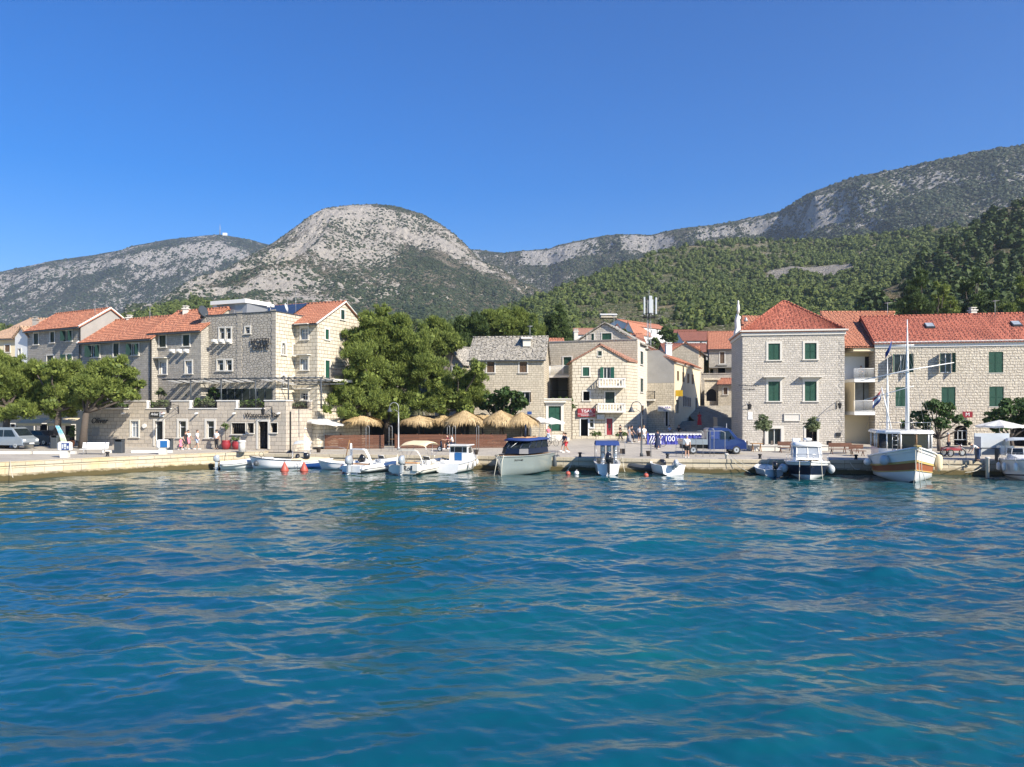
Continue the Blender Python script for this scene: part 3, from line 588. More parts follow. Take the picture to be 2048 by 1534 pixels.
scatter('wood', pos, sz, FT, mfo, rng, 'green pines on the lower slope behind the left houses', 'wood')

# the air over the sea and the hills
mb = MB(); mb.box(-5200, 5200, -60, 4200, -4, 720); hz_ = mb.build('haze', []); tag(hz_, 'pale haze that greys the far hills', 'haze', kind='stuff')
m = bpy.data.materials.new('haze'); m.use_nodes = True; nt = m.node_tree; nt.nodes.clear(); oo_ = nt.nodes.new('ShaderNodeOutputMaterial'); pv = nt.nodes.new('ShaderNodeVolumePrincipled')
pv.inputs['Color'].default_value = (0.72, 0.84, 1.0, 1); pv.inputs['Density'].default_value = 0.00012; pv.inputs['Anisotropy'].default_value = 0.2
nt.links.new(pv.outputs[0], oo_.inputs['Volume']); hz_.data.materials.append(m)
# ---------------------------------------------------------------- building kit
class Wall:
    """a vertical wall plane; A is its left end and B its right end as seen from outside"""
    def __init__(s, a, b):
        s.A = Vector((a[0], a[1], 0)); s.B = Vector((b[0], b[1], 0)); s.L = (s.B-s.A).length; s.t = (s.B-s.A)/s.L; s.n = Vector((s.t.y, -s.t.x, 0))
    @staticmethod
    def px(p0, d0, p1, d1): return Wall((X(p0, d0), d0), (X(p1, d1), d1))
    def u(s, px):
        k = (px-1024)/F; return (k*s.A.y-s.A.x)/(s.t.x-k*s.t.y)
    def d(s, px): return s.A.y+s.t.y*s.u(px)
    def z(s, px, py): return CH-(py-HY)*s.d(px)/F
    def pt(s, u, z, o=0): return s.A+s.t*u+s.n*o+Vector((0, 0, z))
    def rect(s, r):       # pixel rectangle -> (u0, u1, z0, z1)
        x0, y0, x1, y1 = r; xm = (x0+x1)/2; return (s.u(x0), s.u(x1), s.z(xm, y1), s.z(xm, y0))
    def bx(s, mb, u0, u1, z0, z1, o0, o1, m=0):
        lo = [s.pt(u0, z0, o1), s.pt(u1, z0, o1), s.pt(u1, z0, o0), s.pt(u0, z0, o0)]; hi = [p+Vector((0, 0, z1-z0)) for p in lo]; mb.hexa(lo, hi, m)
def wall_mesh(mb, W, z0, z1, ops=(), dep=0.28, top=None, thick=0.35, m=0):
    """wall with real openings (u0,u1,z0,z1) and reveals; top: list of (u,z) for a gable"""
    us = sorted(set([0.0, W.L]+[v for o in ops for v in (o[0], o[1])])); zs = sorted(set([z0, z1]+[v for o in ops for v in (o[2], o[3])]))
    us = [u for u in us if -1e-6 <= u <= W.L+1e-6]; zs = [z for z in zs if z0-1e-6 <= z <= z1+1e-6]
    for i in range(len(us)-1):
        for j in range(len(zs)-1):
            um, zm = (us[i]+us[i+1])/2, (zs[j]+zs[j+1])/2
            if any(o[0] < um < o[1] and o[2] < zm < o[3] for o in ops): continue
            mb.add([W.pt(us[i], zs[j]), W.pt(us[i+1], zs[j]), W.pt(us[i+1], zs[j+1]), W.pt(us[i], zs[j+1])], [(0, 1, 2, 3)], m)
    for a, b, c, d in ops:
        for q in (((a, c), (a, d)), ((b, d), (b, c)), ((a, d), (b, d)), ((b, c), (a, c))):
            (u0, w0), (u1, w1) = q; mb.add([W.pt(u0, w0), W.pt(u1, w1), W.pt(u1, w1, -dep), W.pt(u0, w0, -dep)], [(0, 1, 2, 3)], m)
    if top: 
        pts = [W.pt(0, z1)]+[W.pt(u, z) for u, z in top]+[W.pt(W.L, z1)]
        mb.add(pts, [tuple(range(len(pts)-1, -1, -1))], m)
def opening(par, W, o, kind='shut', fr=0.14, mat='green', frm='trim', sill=True, dep=0.2, name='window', hood=False, bars=1):
    """window or door as a part with its own sub-parts"""
    a, b, c, d = o; w = b-a; h = d-c
    mb = MB()
    if fr > 0:
        W.bx(mb, a-fr, a, c, d, -dep*.5, .05); W.bx(mb, b, b+fr, c, d, -dep*.5, .05); W.bx(mb, a-fr, b+fr, d, d+fr, -dep*.5, .05)
        if sill: W.bx(mb, a-fr*1.3, b+fr*1.3, c-.10, c, -dep*.5, .13)
        if hood: W.bx(mb, a-fr*2.6, b+fr*2.6, d+fr+.22, d+fr+.30, 0, .62); W.bx(mb, a-fr*1.2, b+fr*1.2, d+fr, d+fr+.22, 0, .10)
    else: W.bx(mb, a-.04, b+.04, c-.06, c, -dep, .04)
    p = mb.build(name, [M[frm]], par)
    if kind in ('shut', 'open', 'half'):
        if kind == 'shut':
            for q in (0, 1):
                m2 = MB(); u0 = a+w/2*q+.012; u1 = a+w/2*(q+1)-.012
                W.bx(m2, u0, u1, c+.01, d-.01, -.10, -.055)
                for zz in ((c+.01, c+.09), (c+h*.47, c+h*.53), (d-.09, d-.01)): W.bx(m2, u0+.002, u1-.002, zz[0], zz[1], -.057, -.03)
                for uu in ((u0, u0+.06), (u1-.06, u1)): W.bx(m2, uu[0], uu[1], c+.012, d-.012, -.058, -.035)
                m2.build('shutter', [M[mat]], p)
        else:
            m2 = MB(); W.bx(m2, a, b, c, d, -dep-.03, -dep); m2.build('pane', [M['glass']], p)
            m3 = MB(); 
            for uu in (a, a+w/2-.03, b-.06): W.bx(m3, uu, uu+.06, c, d, -dep+.002, -dep+.05)
            W.bx(m3, a+.06, b-.06, d-.06, d, -dep+.002, -dep+.045); W.bx(m3, a+.06, b-.06, c, c+.06, -dep+.002, -dep+.045); m3.build('sash', [M['wframe']], p)
            for q in (0, 1):
                m2 = MB(); ang = 0.35 if kind == 'open' else 1.2; hx = a-.02 if q == 0 else b+.02; sg = -1 if q == 0 else 1
                e = W.t*(sg*w/2*math.cos(ang))+W.n*(w/2*math.sin(ang)); base = W.pt(hx, 0, .07); tk = W.n*.04
                lo = [base+Vector((0, 0, c)), base+e+Vector((0, 0, c)), base+e+tk+Vector((0, 0, c)), base+tk+Vector((0, 0, c))]
                m2.hexa(lo, [v+Vector((0, 0, h)) for v in lo]); m2.build('shutter', [M[mat]], p)
    elif kind in ('glass', 'curtain', 'door'):
        m2 = MB(); W.bx(m2, a, b, c, d, -dep-.03, -dep); m2.build('pane' if kind != 'door' else 'glazing', [M['curtain' if kind == 'curtain' else 'glass']], p)
        m3 = MB(); s = .05
        for k in range(bars+2):
            uu = a+(w-s)*k/(bars+1); W.bx(m3, uu, uu+s, c, d, -dep+.002, -dep+.05)
        for zz in ([c, d-s] if kind == 'door' else [c, c+h*.62, d-s]): W.bx(m3, a+s, b-s, zz, zz+s, -dep+.002, -dep+.045)
        m3.build('sash', [M['wframe']], p)
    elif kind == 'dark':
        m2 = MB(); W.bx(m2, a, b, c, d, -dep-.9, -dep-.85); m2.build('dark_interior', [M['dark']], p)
    elif kind == 'panel':
        m2 = MB(); W.bx(m2, a, b, c, d, -dep, -dep+.04)
        for q in (0, 1):
            for zz in ((.06, .32), (.38, .66), (.72, .94)): W.bx(m2, a+w*(.07+.5*q), a+w*(.43+.5*q), c+h*zz[0], c+h*zz[1], -dep+.042, -dep+.07)
        m2.build('door_leaf', [M[mat]], p)
    return p
def arch_fill(mb, W, o, m=0, off=-.02):      # corner pieces that turn a rectangular opening into an arched one
    a, b, c, d = o; r = (b-a)/2; cx = (a+b)/2; n = 8
    for sg in (-1, 1):
        pts = [W.pt(cx+sg*r, d, off)]+[W.pt(cx+sg*r*math.cos(t), d-r+r*math.sin(t), off) for t in [math.pi/2*k/n for k in range(n, -1, -1)]]
        f = list(range(len(pts)))
        lo = pts if sg > 0 else pts[::-1]; back = [p-W.n*.12 for p in lo]; mb.hexa(back, lo, m)
def roof_slope(mb, E0, E1, R0, R1, period=0.26, amp=0.045, course=0.38, m=0, flat=False, thick=0.10):
    """tiled slope between an eave line E0-E1 and a ridge line R0-R1 (left, right seen from outside)"""
    E0, E1, R0, R1 = map(Vector, (E0, E1, R0, R1)); t = (E1-E0); L = t.length; t = t/L; nrm = t.cross(R0-E0 if (R0-E0).length > .1 else R1-E0).normalized(); s = nrm.cross(t)
    if s.z < 0: s = -s; nrm = -nrm
    H = max((R0-E0).dot(s), (R1-E0).dot(s)); r0 = (R0-E0).dot(t); r1 = (R1-E0).dot(t)
    lo = min(0, r0); hi = max(L, r1)
    n = max(2, int((hi-lo)/period)*4 if not flat else 2); us = [lo+(hi-lo)*k/n for k in range(n+1)]
    rows = max(1, int(H/course)) if not flat else 1
    def vr(u):
        v1 = H
        if r0 > 0 and u < r0: v1 = H*u/r0
        if r1 < L and u > r1: v1 = H*(L-u)/(L-r1)
        v0 = 0
        if r0 < 0 and u < 0: v0 = H*(-u)/(-r0)*1.0; 
        if r1 > L and u > L: v0 = H*(u-L)/(r1-L)
        return v0, v1
    b = len(mb.v); cols = []
    for u in us:
        v0, v1 = vr(u); w_ = 0 if flat else amp*abs(math.cos(math.pi*(u-lo)/period)); col = []
        for r in range(rows):
            for e, dz in ((0.0, .035), (0.98, 0.0)):
                v = v0+(v1-v0)*(r+e)/rows
                col.append(E0+t*u+s*v+nrm*(w_+(0 if flat else dz)))
        col.append(E0+t*u+s*v1+nrm*w_); cols.append(col)
    k = len(cols[0])
    for c in cols: mb.v += c
    for i in range(len(cols)-1):
        for j in range(k-1):
            a = b+i*k+j; mb.f.append([a, a+k, a+k+1, a+1]); mb.m.append(m); mb.sm.append(False)
    P_ = [E0, E1, R1, R0] if (R1-R0).length > .05 else [E0, E1, R0]
    lo_ = [p-nrm*thick for p in P_]; mb.hexa(lo_, [p-nrm*.012 for p in P_], m)
    return nrm
def ridge_caps(mb, a, b, r=0.13, m=0):
    a, b = Vector(a), Vector(b); L = (b-a).length; n = max(1, int(L/.42)); d = (b-a)/n
    for k in range(n): mb.tube([a+d*k, a+d*(k+.98)], [r*1.08, r*.9], 8, m)
def house(name, label, W, D, z0, ze, ops, sops=(), roof='par', rise=2.2, wm='house', swm=None, rm='tiles', oh=0.35, cat='house', lops=(), wz=None, flat=False, gutter=True, period=.26, rdepth=None, apex=None, group=None, ret=False, cornice=False):
    """box house behind the front wall W. ops: list of (pixel rect, kind, kwargs) on the front; sops on the right side wall, lops on the left"""
    base = W.A.copy(); base.z = z0; par = thing(name, label, cat, (0, 0, 0), 0, group)
    Bk = W.n*-D; WR = Wall(W.B, W.B+Bk); WL = Wall(W.A+Bk, W.A); WB = Wall(W.B+Bk, W.A+Bk)
    mb = MB(); conv = lambda WW, oo: [(WW.rect(r), k, kw) for r, k, kw in oo]
    fo, so_, lo = conv(W, ops), conv(WR, sops), conv(WL, lops); hr = ze+rise
    tF = [(W.L*(apex or .5), hr)] if roof == 'perp' else None; tS = [(D/2, hr)] if roof == 'par' else None
    wall_mesh(mb, W, z0, ze, [o[0] for o in fo], top=tF); 
    wall_mesh(mb, WR, z0, ze, [o[0] for o in so_], top=tS, m=1 if swm else 0); wall_mesh(mb, WL, z0, ze, [o[0] for o in lo], top=tS, m=1 if swm else 0); wall_mesh(mb, WB, z0, ze, top=tF)
    if roof == 'flat': mb.add([W.pt(0, ze-.3), W.pt(W.L, ze-.3), W.pt(W.L, ze-.3, -D), W.pt(0, ze-.3, -D)], [(0, 1, 2, 3)])
    mb.build('wall', [M[wm]]+([M[swm]] if swm else []), par)
    for WW, oo in ((W, fo), (WR, so_), (WL, lo)):
        for o, k, kw in oo: opening(par, WW, o, k, **kw)
    rb = MB(); d_ = oh*rise/(D/2 if roof != 'perp' else W.L/2)
    if roof == 'par':
        e = .22
        roof_slope(rb, W.pt(-e, ze-d_, oh), W.pt(W.L+e, ze-d_, oh), W.pt(-e, hr, -D/2), W.pt(W.L+e, hr, -D/2), flat=flat, period=period)
        roof_slope(rb, W.pt(W.L+e, ze-d_, -D-oh), W.pt(-e, ze-d_, -D-oh), W.pt(W.L+e, hr, -D/2), W.pt(-e, hr, -D/2), flat=True)
        ridge_caps(rb, W.pt(-e, hr+.03, -D/2), W.pt(W.L+e, hr+.03, -D/2))
    elif roof == 'perp':
        ua = W.L*(apex or .5); e = .22; s0 = (hr-ze)/ua*oh; s1 = (hr-ze)/(W.L-ua)*oh
        roof_slope(rb, W.pt(-oh, ze-s0, -D-e), W.pt(-oh, ze-s0, e), W.pt(ua, hr, -D-e), W.pt(ua, hr, e), flat=flat, period=period)
        roof_slope(rb, W.pt(W.L+oh, ze-s1, e), W.pt(W.L+oh, ze-s1, -D-e), W.pt(ua, hr, e), W.pt(ua, hr, -D-e), flat=flat, period=period)
        ridge_caps(rb, W.pt(ua, hr+.03, e), W.pt(ua, hr+.03, -D-e))
    elif roof == 'hip':
        ins = min(W.L, D)/2; z_ = ze-d_; q = [W.pt(-oh, z_, oh), W.pt(W.L+oh, z_, oh), W.pt(W.L+oh, z_, -D-oh), W.pt(-oh, z_, -D-oh)]
        if W.L > D: r0, r1 = W.pt(ins, hr, -D/2), W.pt(W.L-ins, hr, -D/2); sl_ = [(q[0], q[1], r0, r1), (q[1], q[2], r1, r1), (q[2], q[3], r1, r0), (q[3], q[0], r0, r0)]
        else: r0 = W.pt(W.L/2, hr, -ins); r1 = W.pt(W.L/2, hr, -D+ins); sl_ = [(q[0], q[1], r0, r0), (q[1], q[2], r0, r1), (q[2], q[3], r1, r1), (q[3], q[0], r1, r0)]
        for a, b, c, d in sl_: roof_slope(rb, a, b, c, d, flat=flat, period=period)
        for a, b in ((q[0], r0), (q[1], r1 if W.L > D else r0), (r0, r1)):
            if (a-b).length > .3: ridge_caps(rb, a+Vector((0, 0, .06)), b+Vector((0, 0, .06)), .12)
    if roof != 'flat': rb.build('roof', [M[rm]], par)
    gb = MB()
    if roof == 'par' and gutter: W.bx(gb, -.2, W.L+.2, ze-d_-.16, ze-d_-.05, oh-.02, oh+.12)
    if cornice:
        W.bx(gb, -.12, W.L+.12, ze-.55, ze-.18, 0, .12); W.bx(gb, -.3, W.L+.3, ze-.18, ze-.02, 0, .32); WR.bx(gb, .0, WR.L, ze-.55, ze-.18, 0, .12); WR.bx(gb, 0, WR.L, ze-.18, ze-.02, 0, .32); WL.bx(gb, 0, WL.L, ze-.55, ze-.18, 0, .12); WL.bx(gb, 0, WL.L, ze-.18, ze-.02, 0, .32)
    if gb.v: gb.build('cornice' if cornice else 'gutter', [M['trim' if cornice else 'darkgrey']], par)
    par['_'] = 0; del par['_']
    return (par, W, WR, WL)
def railing(par, pts, z, h=1.0, step=0.12, r=0.012, mat='iron', name='railing', slab=0, top=0.03):
    mb = MB(); 
    for a, b in zip(pts[:-1], pts[1:]):
        a, b = Vector(a), Vector(b); L = (b-a).length; n = max(1, int(L/step))
        for k in range(n+1):
            p = a+(b-a)*k/n; mb.tube([(p.x, p.y, z+.05), (p.x, p.y, z+h)], r, 4)
        for zz, rr in ((z+h, top), (z+.08, top*.7)): mb.tube([(a.x, a.y, zz), (b.x, b.y, zz)], rr, 4)
    return mb.build(name, [M[mat]], par)
def chimney(par, x, y, z0, z1, w=.6, mat='wplaster', name='chimney'):
    mb = MB(); mb.box(x-w/2, x+w/2, y-w/2, y+w/2, z0, z1); mb.box(x-w/2-.08, x+w/2+.08, y-w/2-.08, y+w/2+.08, z1, z1+.12)
    for a in (-.25, .25): mb.box(x+a*w-.08, x+a*w+.08, y-w*.3, y+w*.3, z1+.12, z1+.3)
    mb.box(x-w/2, x+w/2, y-w/2, y+w/2, z1+.3, z1+.38); return mb.build(name, [M[mat]], par)
def brackets(par, W, pxs, py, l=.5):
    for p in pxs:
        mb = MB(); u, z = W.u(p), W.z(p, py); W.bx(mb, u-.14, u+.14, z-.12, z+.12, 0, l); W.bx(mb, u-.14, u+.14, z-.26, z-.12, 0, l*.5); mb.build('bracket', [M['trimw']], par)
def shell(mb, c, r=.25): mb.ell(c, (r, r, r), 8)
SH = dict(kind='shut')
# ================================================================ left group
# far left pale houses
W = Wall.px(-40, 98, 58, 96)
house('house', 'cream house with a faded tile roof at the far left edge, behind the pines', W, 9, 1.6, Z(676, 97), [((10, 690, 20, 704), 'shut', dict(mat='brown'))], rise=1.8, wm='plaster', rm='tilesp')
W = Wall.px(30, 88, 57, 87)
house('house', 'narrow white house with a small dormer wall, squeezed left of the grey stone house', W, 4, 1.6, Z(672, 88), [((37, 698, 42, 714), 'curtain', {})], rise=1.0, wm='wplaster', rm='tilesp', roof='perp')
W = Wall.px(55, 87, 161.5, 82)
h2 = house('stone_house', 'grey stone house with a raised orange gabled roof, left of the long low roof', W, 6.6, 1.5, Z(650, 82), [((68, 667, 77, 689), 'shut', dict(mat='dgreen')), ((101, 664, 109, 685), 'shut', dict(mat='dgreen')), ((133, 662, 144, 682), 'half', dict(mat='dgreen')), ((94, 711, 107, 735), 'shut', dict(mat='dgreen')), ((133, 709, 144, 733), 'half', dict(mat='dgreen'))], rise=2.15, swm='grey', wm='house')
chimney(h2[0], X(71, 88), 88, Z(662, 88), Z(640, 88), .45, 'grey')
mb = MB(); W.bx(mb, W.L-.16, W.L-.06, 1.5, Z(652, 82), 0, .1); mb.build('downpipe', [M['iron']], h2[0])
WR = h2[2]; mb = MB(); hz = Z(650, 82)
mb.tube([WR.pt(-.35, hz-.2, .15), WR.pt(3.3, hz+2.2, .15), WR.pt(6.8, hz-.1, .15)], .11, 4); mb.build('verge', [M['trimw']], h2[0])
W = Wall.px(163, 82, 304, 77)
h3 = house('stone_house', 'stone house under a long low orange roof with three dark shuttered windows', W, 7.8, 1.5, Z(678, 79.5), [((184, 691, 199, 714), 'half', dict(mat='dgreen')), ((227, 687, 238, 713), 'shut', dict(mat='dgreen')), ((264, 688, 277, 710), 'half', dict(mat='dgreen'))], rise=2.6)
mb = MB(); W.bx(mb, W.L-.2, W.L-.08, 1.5, Z(676, 77), 0, .1); mb.build('downpipe', [M['iron']], h3[0])
WL = h3[3]; mb = MB(); hz = Z(678, 79.5); mb.tube([W.pt(-.25, hz-.25, .38), W.pt(-.25, hz+2.68, -3.9)], .14, 4); mb.build('verge', [M['trimw']], h3[0])
W = Wall.px(303, 78, 402, 75)
h4 = house('stone_house', 'stone house with a steeper orange roof touching the left side of the hotel tower', W, 6.7, 1.5, Z(660, 76.5), [((319, 671, 332, 694), 'shut', dict(mat='dgreen')), ((366, 670, 379, 692), 'shut', dict(mat='dgreen')), ((320, 724, 333, 748), 'curtain', dict(hood=True)), ((371, 722, 384, 747), 'curtain', {})], rise=2.4)
brackets(h4[0], W, (348, 362, 376), 701)
# hotel tower
W = Wall.px(402, 76.2, 552, 72.6); zt = Z(628, 74.3)
ht = house('hotel_tower', 'tall flat-roofed rubble-stone hotel tower with HOTEL lettering above the restaurant terrace', W, 6.0, 1.5, zt, [((439, 656, 449, 678), 'glass', dict(bars=0)), ((452, 656, 462, 678), 'glass', dict(bars=0)), ((491, 654, 500, 667), 'glass', dict(bars=0)), ((435, 720, 447, 741), 'glass', dict(bars=0)), ((452, 720, 464, 741), 'glass', dict(bars=0)), ((432, 778, 440, 800), 'dark', dict(fr=.1)), ((511, 778, 520, 800), 'dark', dict(fr=.1))],
    sops=[((564, 686, 570.5, 709), 'glass', dict(bars=0)), ((586, 689, 592, 711), 'glass', dict(bars=0)), ((564, 751, 570.5, 776), 'glass', dict(bars=0)), ((586, 753, 592, 776), 'glass', dict(bars=0))], roof='flat', wm='hrub', swm='warm', cat='hotel')
par, W, WR, WL = ht
brackets(par, W, (434, 448, 462), 682, .6)
for uc in (W.u(479), W.L-.22, .34):
    z = 5.2; k = 0; mb = MB()
    while z < zt-.05: ww = .34 if k % 2 else .24; W.bx(mb, uc-ww, min(uc+ww, W.L), z, z+.34, 0, .035); z += .36; k += 1
    mb.build('quoins', [M['hotel']], par)
mb = MB(); W.bx(mb, -.06, W.L+.06, zt, zt+.09, -.35, .06); WR.bx(mb, 0.07, 6, zt, zt+.085, -.35, .06); mb.build('coping', [M['darkgrey']], par)
for s_, py, sz in (('HOTEL', 683, .78), ('KAŠTIL', 694.5, .66)):
    u = W.u(523); text(s_, sz, facing(W.pt(u, W.z(523, py), .12), W.n), M['lblack'], par, 'lettering', .03)
mb = MB(); WR2 = MB()
for px, y0 in ((567.2, 686), (589, 689), (567.2, 751), (589, 753)):
    o = WR.rect((px-3.2, y0, px+3.2, y0+23)); arch_fill(mb, WR, o, off=-.0)
mb.build('arch_stones', [M['trim']], par)
mb = MB(); W.bx(mb, W.u(410), W.u(545), 5.2, 7.1, .012, .06); gf = mb.build('pergola_shade_panel', [M['glass']], par)  # added dark panel that stands for the shade under the pergola
for p_ in range(410, 546, 15): mb = MB(); u = W.u(p_); W.bx(mb, u, u+.08, 5.2, 7.1, .062, .12); mb.build('shade_panel_bar', [M['darkgrey']], gf)
# penthouse box on the tower
px_ = thing('rooftop_pavilion', 'white and grey boxy lift housing on top of the hotel tower', 'rooftop box')
Wp = Wall.px(428, 79, 492, 77.3); z0 = zt-.3; z1 = Z(601, 78)
mb = MB(); a = [Wp.pt(0, z0, 0), Wp.pt(Wp.L, z0, 0), Wp.pt(Wp.L, z0, -3), Wp.pt(0, z0, -3)]; b = [Wp.pt(0, z1-.35, 0), Wp.pt(Wp.L+.15, z1-.35, 0), Wp.pt(Wp.L+.15, z1-.35, -3), Wp.pt(0, z1-.35, -3)]
mb.hexa(a, b); mb.build('wall', [M['galv']], px_)
mb = MB(); Wp.bx(mb, -.05, .5, z0, z1-.36, .0, .12); lo = [Wp.pt(-.2, z1-.35, .3), Wp.pt(Wp.L+.2, z1-.35, .3), Wp.pt(Wp.L+.5, z1-.35, -3.1), Wp.pt(-.2, z1-.35, -3.2)]; mb.hexa(lo, [v+Vector((0, 0, .38)) for v in lo]); mb.build('roof', [M['wplaster']], px_)
mb = MB()
for k in range(16): Wp.bx(mb, .7+k*.13, .78+k*.13, z0+.4, z1-.4, 0, .04)
mb.build('slat_panel', [M['galv']], px_)
o = thing('satellite_dish', 'dark grey tilted loudspeaker-like dish at the left edge of the tower roof', 'dish'); mb = MB(); c = P(400, 626, 76); mb.lathe([(.05, 0), (.35, .1), (.55, .35), (.6, .5)], (0, 0, 0), 14); mb.xf(Matrix.Translation(c) @ Matrix.Rotation(R(70), 4, 'Y') @ Matrix.Rotation(R(20), 4, 'X')); mb.build('dish', [M['darkgrey']], o)
mb = MB(); mb.tube([c, c+Vector((.3, .3, -.6))], .05); mb.box(c.x, c.x+.5, c.y, c.y+.4, c.z-.5, c.z-.35); mb.build('bracket', [M['iron']], o)
o = thing('satellite_dish', 'pale round satellite dish above the right corner of the tower', 'dish'); c = P(573, 615, 74.5); mb = MB(); mb.lathe([(.02, .12), (.25, .08), (.42, 0), (.43, -.01)], (0, 0, 0), 16); mb.xf(Matrix.Translation(c) @ Matrix.Rotation(R(75), 4, 'Y')); mb.build('dish', [M['tubeg']], o); mb = MB(); mb.tube([c, (c.x, c.y, zt-.3)], .03); mb.tube([(c.x+.9, c.y, zt-.3), (c.x+.9, c.y, Z(583, 74.5))], .02); mb.tube([(c.x+.1, c.y, zt), (c.x+.1, c.y, Z(595, 74.5))], .018); mb.build('mast', [M['galv']], o)
o = thing('floodlight', 'pair of small white floodlights on the parapet at the tower corner', 'lamp'); mb = MB(); c = P(541, 612, 73.5); mb.tube([(c.x, c.y, zt), c], .04)
mb.build('post', [M['galv']], o)
for q in (-.2, .2): mb = MB(); mb.rbox((c.x+q, c.y, c.z), (.3, .25, .3), .06); mb.build('lamp_head', [M['wframe']], o)
# house right of the hotel
W = Wall.px(595, 74.95, 635, 74); t6 = W.t; zr = Z(643, 74)
W6 = Wall(W.B-t6*11, W.B)
h6 = house('stone_house', 'warm stone house with its gable end facing right, beside the big pine', W6, 8.6, 1.5, zr, [((602, 657, 616, 679), 'curtain', dict(hood=True)), ((602, 718, 616, 740), 'curtain', dict(hood=True)), ((603, 786, 616, 800), 'glass', dict(hood=True))],
    sops=[((650.5, 659, 657.5, 679), 'shut', {}), ((650.5, 721, 659, 757), 'shut', dict(sill=False))], rise=2.45, wm='warm', rm='tiles')
mb = MB(); WR = h6[2]; mb.tube([WR.pt(-.4, zr-.25, .2), WR.pt(4.3, zr+2.45, .2), WR.pt(9, zr-.25, .2)], .1, 4); mb.build('verge', [M['trimw']], h6[0])
opening(h6[0], WR, WR.rect((681.5, 620, 688, 639)), 'shut', name='window'); mb = MB(); o = WR.rect((681.5, 620, 688, 639)); WR.bx(mb, o[0], o[1], o[2], o[3], .0, .07); mb.build('shutter', [M['dgreen']], h6[0])
rr = (P(0, 0, 1)-P(0, 0, 1)); zt6 = zr
for k in range(5):       # solar panels on the front slope
    mb = MB(); u0 = 1.1+k*1.15; sl = 2.45/4.3
    a = [W6.pt(u0, zt6+.6*sl+.28, -.6), W6.pt(u0+1.08, zt6+.6*sl+.28, -.6), W6.pt(u0+1.08, zt6+3.9*sl+.28, -3.9), W6.pt(u0, zt6+3.9*sl+.28, -3.9)]; mb.hexa([v-Vector((0, 0, .06)) for v in a], a); mb.build('solar_panel', [plain('solar', (0.03, 0.045, 0.08), 0.12)], h6[0])
bal = WR; railing(h6[0], [bal.pt(.1, 0, 1.3), bal.pt(7.5, 0, 1.3)], Z(758, 74.5), 1.0, .16, .03, 'iron')
mb = MB(); bal.bx(mb, 0, 7.6, Z(758, 74.5)-.25, Z(758, 74.5), 0.01, 1.5); mb.build('balcony_slab', [M['trim']], h6[0])

# restaurant terrace building
Wt = Wall.px(175, 76.2, 572, 70.0); zp = Z(802.5, 73); zl = 5.14; zg = 1.2
WtR = Wall(Wt.B, (X(637, 75.4), 75.4))
tb = thing('terrace_building', 'single-storey coursed-stone restaurant with a notched terrace parapet on the promenade', 'restaurant')
OPS = [((262, 842, 277, 874), 'curtain', dict(dep=.16)), ((310, 842, 326, 892), 'door', dict(sill=False, fr=.2, bars=0)), ((358, 842, 372.5, 875), 'glass', dict(bars=0, fr=.22)), ((413.5, 842, 428.5, 876), 'glass', dict(bars=0, fr=.22)), ((463, 846, 491, 868), 'dark', dict(fr=.05)), ((495, 846, 508, 866), 'dark', dict(fr=.05)), ((516.5, 843, 536, 898), 'dark', dict(sill=False, fr=.18)), ((541, 846, 555, 865), 'dark', dict(fr=.05))]
mb = MB(); cv = [(Wt.rect(r), k, kw) for r, k, kw in OPS]
wall_mesh(mb, Wt, zg, zl, [c[0] for c in cv]); wall_mesh(mb, WtR, zg, zl)
mb.add([Wt.pt(0, zl), Wt.pt(Wt.L, zl), WtR.pt(WtR.L, zl), Wt.pt(0, zl, -9)], [(0, 1, 2, 3)])
wall_mesh(mb, Wall(Wt.A-Wt.n*9, Wt.A), zg, zl)
hb = [(175, 208), (257, 293), (343, 379), (434, 472), (529, 571.8)]
for a, b in hb: Wt.bx(mb, Wt.u(a), Wt.u(b), zl, zp, -.4, 0)
for a, b in ((572.5, 584), (622, 636)): WtR.bx(mb, max(0, WtR.u(a)), WtR.u(b), zl, zp, -.4, 0)
mb.build('wall', [M['terr']], tb)
mb = MB()
for a, b in hb: Wt.bx(mb, Wt.u(a)-.05, Wt.u(b)+.05, zp, zp+.09, -.45, .06)
for (a, b), (c, d) in zip(hb[:-1], hb[1:]): Wt.bx(mb, Wt.u(b)-.05, Wt.u(c)+.05, zl, zl+.09, -.45, .07); Wt.bx(mb, Wt.u(b), Wt.u(b)+.12, zl+.09, zp, -.38, .03); 
for a, b in ((572.5, 584), (622, 636)): WtR.bx(mb, WtR.u(a), WtR.u(b)+.05, zp, zp+.085, -.45, .06)
mb.build('coping', [M['trimw']], tb)
for o, k, kw in cv: opening(tb, Wt, o, k, name='door' if o[3]-o[2] > 2.1 else 'window', **kw)
mb = MB()
for r in ((463, 846, 491, 868), (495, 846, 508, 866)):
    o = Wt.rect(r)
    for k in range(int((o[1]-o[0])/.2)): u = o[0]+.1+k*.2; mb.tube([Wt.pt(u, o[2], -.05), Wt.pt(u, o[3], -.05)], .015, 4)
mb.build('window_grille', [M['iron']], tb)
for (a, b), (c, d) in zip(hb[:-1], hb[1:]): railing(tb, [Wt.pt(Wt.u(b)+.15, 0, -.15), Wt.pt(Wt.u(c)-.02, 0, -.15)], zl+.05, .62, .11, .012)
railing(tb, [WtR.pt(WtR.u(585), 0, -.15), WtR.pt(WtR.u(621), 0, -.15)], zl+.05, .62, .11, .012)
for p in (250, 330, 396, 471, 560):   # small wall spouts
    mb = MB(); u, z = Wt.u(p), Wt.z(p, 826.5); mb.tube([Wt.pt(u, z, 0), Wt.pt(u, z-.03, .45)], .09, 6); mb.build('spout', [M['trimw']], tb)
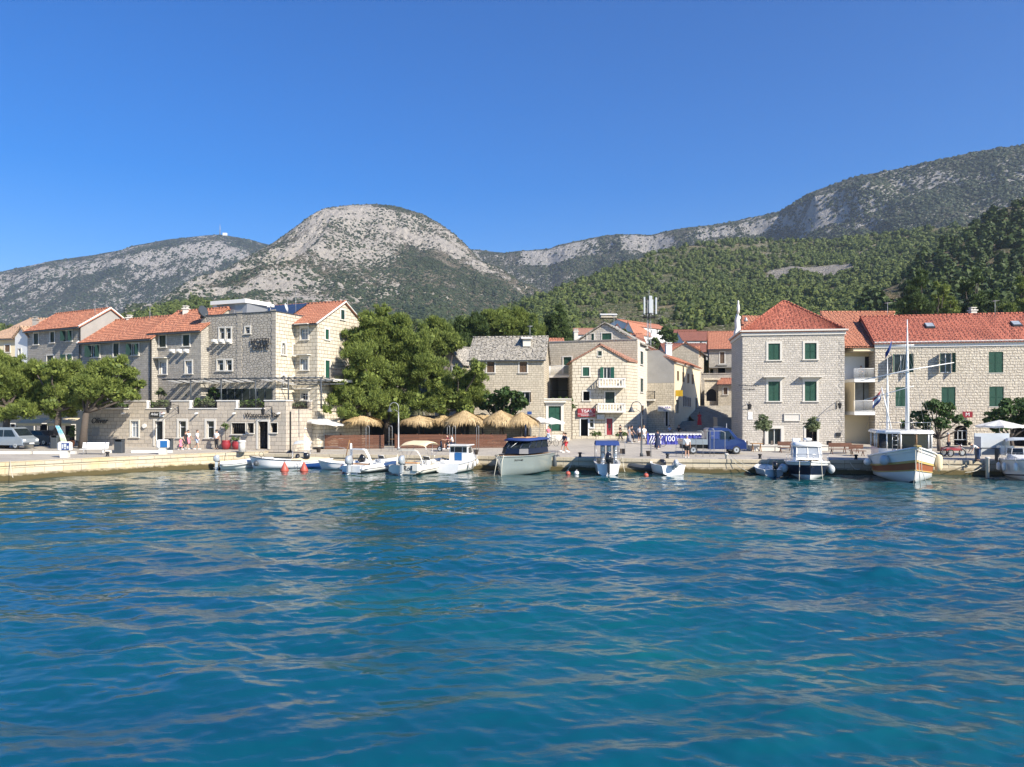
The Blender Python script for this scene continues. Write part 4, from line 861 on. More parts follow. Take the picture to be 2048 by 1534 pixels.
mb = MB(); u, z = Wt.u(290), Wt.z(290, 852); mb.tube([Wt.pt(u, z, 0), Wt.pt(u, z, .16)], .22, 8); mb.build('wall_vent', [M['trimw']], tb)
text('Waterman Bar', .62, facing(Wt.pt(Wt.u(525), Wt.z(525, 830.5), .12), Wt.n), M['lblack'], tb, 'lettering', .02, shear=.15)
text('Oliver', .78, facing(Wt.pt(Wt.u(200), Wt.z(200, 842), .12), Wt.n), M['lblack'], tb, 'lettering', .02, shear=.3)
o = Wt.rect((302, 824, 320, 834)); mb = MB(); Wt.bx(mb, o[0], o[1], o[2], o[3], .02, .14); sg = mb.build('sign_board', [M['iron']], tb); text('Arbat', .36, facing(Wt.pt((o[0]+o[1])/2, (o[2]+o[3])/2+.03, .15), Wt.n), M['lwhite'], tb, 'lettering', .006, shear=.2)
o = Wt.rect((320.5, 824, 328, 834)); mb = MB(); Wt.bx(mb, o[0], o[1], o[2], o[3], .02, .12); mb.build('sign_board', [M['tubeg']], tb); mb = MB(); Wt.bx(mb, o[0]+.18, o[1], o[2]+.22, o[3], .122, .14); mb.build('sign_patch', [M['redp']], tb)
mb = MB(); o = Wt.rect((186, 855, 199, 872)); W_ = Wt
for q in ((o[0], o[1], o[3]-.04, o[3]), (o[0], o[1], o[2], o[2]+.04), (o[0], o[0]+.04, o[2]+.04, o[3]-.04), (o[1]-.04, o[1], o[2]+.04, o[3]-.04)): W_.bx(mb, *q, .0, .1)
W_.bx(mb, o[0]+.04, o[1]-.04, o[2]+.04, o[3]-.04, 0.01, .04); mb.build('menu_case', [M['grey']], tb)
mb = MB(); u = WtR.u(579); WtR.bx(mb, u, u+.12, zg, WtR.z(579, 823), 0, .1); mb.build('downpipe', [M['iron']], tb)
# wrought-iron wall lanterns on arms
def arm_lantern(label, W, px, py, reach=.9, side=-1):
    o = thing('wall_lantern', label, 'lantern', group=None); u, z = W.u(px), W.z(px, py); mb = MB()
    mb.tube([W.pt(u, z-.7, .03), W.pt(u, z+.05, .08), W.pt(u, z+.12, reach*.5), W.pt(u, z-.02, reach)], .03, 5); mb.tube([W.pt(u, z-.6, .03), W.pt(u, z-.1, reach*.55)], .02, 4); mb.build('arm', [M['iron']], o)
    c = W.pt(u, z-.05, reach); mb = MB(); mb.lathe([(.04, -.62), (.12, -.58), (.19, -.2), (.22, -.16), (.10, -.06), (.03, 0)], c, 6, 0, True, False); mb.build('lamp_housing', [M['iron']], o)
arm_lantern('black scroll-arm lantern on the restaurant wall, left of the middle window', Wt, 358, 812, 1.5)
arm_lantern('black wall lantern on a scroll arm above the Waterman Bar lettering', Wt, 545, 815, 1.5)
# pergola over the terrace
pg = thing('pergola', 'terrace pergola with striped white canvas strips and thin dark posts', 'pergola')
W = Wt; zf, zb = Z(757.5, 71.5), 7.62
def pgp(px, o, z): return W.pt(W.u(px), z, o)
for i, px in enumerate(range(322, 545, 21)):
    if px > 470 and px < 500: continue
    mb = MB(); a, b = W.u(px), W.u(px)+.62
    lo = [W.pt(a, zf, -.5), W.pt(b, zf, -.5), W.pt(b-.0, zb-.15, -4.2), W.pt(a-.0, zb-.15, -4.2)]; mb.hexa(lo, [v+Vector((0, 0, .03)) for v in lo]); mb.build('canvas_strip', [M['pcloth']], pg)
mb = MB(); u0, u1 = W.u(318), W.L+3.5
for o_, z in ((-.45, zf+.03), (-4.3, zb-.1), (-2.3, (zf+zb)/2)): mb.tube([W.pt(u0, z, o_), W.pt(u1, z, o_)], .06, 4)
n = 26
for k in range(n): u = u0+(u1-u0)*k/(n-1); mb.tube([W.pt(u, zf+.12, -.3), W.pt(u, zb, -4.5)], .035, 4)
mb.build('rafters', [M['darkgrey']], pg)
for p in (375, 436, 505, 571, 635):
    mb = MB(); u = W.u(p) if p < 600 else u1-.2; mb.tube([W.pt(u, zl, -.5), W.pt(u, zf, -.45)], .07, 6); mb.build('post', [M['darkgrey']], pg)
# ================================================================ middle group
W = Wall.px(870, 98, 925, 96)
house('house', 'small house with a grey stone gable roof half hidden right of the big pine', W, 7, 2, Z(726, 97), [((905, 733, 912, 746), 'shut', {})], rise=2.2, roof='perp', wm='warm2', rm='slab', flat=True)
W = Wall.px(938, 86.5, 1088, 85.5)
h11 = house('stone_house', 'old house with a grey stone-slab roof and brown shutters behind the straw umbrellas', W, 8, 1.4, Z(717, 86), [((974, 724, 989, 745), 'shut', dict(mat='brown')), ((1039, 724, 1054, 745), 'shut', dict(mat='brown')), ((1040, 784, 1059, 805), 'half', dict(mat='brown'))], rise=2.75, wm='warm2', rm='slab', flat=True, oh=.25)
hz = Z(717, 86); sl = 2.75/4
mb = MB(); c = W.pt(W.u(1049), 0, -2.6); zc = hz+2.6*sl
mb.box(c.x-.45, c.x+.45, c.y-.7, c.y+.9, zc-.3, zc+.55); mb.add([(c.x-.65, c.y-.9, zc+.55), (c.x+.65, c.y-.9, zc+.55), (c.x+.65, c.y+1.2, zc+.95), (c.x-.65, c.y+1.2, zc+.95)], [(0, 1, 2, 3)]); mb.add([(c.x-.65, c.y-.9, zc+.49), (c.x+.65, c.y-.9, zc+.49), (c.x+.65, c.y+1.2, zc+.89), (c.x-.65, c.y+1.2, zc+.89)], [(3, 2, 1, 0)]); mb.build('dormer', [M['trim']], h11[0])
mb = MB(); roof_r = random.Random(4)
for k in range(230):      # loose slab edges
    u = roof_r.uniform(-.1, W.L-.2); v = roof_r.uniform(-.2, 3.9); zz = hz+v*sl; s = roof_r.uniform(.2, .45)
    a = W.pt(u, zz+.05, -v); b = W.pt(u+s, zz+.05+roof_r.uniform(0, .03), -v); c2 = W.pt(u+s, zz+sl*s*.9+.03, -v-s*.9); d = W.pt(u, zz+sl*s*.9+.03, -v-s*.9); mb.hexa([p-Vector((0, 0, .05)) for p in (a, b, c2, d)], [p+Vector((0, 0, .03)) for p in (a, b, c2, d)])
tag(mb.build('roof_slabs', [M['slab']], h11[0]), kind='stuff')
# balcony building with the green doors
W = Wall.px(1084, 86, 1143, 86); g = 1.7
dh = thing('doorway_building', 'low stone front with tall green double doors and a cornice beside the kiosk house', 'house')
mb = MB(); o = W.rect((1097, 812, 1122, 862)); zt = Z(799, 86); wall_mesh(mb, W, 1.4, zt, [o]); mb.add([W.pt(0, zt), W.pt(W.L, zt), W.pt(W.L, zt, -3), W.pt(0, zt, -3)], [(0, 1, 2, 3)]); mb.build('wall', [M['warm2']], dh)
opening(dh, W, o, 'panel', fr=.3, sill=False, name='door', mat='green')
mb = MB(); W.bx(mb, W.u(1086), W.u(1132), Z(805, 86), Z(802, 86), 0, .4); W.bx(mb, W.u(1090), W.u(1128), Z(807.5, 86), Z(805, 86), 0, .22); W.bx(mb, -.05, W.L, zt, zt+.12, -.3, .1); mb.build('cornice', [M['trim']], dh)
mb = MB(); W.bx(mb, .3, 3, 1.4, 2.0, .05, 1.2); W.bx(mb, .6, 2.7, 2.0, 2.3, .05, .8); mb.build('door_steps', [M['trim']], dh)
# big building behind, with gable and lit side
W = Wall.px(1093, 95, 1275, 91); zt = Z(682, 93)
WS = Wall(W.B, (X(1320, 104.5), 104.5))
bb = thing('stone_house', 'large three-storey stone house with two gable windows, rising behind the kiosk house', 'house')
ops = [W.rect((1127, 714, 1143, 747)), W.rect((1101, 754, 1139, 796))]
mb = MB(); wall_mesh(mb, W, 1.5, zt, ops, dep=.3)
sr = [((1280.5, 703, 1286, 729), 'shut', dict(mat='dgreen', hood=False)), ((1295.5, 707, 1301, 733), 'shut', dict(mat='brown')), ((1309, 710.5, 1314, 737), 'shut', dict(mat='brown')), ((1280.5, 757, 1286, 784), 'shut', dict(mat='dgreen')), ((1295.5, 761, 1301, 796), 'shut', dict(mat='dgreen', sill=False)), ((1309, 764, 1314, 783), 'shut', dict(mat='dgreen')), ((1282, 811, 1287, 830), 'shut', dict(mat='brown')), ((1282, 838, 1287, 858), 'shut', dict(mat='brown')), ((1298, 832, 1303, 868), 'door', dict(sill=False)), ((1309, 835, 1315, 862), 'glass', {})]
sc = [(WS.rect(r), k, kw) for r, k, kw in sr]; wall_mesh(mb, WS, 1.5, zt-.4, [s[0] for s in sc], m=1); WS.bx(mb, 0, WS.u(1291), zt-.4, zt, -.5, 0, 1)
wall_mesh(mb, Wall(W.A-W.n*11, W.A), 1.5, zt)
mb.add([W.pt(0, zt-.02), W.pt(W.L, zt-.02), W.pt(W.L, zt-.02, -12), W.pt(0, zt-.02, -12)], [(0, 1, 2, 3)])
mb.build('wall', [M['warm2'], stone('lit_side_stone', (0.68, 0.64, 0.55), (0.60, 0.565, 0.485), (0.42, 0.39, 0.33), 0.6, 0.28, 0.012, 0.4)], bb)  # second stone is paler, the sunlight on that side put into its colour
for o, k, kw in sc: opening(bb, WS, o, k, name='window' if o[3]-o[2] < 2.2 else 'door', **kw)
opening(bb, W, ops[0], 'panel', mat='green', fr=.14, sill=False, name='door')
mb = MB(); W.bx(mb, -.05, W.L, zt, zt+.1, -.3, .08); mb.build('coping', [M['grey']], bb)
WG = Wall((W.pt(W.u(1137), 0, -1.6)).to_2d(), (W.pt(W.u(1272), 0, -1.6)).to_2d()); ga = Z(650, 95.5)
mb = MB(); o1, o2 = WG.rect((1174.5, 667.5, 1188, 682)), WG.rect((1204, 666.5, 1223, 680.5)); zz = min(o1[2], o2[2])-.1
tp = max(o1[3], o2[3])+.15; lo_h = zt-.3
sl_ = (ga-lo_h)/(WG.L/2); ul = (tp-lo_h)/sl_
mb2 = MB(); Wm = Wall(WG.pt(ul, 0).to_2d(), WG.pt(WG.L-ul, 0).to_2d()); sh = ul
wall_mesh(mb2, Wm, lo_h, tp, [(o[0]-sh, o[1]-sh, max(o[2], lo_h+.05), o[3]) for o in (o1, o2)], top=[(Wm.L/2, ga)])
mb2.add([WG.pt(0, lo_h), WG.pt(ul, lo_h), WG.pt(ul, tp)], [(0, 1, 2)]); mb2.add([WG.pt(WG.L-ul, lo_h), WG.pt(WG.L, lo_h), WG.pt(WG.L-ul, tp)], [(0, 1, 2)])
mb2.build('gable_wall', [M['white']], bb)
for o in (o1, o2): opening(bb, WG, (o[0], o[1], max(o[2], lo_h+.05), o[3]), 'shut', fr=.12)
rb = MB(); e = .25
for (ua, ub) in ((-.5, WG.L/2), (WG.L+.5, WG.L/2)):
    za = lo_h-.2; q = [WG.pt(ua, za, e), WG.pt(ub, ga+.08, e), WG.pt(ub, ga+.08, -9), WG.pt(ua, za, -9)]
    lo = [v for v in q] if ua < 0 else [q[1], q[0], q[3], q[2]]; rb.hexa([v-Vector((0, 0, .0)) for v in lo], [v+Vector((0, 0, .16)) for v in lo])
rb.build('roof', [M['slab']], bb)
rb = MB(); u0 = WS.u(1291); roof_slope(rb, WS.pt(u0, zt-.55, .45), WS.pt(WS.L+.3, zt-.55, .45), WS.pt(u0, zt+1.0, -3), WS.pt(WS.L+.3, zt+1.0, -3)); rb.build('roof', [M['tileso']], bb)
mb = MB(); WS.bx(mb, WS.u(1290), WS.L+.2, zt-.75, zt-.5, 0.0, .3); mb.build('cornice', [M['trim']], bb)
mb = MB(); zb = Z(750, 92); W.bx(mb, W.u(1100), W.u(1146), zb-.25, zb, 0.01, 1.3); W.bx(mb, W.u(1100), W.u(1104), Z(797, 92), zb-.25, 1.0, 1.25); mb.build('balcony_slab', [M['trimw']], bb)
railing(bb, [W.pt(W.u(1101), 0, .1), W.pt(W.u(1101), 0, 1.2), W.pt(W.u(1146), 0, 1.2)], zb, 1.2, .1, .018, 'wframe')
o = ops[1]; mb = MB(); W.bx(mb, o[0], o[1], o[2], o[3], -3.2, -3.1); mb.build('loggia_back', [M['grey']], bb); mb = MB(); W.bx(mb, W.u(1122), W.u(1136), o[2], Z(760, 93), -3.08, -3.0); mb.build('loggia_door', [M['dark']], bb)
mb = MB(); W.bx(mb, o[0], o[0]+.05, o[2], o[3], -3.1, -.3); W.bx(mb, o[0], o[1], o[3]-.02, o[3]+.02, -3.1, -.3); W.bx(mb, o[0], o[1], o[2]-.04, o[2], -3.1, -.3); mb.build('loggia_lining', [M['grey']], bb)
railing(bb, [W.pt(o[0], 0, .05), W.pt(o[1], 0, .05)], o[2], .9, .14, .015)
mb = MB(); a, b = WS.u(1293), WS.u(1319); zb = Z(799, 98); WS.bx(mb, a, b, zb-.2, zb, 0, 1.0); mb.build('balcony_slab', [M['trim']], bb); railing(bb, [WS.pt(a, 0, .05), WS.pt(a, 0, .95), WS.pt(b, 0, .95)], zb, 1.0, .14, .016)
mb = MB(); o = WS.rect((1293, 811, 1317, 822)); c0 = WS.pt(a, 0, .6); Wk = Wall(WS.pt(a, 0, 1.4).to_2d(), (WS.pt(a, 0, 1.4)+Vector((1.75, .15, 0))).to_2d())
Wk.bx(mb, 0, Wk.L, Z(823, 98), Z(811.5, 98), -.12, 0); mb.build('sign_board', [M['gelc']], bb); text('PEKARA', .42, facing(Wk.pt(Wk.L/2, Z(815.5, 98), .02), Wk.n), M['lblue'], bb, 'lettering', .006); text('Bol', .22, facing(Wk.pt(Wk.L/2, Z(820.5, 98), .02), Wk.n), M['lblue'], bb, 'lettering', .006)

# kiosk house
W = Wall.px(1144.5, 88, 1254, 88); ze = Z(721, 88); za = Z(691, 88); WR = Wall(W.B, (X(1275, 91), 91)); g = 1.4
kh = thing('stone_house', 'pale ashlar gabled house with two white balconies and the red TISAK kiosk sign', 'house')
OP = [((1196, 702, 1203.5, 711.5), 'shut', dict(mat='dgreen', fr=.06)), ((1165.5, 734.5, 1178.5, 752), 'shut', {}), ((1207, 734.5, 1221, 757), 'open', dict(sill=False, fr=.0)), ((1166.5, 783, 1179, 801), 'dark', {}), ((1210.5, 784, 1229, 806), 'shut', dict(mat='dgreen', sill=False)), ((1161.5, 838, 1176, 872), 'dark', dict(sill=False, fr=.12, frm='wframe')), ((1179.5, 838, 1187.5, 855), 'glass', dict(fr=.06, frm='wframe', bars=0)), ((1213, 837, 1225, 870), 'dark', dict(sill=False))]
cv = [(W.rect(r), k, kw) for r, k, kw in OP]; tp = cv[0][0][3]+.12; ua = W.u(1200)
# walls: main block up to the eaves, then the gable in pieces round the attic window
mb = MB(); wall_mesh(mb, W, g, ze, [c[0] for c in cv[1:]])
a0 = cv[0][0]; gz = lambda u: ze+(za-ze)*(u/ua if u < ua else (W.L-u)/(W.L-ua))
wall_mesh_ops = [a0]
Wg = W
mb.add([W.pt(0, ze), W.pt(a0[0], ze), W.pt(a0[0], gz(a0[0]))], [(0, 1, 2)]); mb.add([W.pt(a0[1], ze), W.pt(W.L, ze), W.pt(a0[1], gz(a0[1]))], [(0, 1, 2)])
mb.add([W.pt(a0[0], ze), W.pt(a0[1], ze), W.pt(a0[1], a0[2]), W.pt(a0[0], a0[2])], [(0, 1, 2, 3)]); mb.add([W.pt(a0[0], a0[3]), W.pt(a0[1], a0[3]), W.pt(a0[1], gz(a0[1])), W.pt(ua, za), W.pt(a0[0], gz(a0[0]))], [(0, 1, 2, 3, 4)])
wall_mesh(mb, WR, g, ze); wall_mesh(mb, Wall(W.A-W.n*8, W.A), g, ze); mb.build('wall', [M['warm']], kh)
for o, k, kw in cv: opening(kh, W, o, k, name='door' if o[3]-o[2] > 1.6 else 'window', **kw)
rb = MB()
for (u0, u1, dz0) in ((-.25, ua, 0), (W.L+1.5, ua, 0)):
    zz = za-(za-ze)*abs(u0-ua)/(ua if u0 < 0 else W.L-ua)
    if u0 > 0: zz = ze-.12
    q = [W.pt(u0, zz, .2 if u0 < 0 else -2.8), W.pt(u1, za+.06, .2), W.pt(u1, za+.06, -7.5), W.pt(u0, zz, -7.5)]
    if u0 < 0: roof_slope(rb, q[3], q[0], q[2], q[1])
    else:
        q0 = W.pt(W.L+.15, ze-.08, .2); rb.hexa([q0, W.pt(W.L+1.7, ze-.1, -2.9), q[3], q[2], q[1]], [v+Vector((0, 0, .22)) for v in (q0, W.pt(W.L+1.7, ze-.1, -2.9), q[3], q[2], q[1])])
rb.build('roof', [M['tileso']], kh)
def white_balcony(par, W, r, out=1.25):
    x0, y0, x1, y1 = r; u0, u1 = W.u(x0), W.u(x1); sc = W.d((x0+x1)/2)/F; zb = CH-(y1-HY)*(W.d(x0)-out)/F; zt = CH-(y0-HY)*(W.d(x0)-out)/F
    mb = MB(); W.bx(mb, u0, u1, zb, zb+.18, 0.01, out); mb.build('balcony_slab', [M['trimw']], par)
    mb = MB()
    for k in range(10): u = u0+.08+(u1-u0-.2)*k/9; W.bx(mb, u, u+.09, zb+.18, zt-.1, out-.12, out-.03)
    for k in range(4):
        for u in (u0+.03, u1-.12): W.bx(mb, u, u+.09, zb+.18, zt-.1, .15+k*.26, .24+k*.26)
    W.bx(mb, u0, u1, zt-.1, zt, out-.15, out); W.bx(mb, u0, u0+.12, zt-.1, zt, .02, out-.15); W.bx(mb, u1-.12, u1, zt-.1, zt, .02, out-.15); mb.build('balustrade', [M['trimw']], par)
white_balcony(kh, W, (1195, 756.5, 1248, 775)); white_balcony(kh, W, (1193, 807, 1248, 825))
o = W.rect((1155, 817, 1190.5, 833.5)); mb = MB(); W.bx(mb, o[0], o[1], o[2], o[3], .02, .28); W.bx(mb, o[0], o[1], o[2]+.3, o[2]+.33, .281, .285, 1); mb.build('sign_board', [M['redp'], M['lwhite']], kh)
text('TISAK', .50, facing(W.pt(W.u(1173), W.z(1173, 822.5), .30), W.n), M['lwhite'], kh, 'lettering', .008); text('Duhanski proizvodi', .17, facing(W.pt(W.u(1173), W.z(1173, 830.5), .30), W.n), M['lwhite'], kh, 'lettering', .006)
o = W.rect((1193.5, 829, 1208, 838.5)); mb = MB(); W.bx(mb, o[0], o[1], o[2], o[3], .05, .38); c = W.pt((o[0]+o[1])/2, (o[2]+o[3])/2, .39); mb.ring(c, .2, .02); mb.build('air_conditioner', [M['tubeg']], kh)
o = W.rect((1213.5, 837, 1224.5, 870)); mb = MB(); W.bx(mb, o[0], o[1], o[2], o[3], -.15, -.05); at = mb.build('cash_machine', [M['redp']], kh); mb = MB(); W.bx(mb, o[0]+.18, o[1]-.14, o[2]+.75, o[2]+1.25, -.048, -.03); W.bx(mb, o[0]+.25, o[1]-.2, o[2]+.55, o[2]+.68, -.048, -.01); mb.build('screen', [M['iron']], at)
mb = MB(); W.bx(mb, W.u(1178), W.u(1206), 1.5, 1.78, .05, .5); W.bx(mb, W.u(1233), W.u(1252), 1.5, 1.75, .1, .6); mb.build('planting_kerb', [M['trim']], kh)
# lane on the right of it: cream house
W = Wall.px(1318, 96, 1349, 95.5); zE = Z(721, 95.5); WS = Wall(W.B, (X(1400, 112), 112)); cm = thing('house', 'cream plastered house with a grey gable end, turning into the stepped lane', 'house')
ex = W.A-W.t*2.5; WW = Wall(ex.to_2d(), W.B.to_2d()); ap = (WW.u(1318), Z(702, 96)+.1)
mb = MB(); zj = Z(766, 96); 
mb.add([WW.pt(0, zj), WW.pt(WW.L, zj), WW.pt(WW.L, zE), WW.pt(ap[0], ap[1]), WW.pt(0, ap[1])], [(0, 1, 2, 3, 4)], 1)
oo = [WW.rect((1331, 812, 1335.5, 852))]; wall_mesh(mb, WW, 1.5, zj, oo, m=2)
sr = [((x, y, x+4.4, y+19.5), 'shut', dict(mat='brown', fr=.0)) for x, y in ((1354, 742), (1364.6, 744.5), (1374.4, 747), (1383.4, 749))]+[((x, 792+k*1.2, x+2.6, 812+k*.5), 'shut', dict(mat='brown', fr=.06)) for k, x in enumerate((1366, 1370.3, 1374.6, 1378.6))]+[((1352, 800, 1357, 826), 'dark', dict(fr=.05, sill=False)), ((1390.5, 796, 1394.5, 822), 'dark', dict(fr=.05, sill=False))]
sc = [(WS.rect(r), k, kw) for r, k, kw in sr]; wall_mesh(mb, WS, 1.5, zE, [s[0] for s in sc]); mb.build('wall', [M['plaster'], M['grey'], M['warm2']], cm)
for o, k, kw in sc: opening(cm, WS, o, k, name='window' if o[3]-o[2] < 1.55 else 'door', **kw)
opening(cm, WW, oo[0], 'dark', fr=.1, sill=False, name='door')
rb = MB(); roof_slope(rb, WS.pt(-.2, zE-.1, .35), WS.pt(WS.L, zE-.1, .35), WS.pt(-.2, zE+1.55, -3.4), WS.pt(WS.L, zE+1.55, -3.4)); rb.build('roof', [M['tiles']], cm)
mb = MB()
for k in range(26): u = .3+k*.66; WS.bx(mb, u, u+.28, zE-.35, zE-.12, 0, .25)
mb.build('cornice', [M['trim']], cm)
mb = MB(); o = WS.rect((1350.5, 781, 1361, 793)); WS.bx(mb, o[0], o[0]+.15, o[2], o[3], .05, .9); mb.build('sign_board', [plain('yellow_sign', (0.6, 0.38, 0.02), 0.5)], cm)
W = Wall.px(1340, 121, 1398, 120)
h = house('house', 'small stone house with a bright orange roof and white chimney behind the cream house', W, 7, 3, Z(711, 120), [((1365, 716, 1374, 724), 'glass', dict(fr=.05))], rise=1.6, wm='house', rm='tiles'); chimney(h[0], X(1337, 118), 118, Z(712, 118), Z(690, 118), .9)
W = Wall.px(1397, 118, 1412, 132)
house('house', 'tall narrow pale stone house along the left of the stepped lane', W, 4, 3, Z(705, 124), [((1402, 745, 1405, 760), 'shut', dict(mat='brown', fr=.05))], rise=1.2, wm='warm2', rm='tiles')
# steps of the lane
st = MB(); 
for k in range(12): st.box(X(1335, 96+k*.8), X(1475, 96+k*.8), 93+k*.62, 93+k*.62+14, 1.0, 1.9+k*.155+.0)
for k in range(14): st.box(X(1388, 102), X(1450, 102+k), 101.5+k*.75, 101.5+k*.75+20, 2.5, 3.76+k*.15)
tag(st.build('lane_steps', [M['house']]), kind='structure')
o = thing('garden_wall', 'curved pale stone parapet beside the lane steps', 'wall'); mb = MB(); pts = [gat(1484, 92), gat(1440, 92), gat(1432, 94), gat(1433, 97)]
for a, b in zip(pts[:-1], pts[1:]):
    w_ = Wall(a.to_2d(), b.to_2d()) if a.x < b.x else Wall(b.to_2d(), a.to_2d()); w_.bx(mb, 0, w_.L, 1.5, 4.05, -.3, 0); w_.bx(mb, 0, w_.L, 4.052, 4.2, -.36, .06)
mb.build('wall', [M['grey']], o)
o = thing('stone_well', 'round pale stone drum in front of the lane steps', 'well'); mb = MB(); mb.lathe([(.62, 0), (.62, .15), (.5, .2), (.52, 1.1), (.6, 1.15), (.6, 1.3), (.05, 1.3)], gat(1437, 89), 16); mb.build('drum', [M['trim']], o)
W = Wall.px(1418, 127, 1475, 126)
h = house('stone_house', 'ruinous grey stone house with an orange roof at the head of the lane', W, 8, 5, Z(695, 126), [((1440, 704, 1449, 727), 'shut', dict(mat='brown', dep=.3)), ((1420, 738, 1427, 752), 'dark', dict(fr=.04)), ((1436, 736, 1451, 752), 'dark', dict(fr=.04))], rise=3.0, wm='house', rm='tiles')
mb = MB(); W.bx(mb, 0, W.L, Z(735.5, 126), Z(734, 126), 0.01, 1.3); W.bx(mb, W.u(1434), W.u(1455), Z(731, 126), Z(728.5, 126), .01, .9); mb.build('balcony_slab', [M['grey']], h[0])
W = Wall.px(1409, 120, 1436, 120); o = W.rect((1413, 778, 1433.5, 802)); aw = thing('stone_archway', 'old stone archway with a dark round-headed gate at the top of the steps', 'archway'); mb = MB(); wall_mesh(mb, W, 5, Z(757, 120), [o]); W.bx(mb, -.2, W.L+.3, Z(760, 120), Z(756, 120), 0, .3); arch_fill(mb, W, o); mb.build('wall', [M['warm2']], aw); mb = MB(); W.bx(mb, o[0], o[1], o[2], o[3], -.45, -.4); mb.build('gate', [M['dark']], aw)
W = Wall.px(1436.5, 119, 1476, 118)
h = house('cottage', 'low stone cottage with a small orange roof right of the archway', W, 5, 5, Z(767, 118), [((1447, 775, 1455, 789), 'shut', dict(mat='brown'))], rise=.85, wm='warm2', rm='tiles')
o = thing('retaining_wall', 'old stone retaining wall closing the lane behind the archway and cottage', 'wall'); mb = MB(); W = Wall.px(1398, 123, 1478, 122); wall_mesh(mb, W, 4, Z(748, 123)); W.bx(mb, 0, W.L, Z(748, 123), Z(746.5, 123), -.6, .1); mb.build('wall', [M['house']], o)
W = Wall.px(1440, 104, 1480, 103); h = house('house', 'narrow stone house side just left of the white-grey stone house', W, 6, 3, Z(700, 104), [((1452, 730, 1458, 745), 'shut', dict(mat='brown')), ((1452, 775, 1458, 790), 'shut', dict(mat='brown'))], rise=1.2, wm='warm2', rm='tiles') if 0 else None
# ================================================================ right group
W = Wall.px(1485, 78.6, 1689, 77.0); ze = Z(659.5, 78)
r1 = [((1536.5, 687, 1560, 720), 'shut', dict(fr=.2)), ((1609.5, 686, 1633, 718.5), 'shut', dict(fr=.2)), ((1536.5, 763, 1560, 802), 'shut', dict(fr=.2, hood=True)), ((1609.5, 763, 1633, 802), 'shut', dict(fr=.2, hood=True)), ((1536, 857, 1562, 894), 'door', dict(sill=False, fr=.3)), ((1612, 857, 1634, 894), 'dark', dict(sill=False, fr=.2))]
hs = house('stone_house', 'square white-grey stone house with a red pyramid roof and green shutters', W, 9.5, 1.0, ze, r1, rise=Z(605, 83)-ze, roof='hip', wm='white', rm='tilesr', cornice=True, period=.40, oh=.25)
par, W, WR, WL = hs; mb = MB(); o = W.rect((1569.5, 828.5, 1599, 840.5)); W.bx(mb, o[0], o[1], o[2], o[3], 0, .07); W.bx(mb, o[0]-.08, o[1]+.08, o[3], o[3]+.08, 0, .14); W.bx(mb, o[0]-.08, o[0]-.005, o[2]-.08, o[3], 0, .12); W.bx(mb, o[1]+.005, o[1]+.08, o[2]-.08, o[3], 0, .12); W.bx(mb, o[0], o[1], o[2]-.08, o[2], 0, .12); mb.build('stone_plaque', [M['trim']], par)
mb = MB(); o = W.rect((1496, 824, 1505, 839)); W.bx(mb, o[0], o[1], o[2], o[3]-.42, 0, .05); W.bx(mb, o[0], o[1], o[3]-.38, o[3], 0, .05); mb.build('wall_plate', [M['wframe']], par)
mb = MB(); o = W.rect((1672, 865, 1681, 873)); W.bx(mb, o[0], o[1], o[2], o[3], 0, .12); mb.build('notice_box', [M['iron']], par)
mb = MB()
for sd in (0, 1):
    mb = MB()
    for k in range(30):
        z = 1.2+k*.36
        if z > ze-.8: break
        ww = .5 if k % 2 else .3; W.bx(mb, 0 if sd == 0 else W.L-ww, ww if sd == 0 else W.L, z, z+.33, 0, .03)
    mb.build('quoins', [M['white']], par)
arm_lantern('black lantern on a curved arm at the right corner of the white-grey stone house', W, 1673, 804, 1.3); arm_lantern('black lantern on a curved arm at the left corner of the white-grey stone house', W, 1497, 806, .9)
text('PRODAJA ULAZNICA', .22, facing(W.pt(W.u(1498), W.z(1498, 771), .04), W.n), M['lblack'], par, 'lettering', .004); text('TAXI BOAT', .24, facing(W.pt(W.u(1498), W.z(1498, 779), .04), W.n), M['lblack'], par, 'lettering', .004)
# church behind: facade profile with statue and orange roof
ch = thing('church', 'church behind with a curved white gable profile, statue finial and orange roof', 'church')
mb = MB(); d = 95; prof = [(1467, 712), (1468, 690), (1471, 676), (1471, 664), (1474, 655), (1473, 640), (1475, 632), (1477, 626), (1480, 640), (1482, 660), (1484, 712)]
q = [P(a, b, d) for a, b in prof]; mb.hexa([v+Vector((0, .9, 0)) for v in q][::-1], q[::-1]); mb.build('facade', [M['trimw']], ch)
c = P(1476.5, 626, d+.4); mb = MB(); mb.lathe([(.2, 0), (.15, .3), (.2, .45), (.17, .9), (.09, 1.2), (.12, 1.4), (.04, 1.58)], c, 8); mb.ell(c+Vector((0, 0, -.6)), (.35, .35, .3), 8); mb.build('statue', [M['trimw']], ch)
c = P(1487, 640, d+2); mb = MB(); mb.tube([c+Vector((-.3, 0, -2)), c+Vector((-.3, 0, .6)), c+Vector((.3, 0, .6))], .05, 4); mb.build('bell_bracket', [M['iron']], ch); mb = MB(); mb.lathe([(.3, -.1), (.2, .15), (.12, .4), (.03, .45)], c+Vector((.3, 0, -.1)), 10); mb.build('bell', [M['galv']], ch)
rb = MB(); roof_slope(rb, P(1478, 712, 90), P(1700, 716, 90), P(1484, 632, 100), P(1640, 632, 100), period=.45, amp=.09); rb.build('roof', [M['tiles']], ch)
mb = MB(); Wc = Wall.px(1466, 90.5, 1690, 90.5); wall_mesh(mb, Wc, 1.5, Z(714, 90.5)); mb.build('wall', [M['warm2']], ch)
W = Wall.px(1688, 79.6, 1750, 79.6)
ba = thing('apartment_building', 'cream apartment recess with two railed balconies under a big orange roof', 'apartment house')
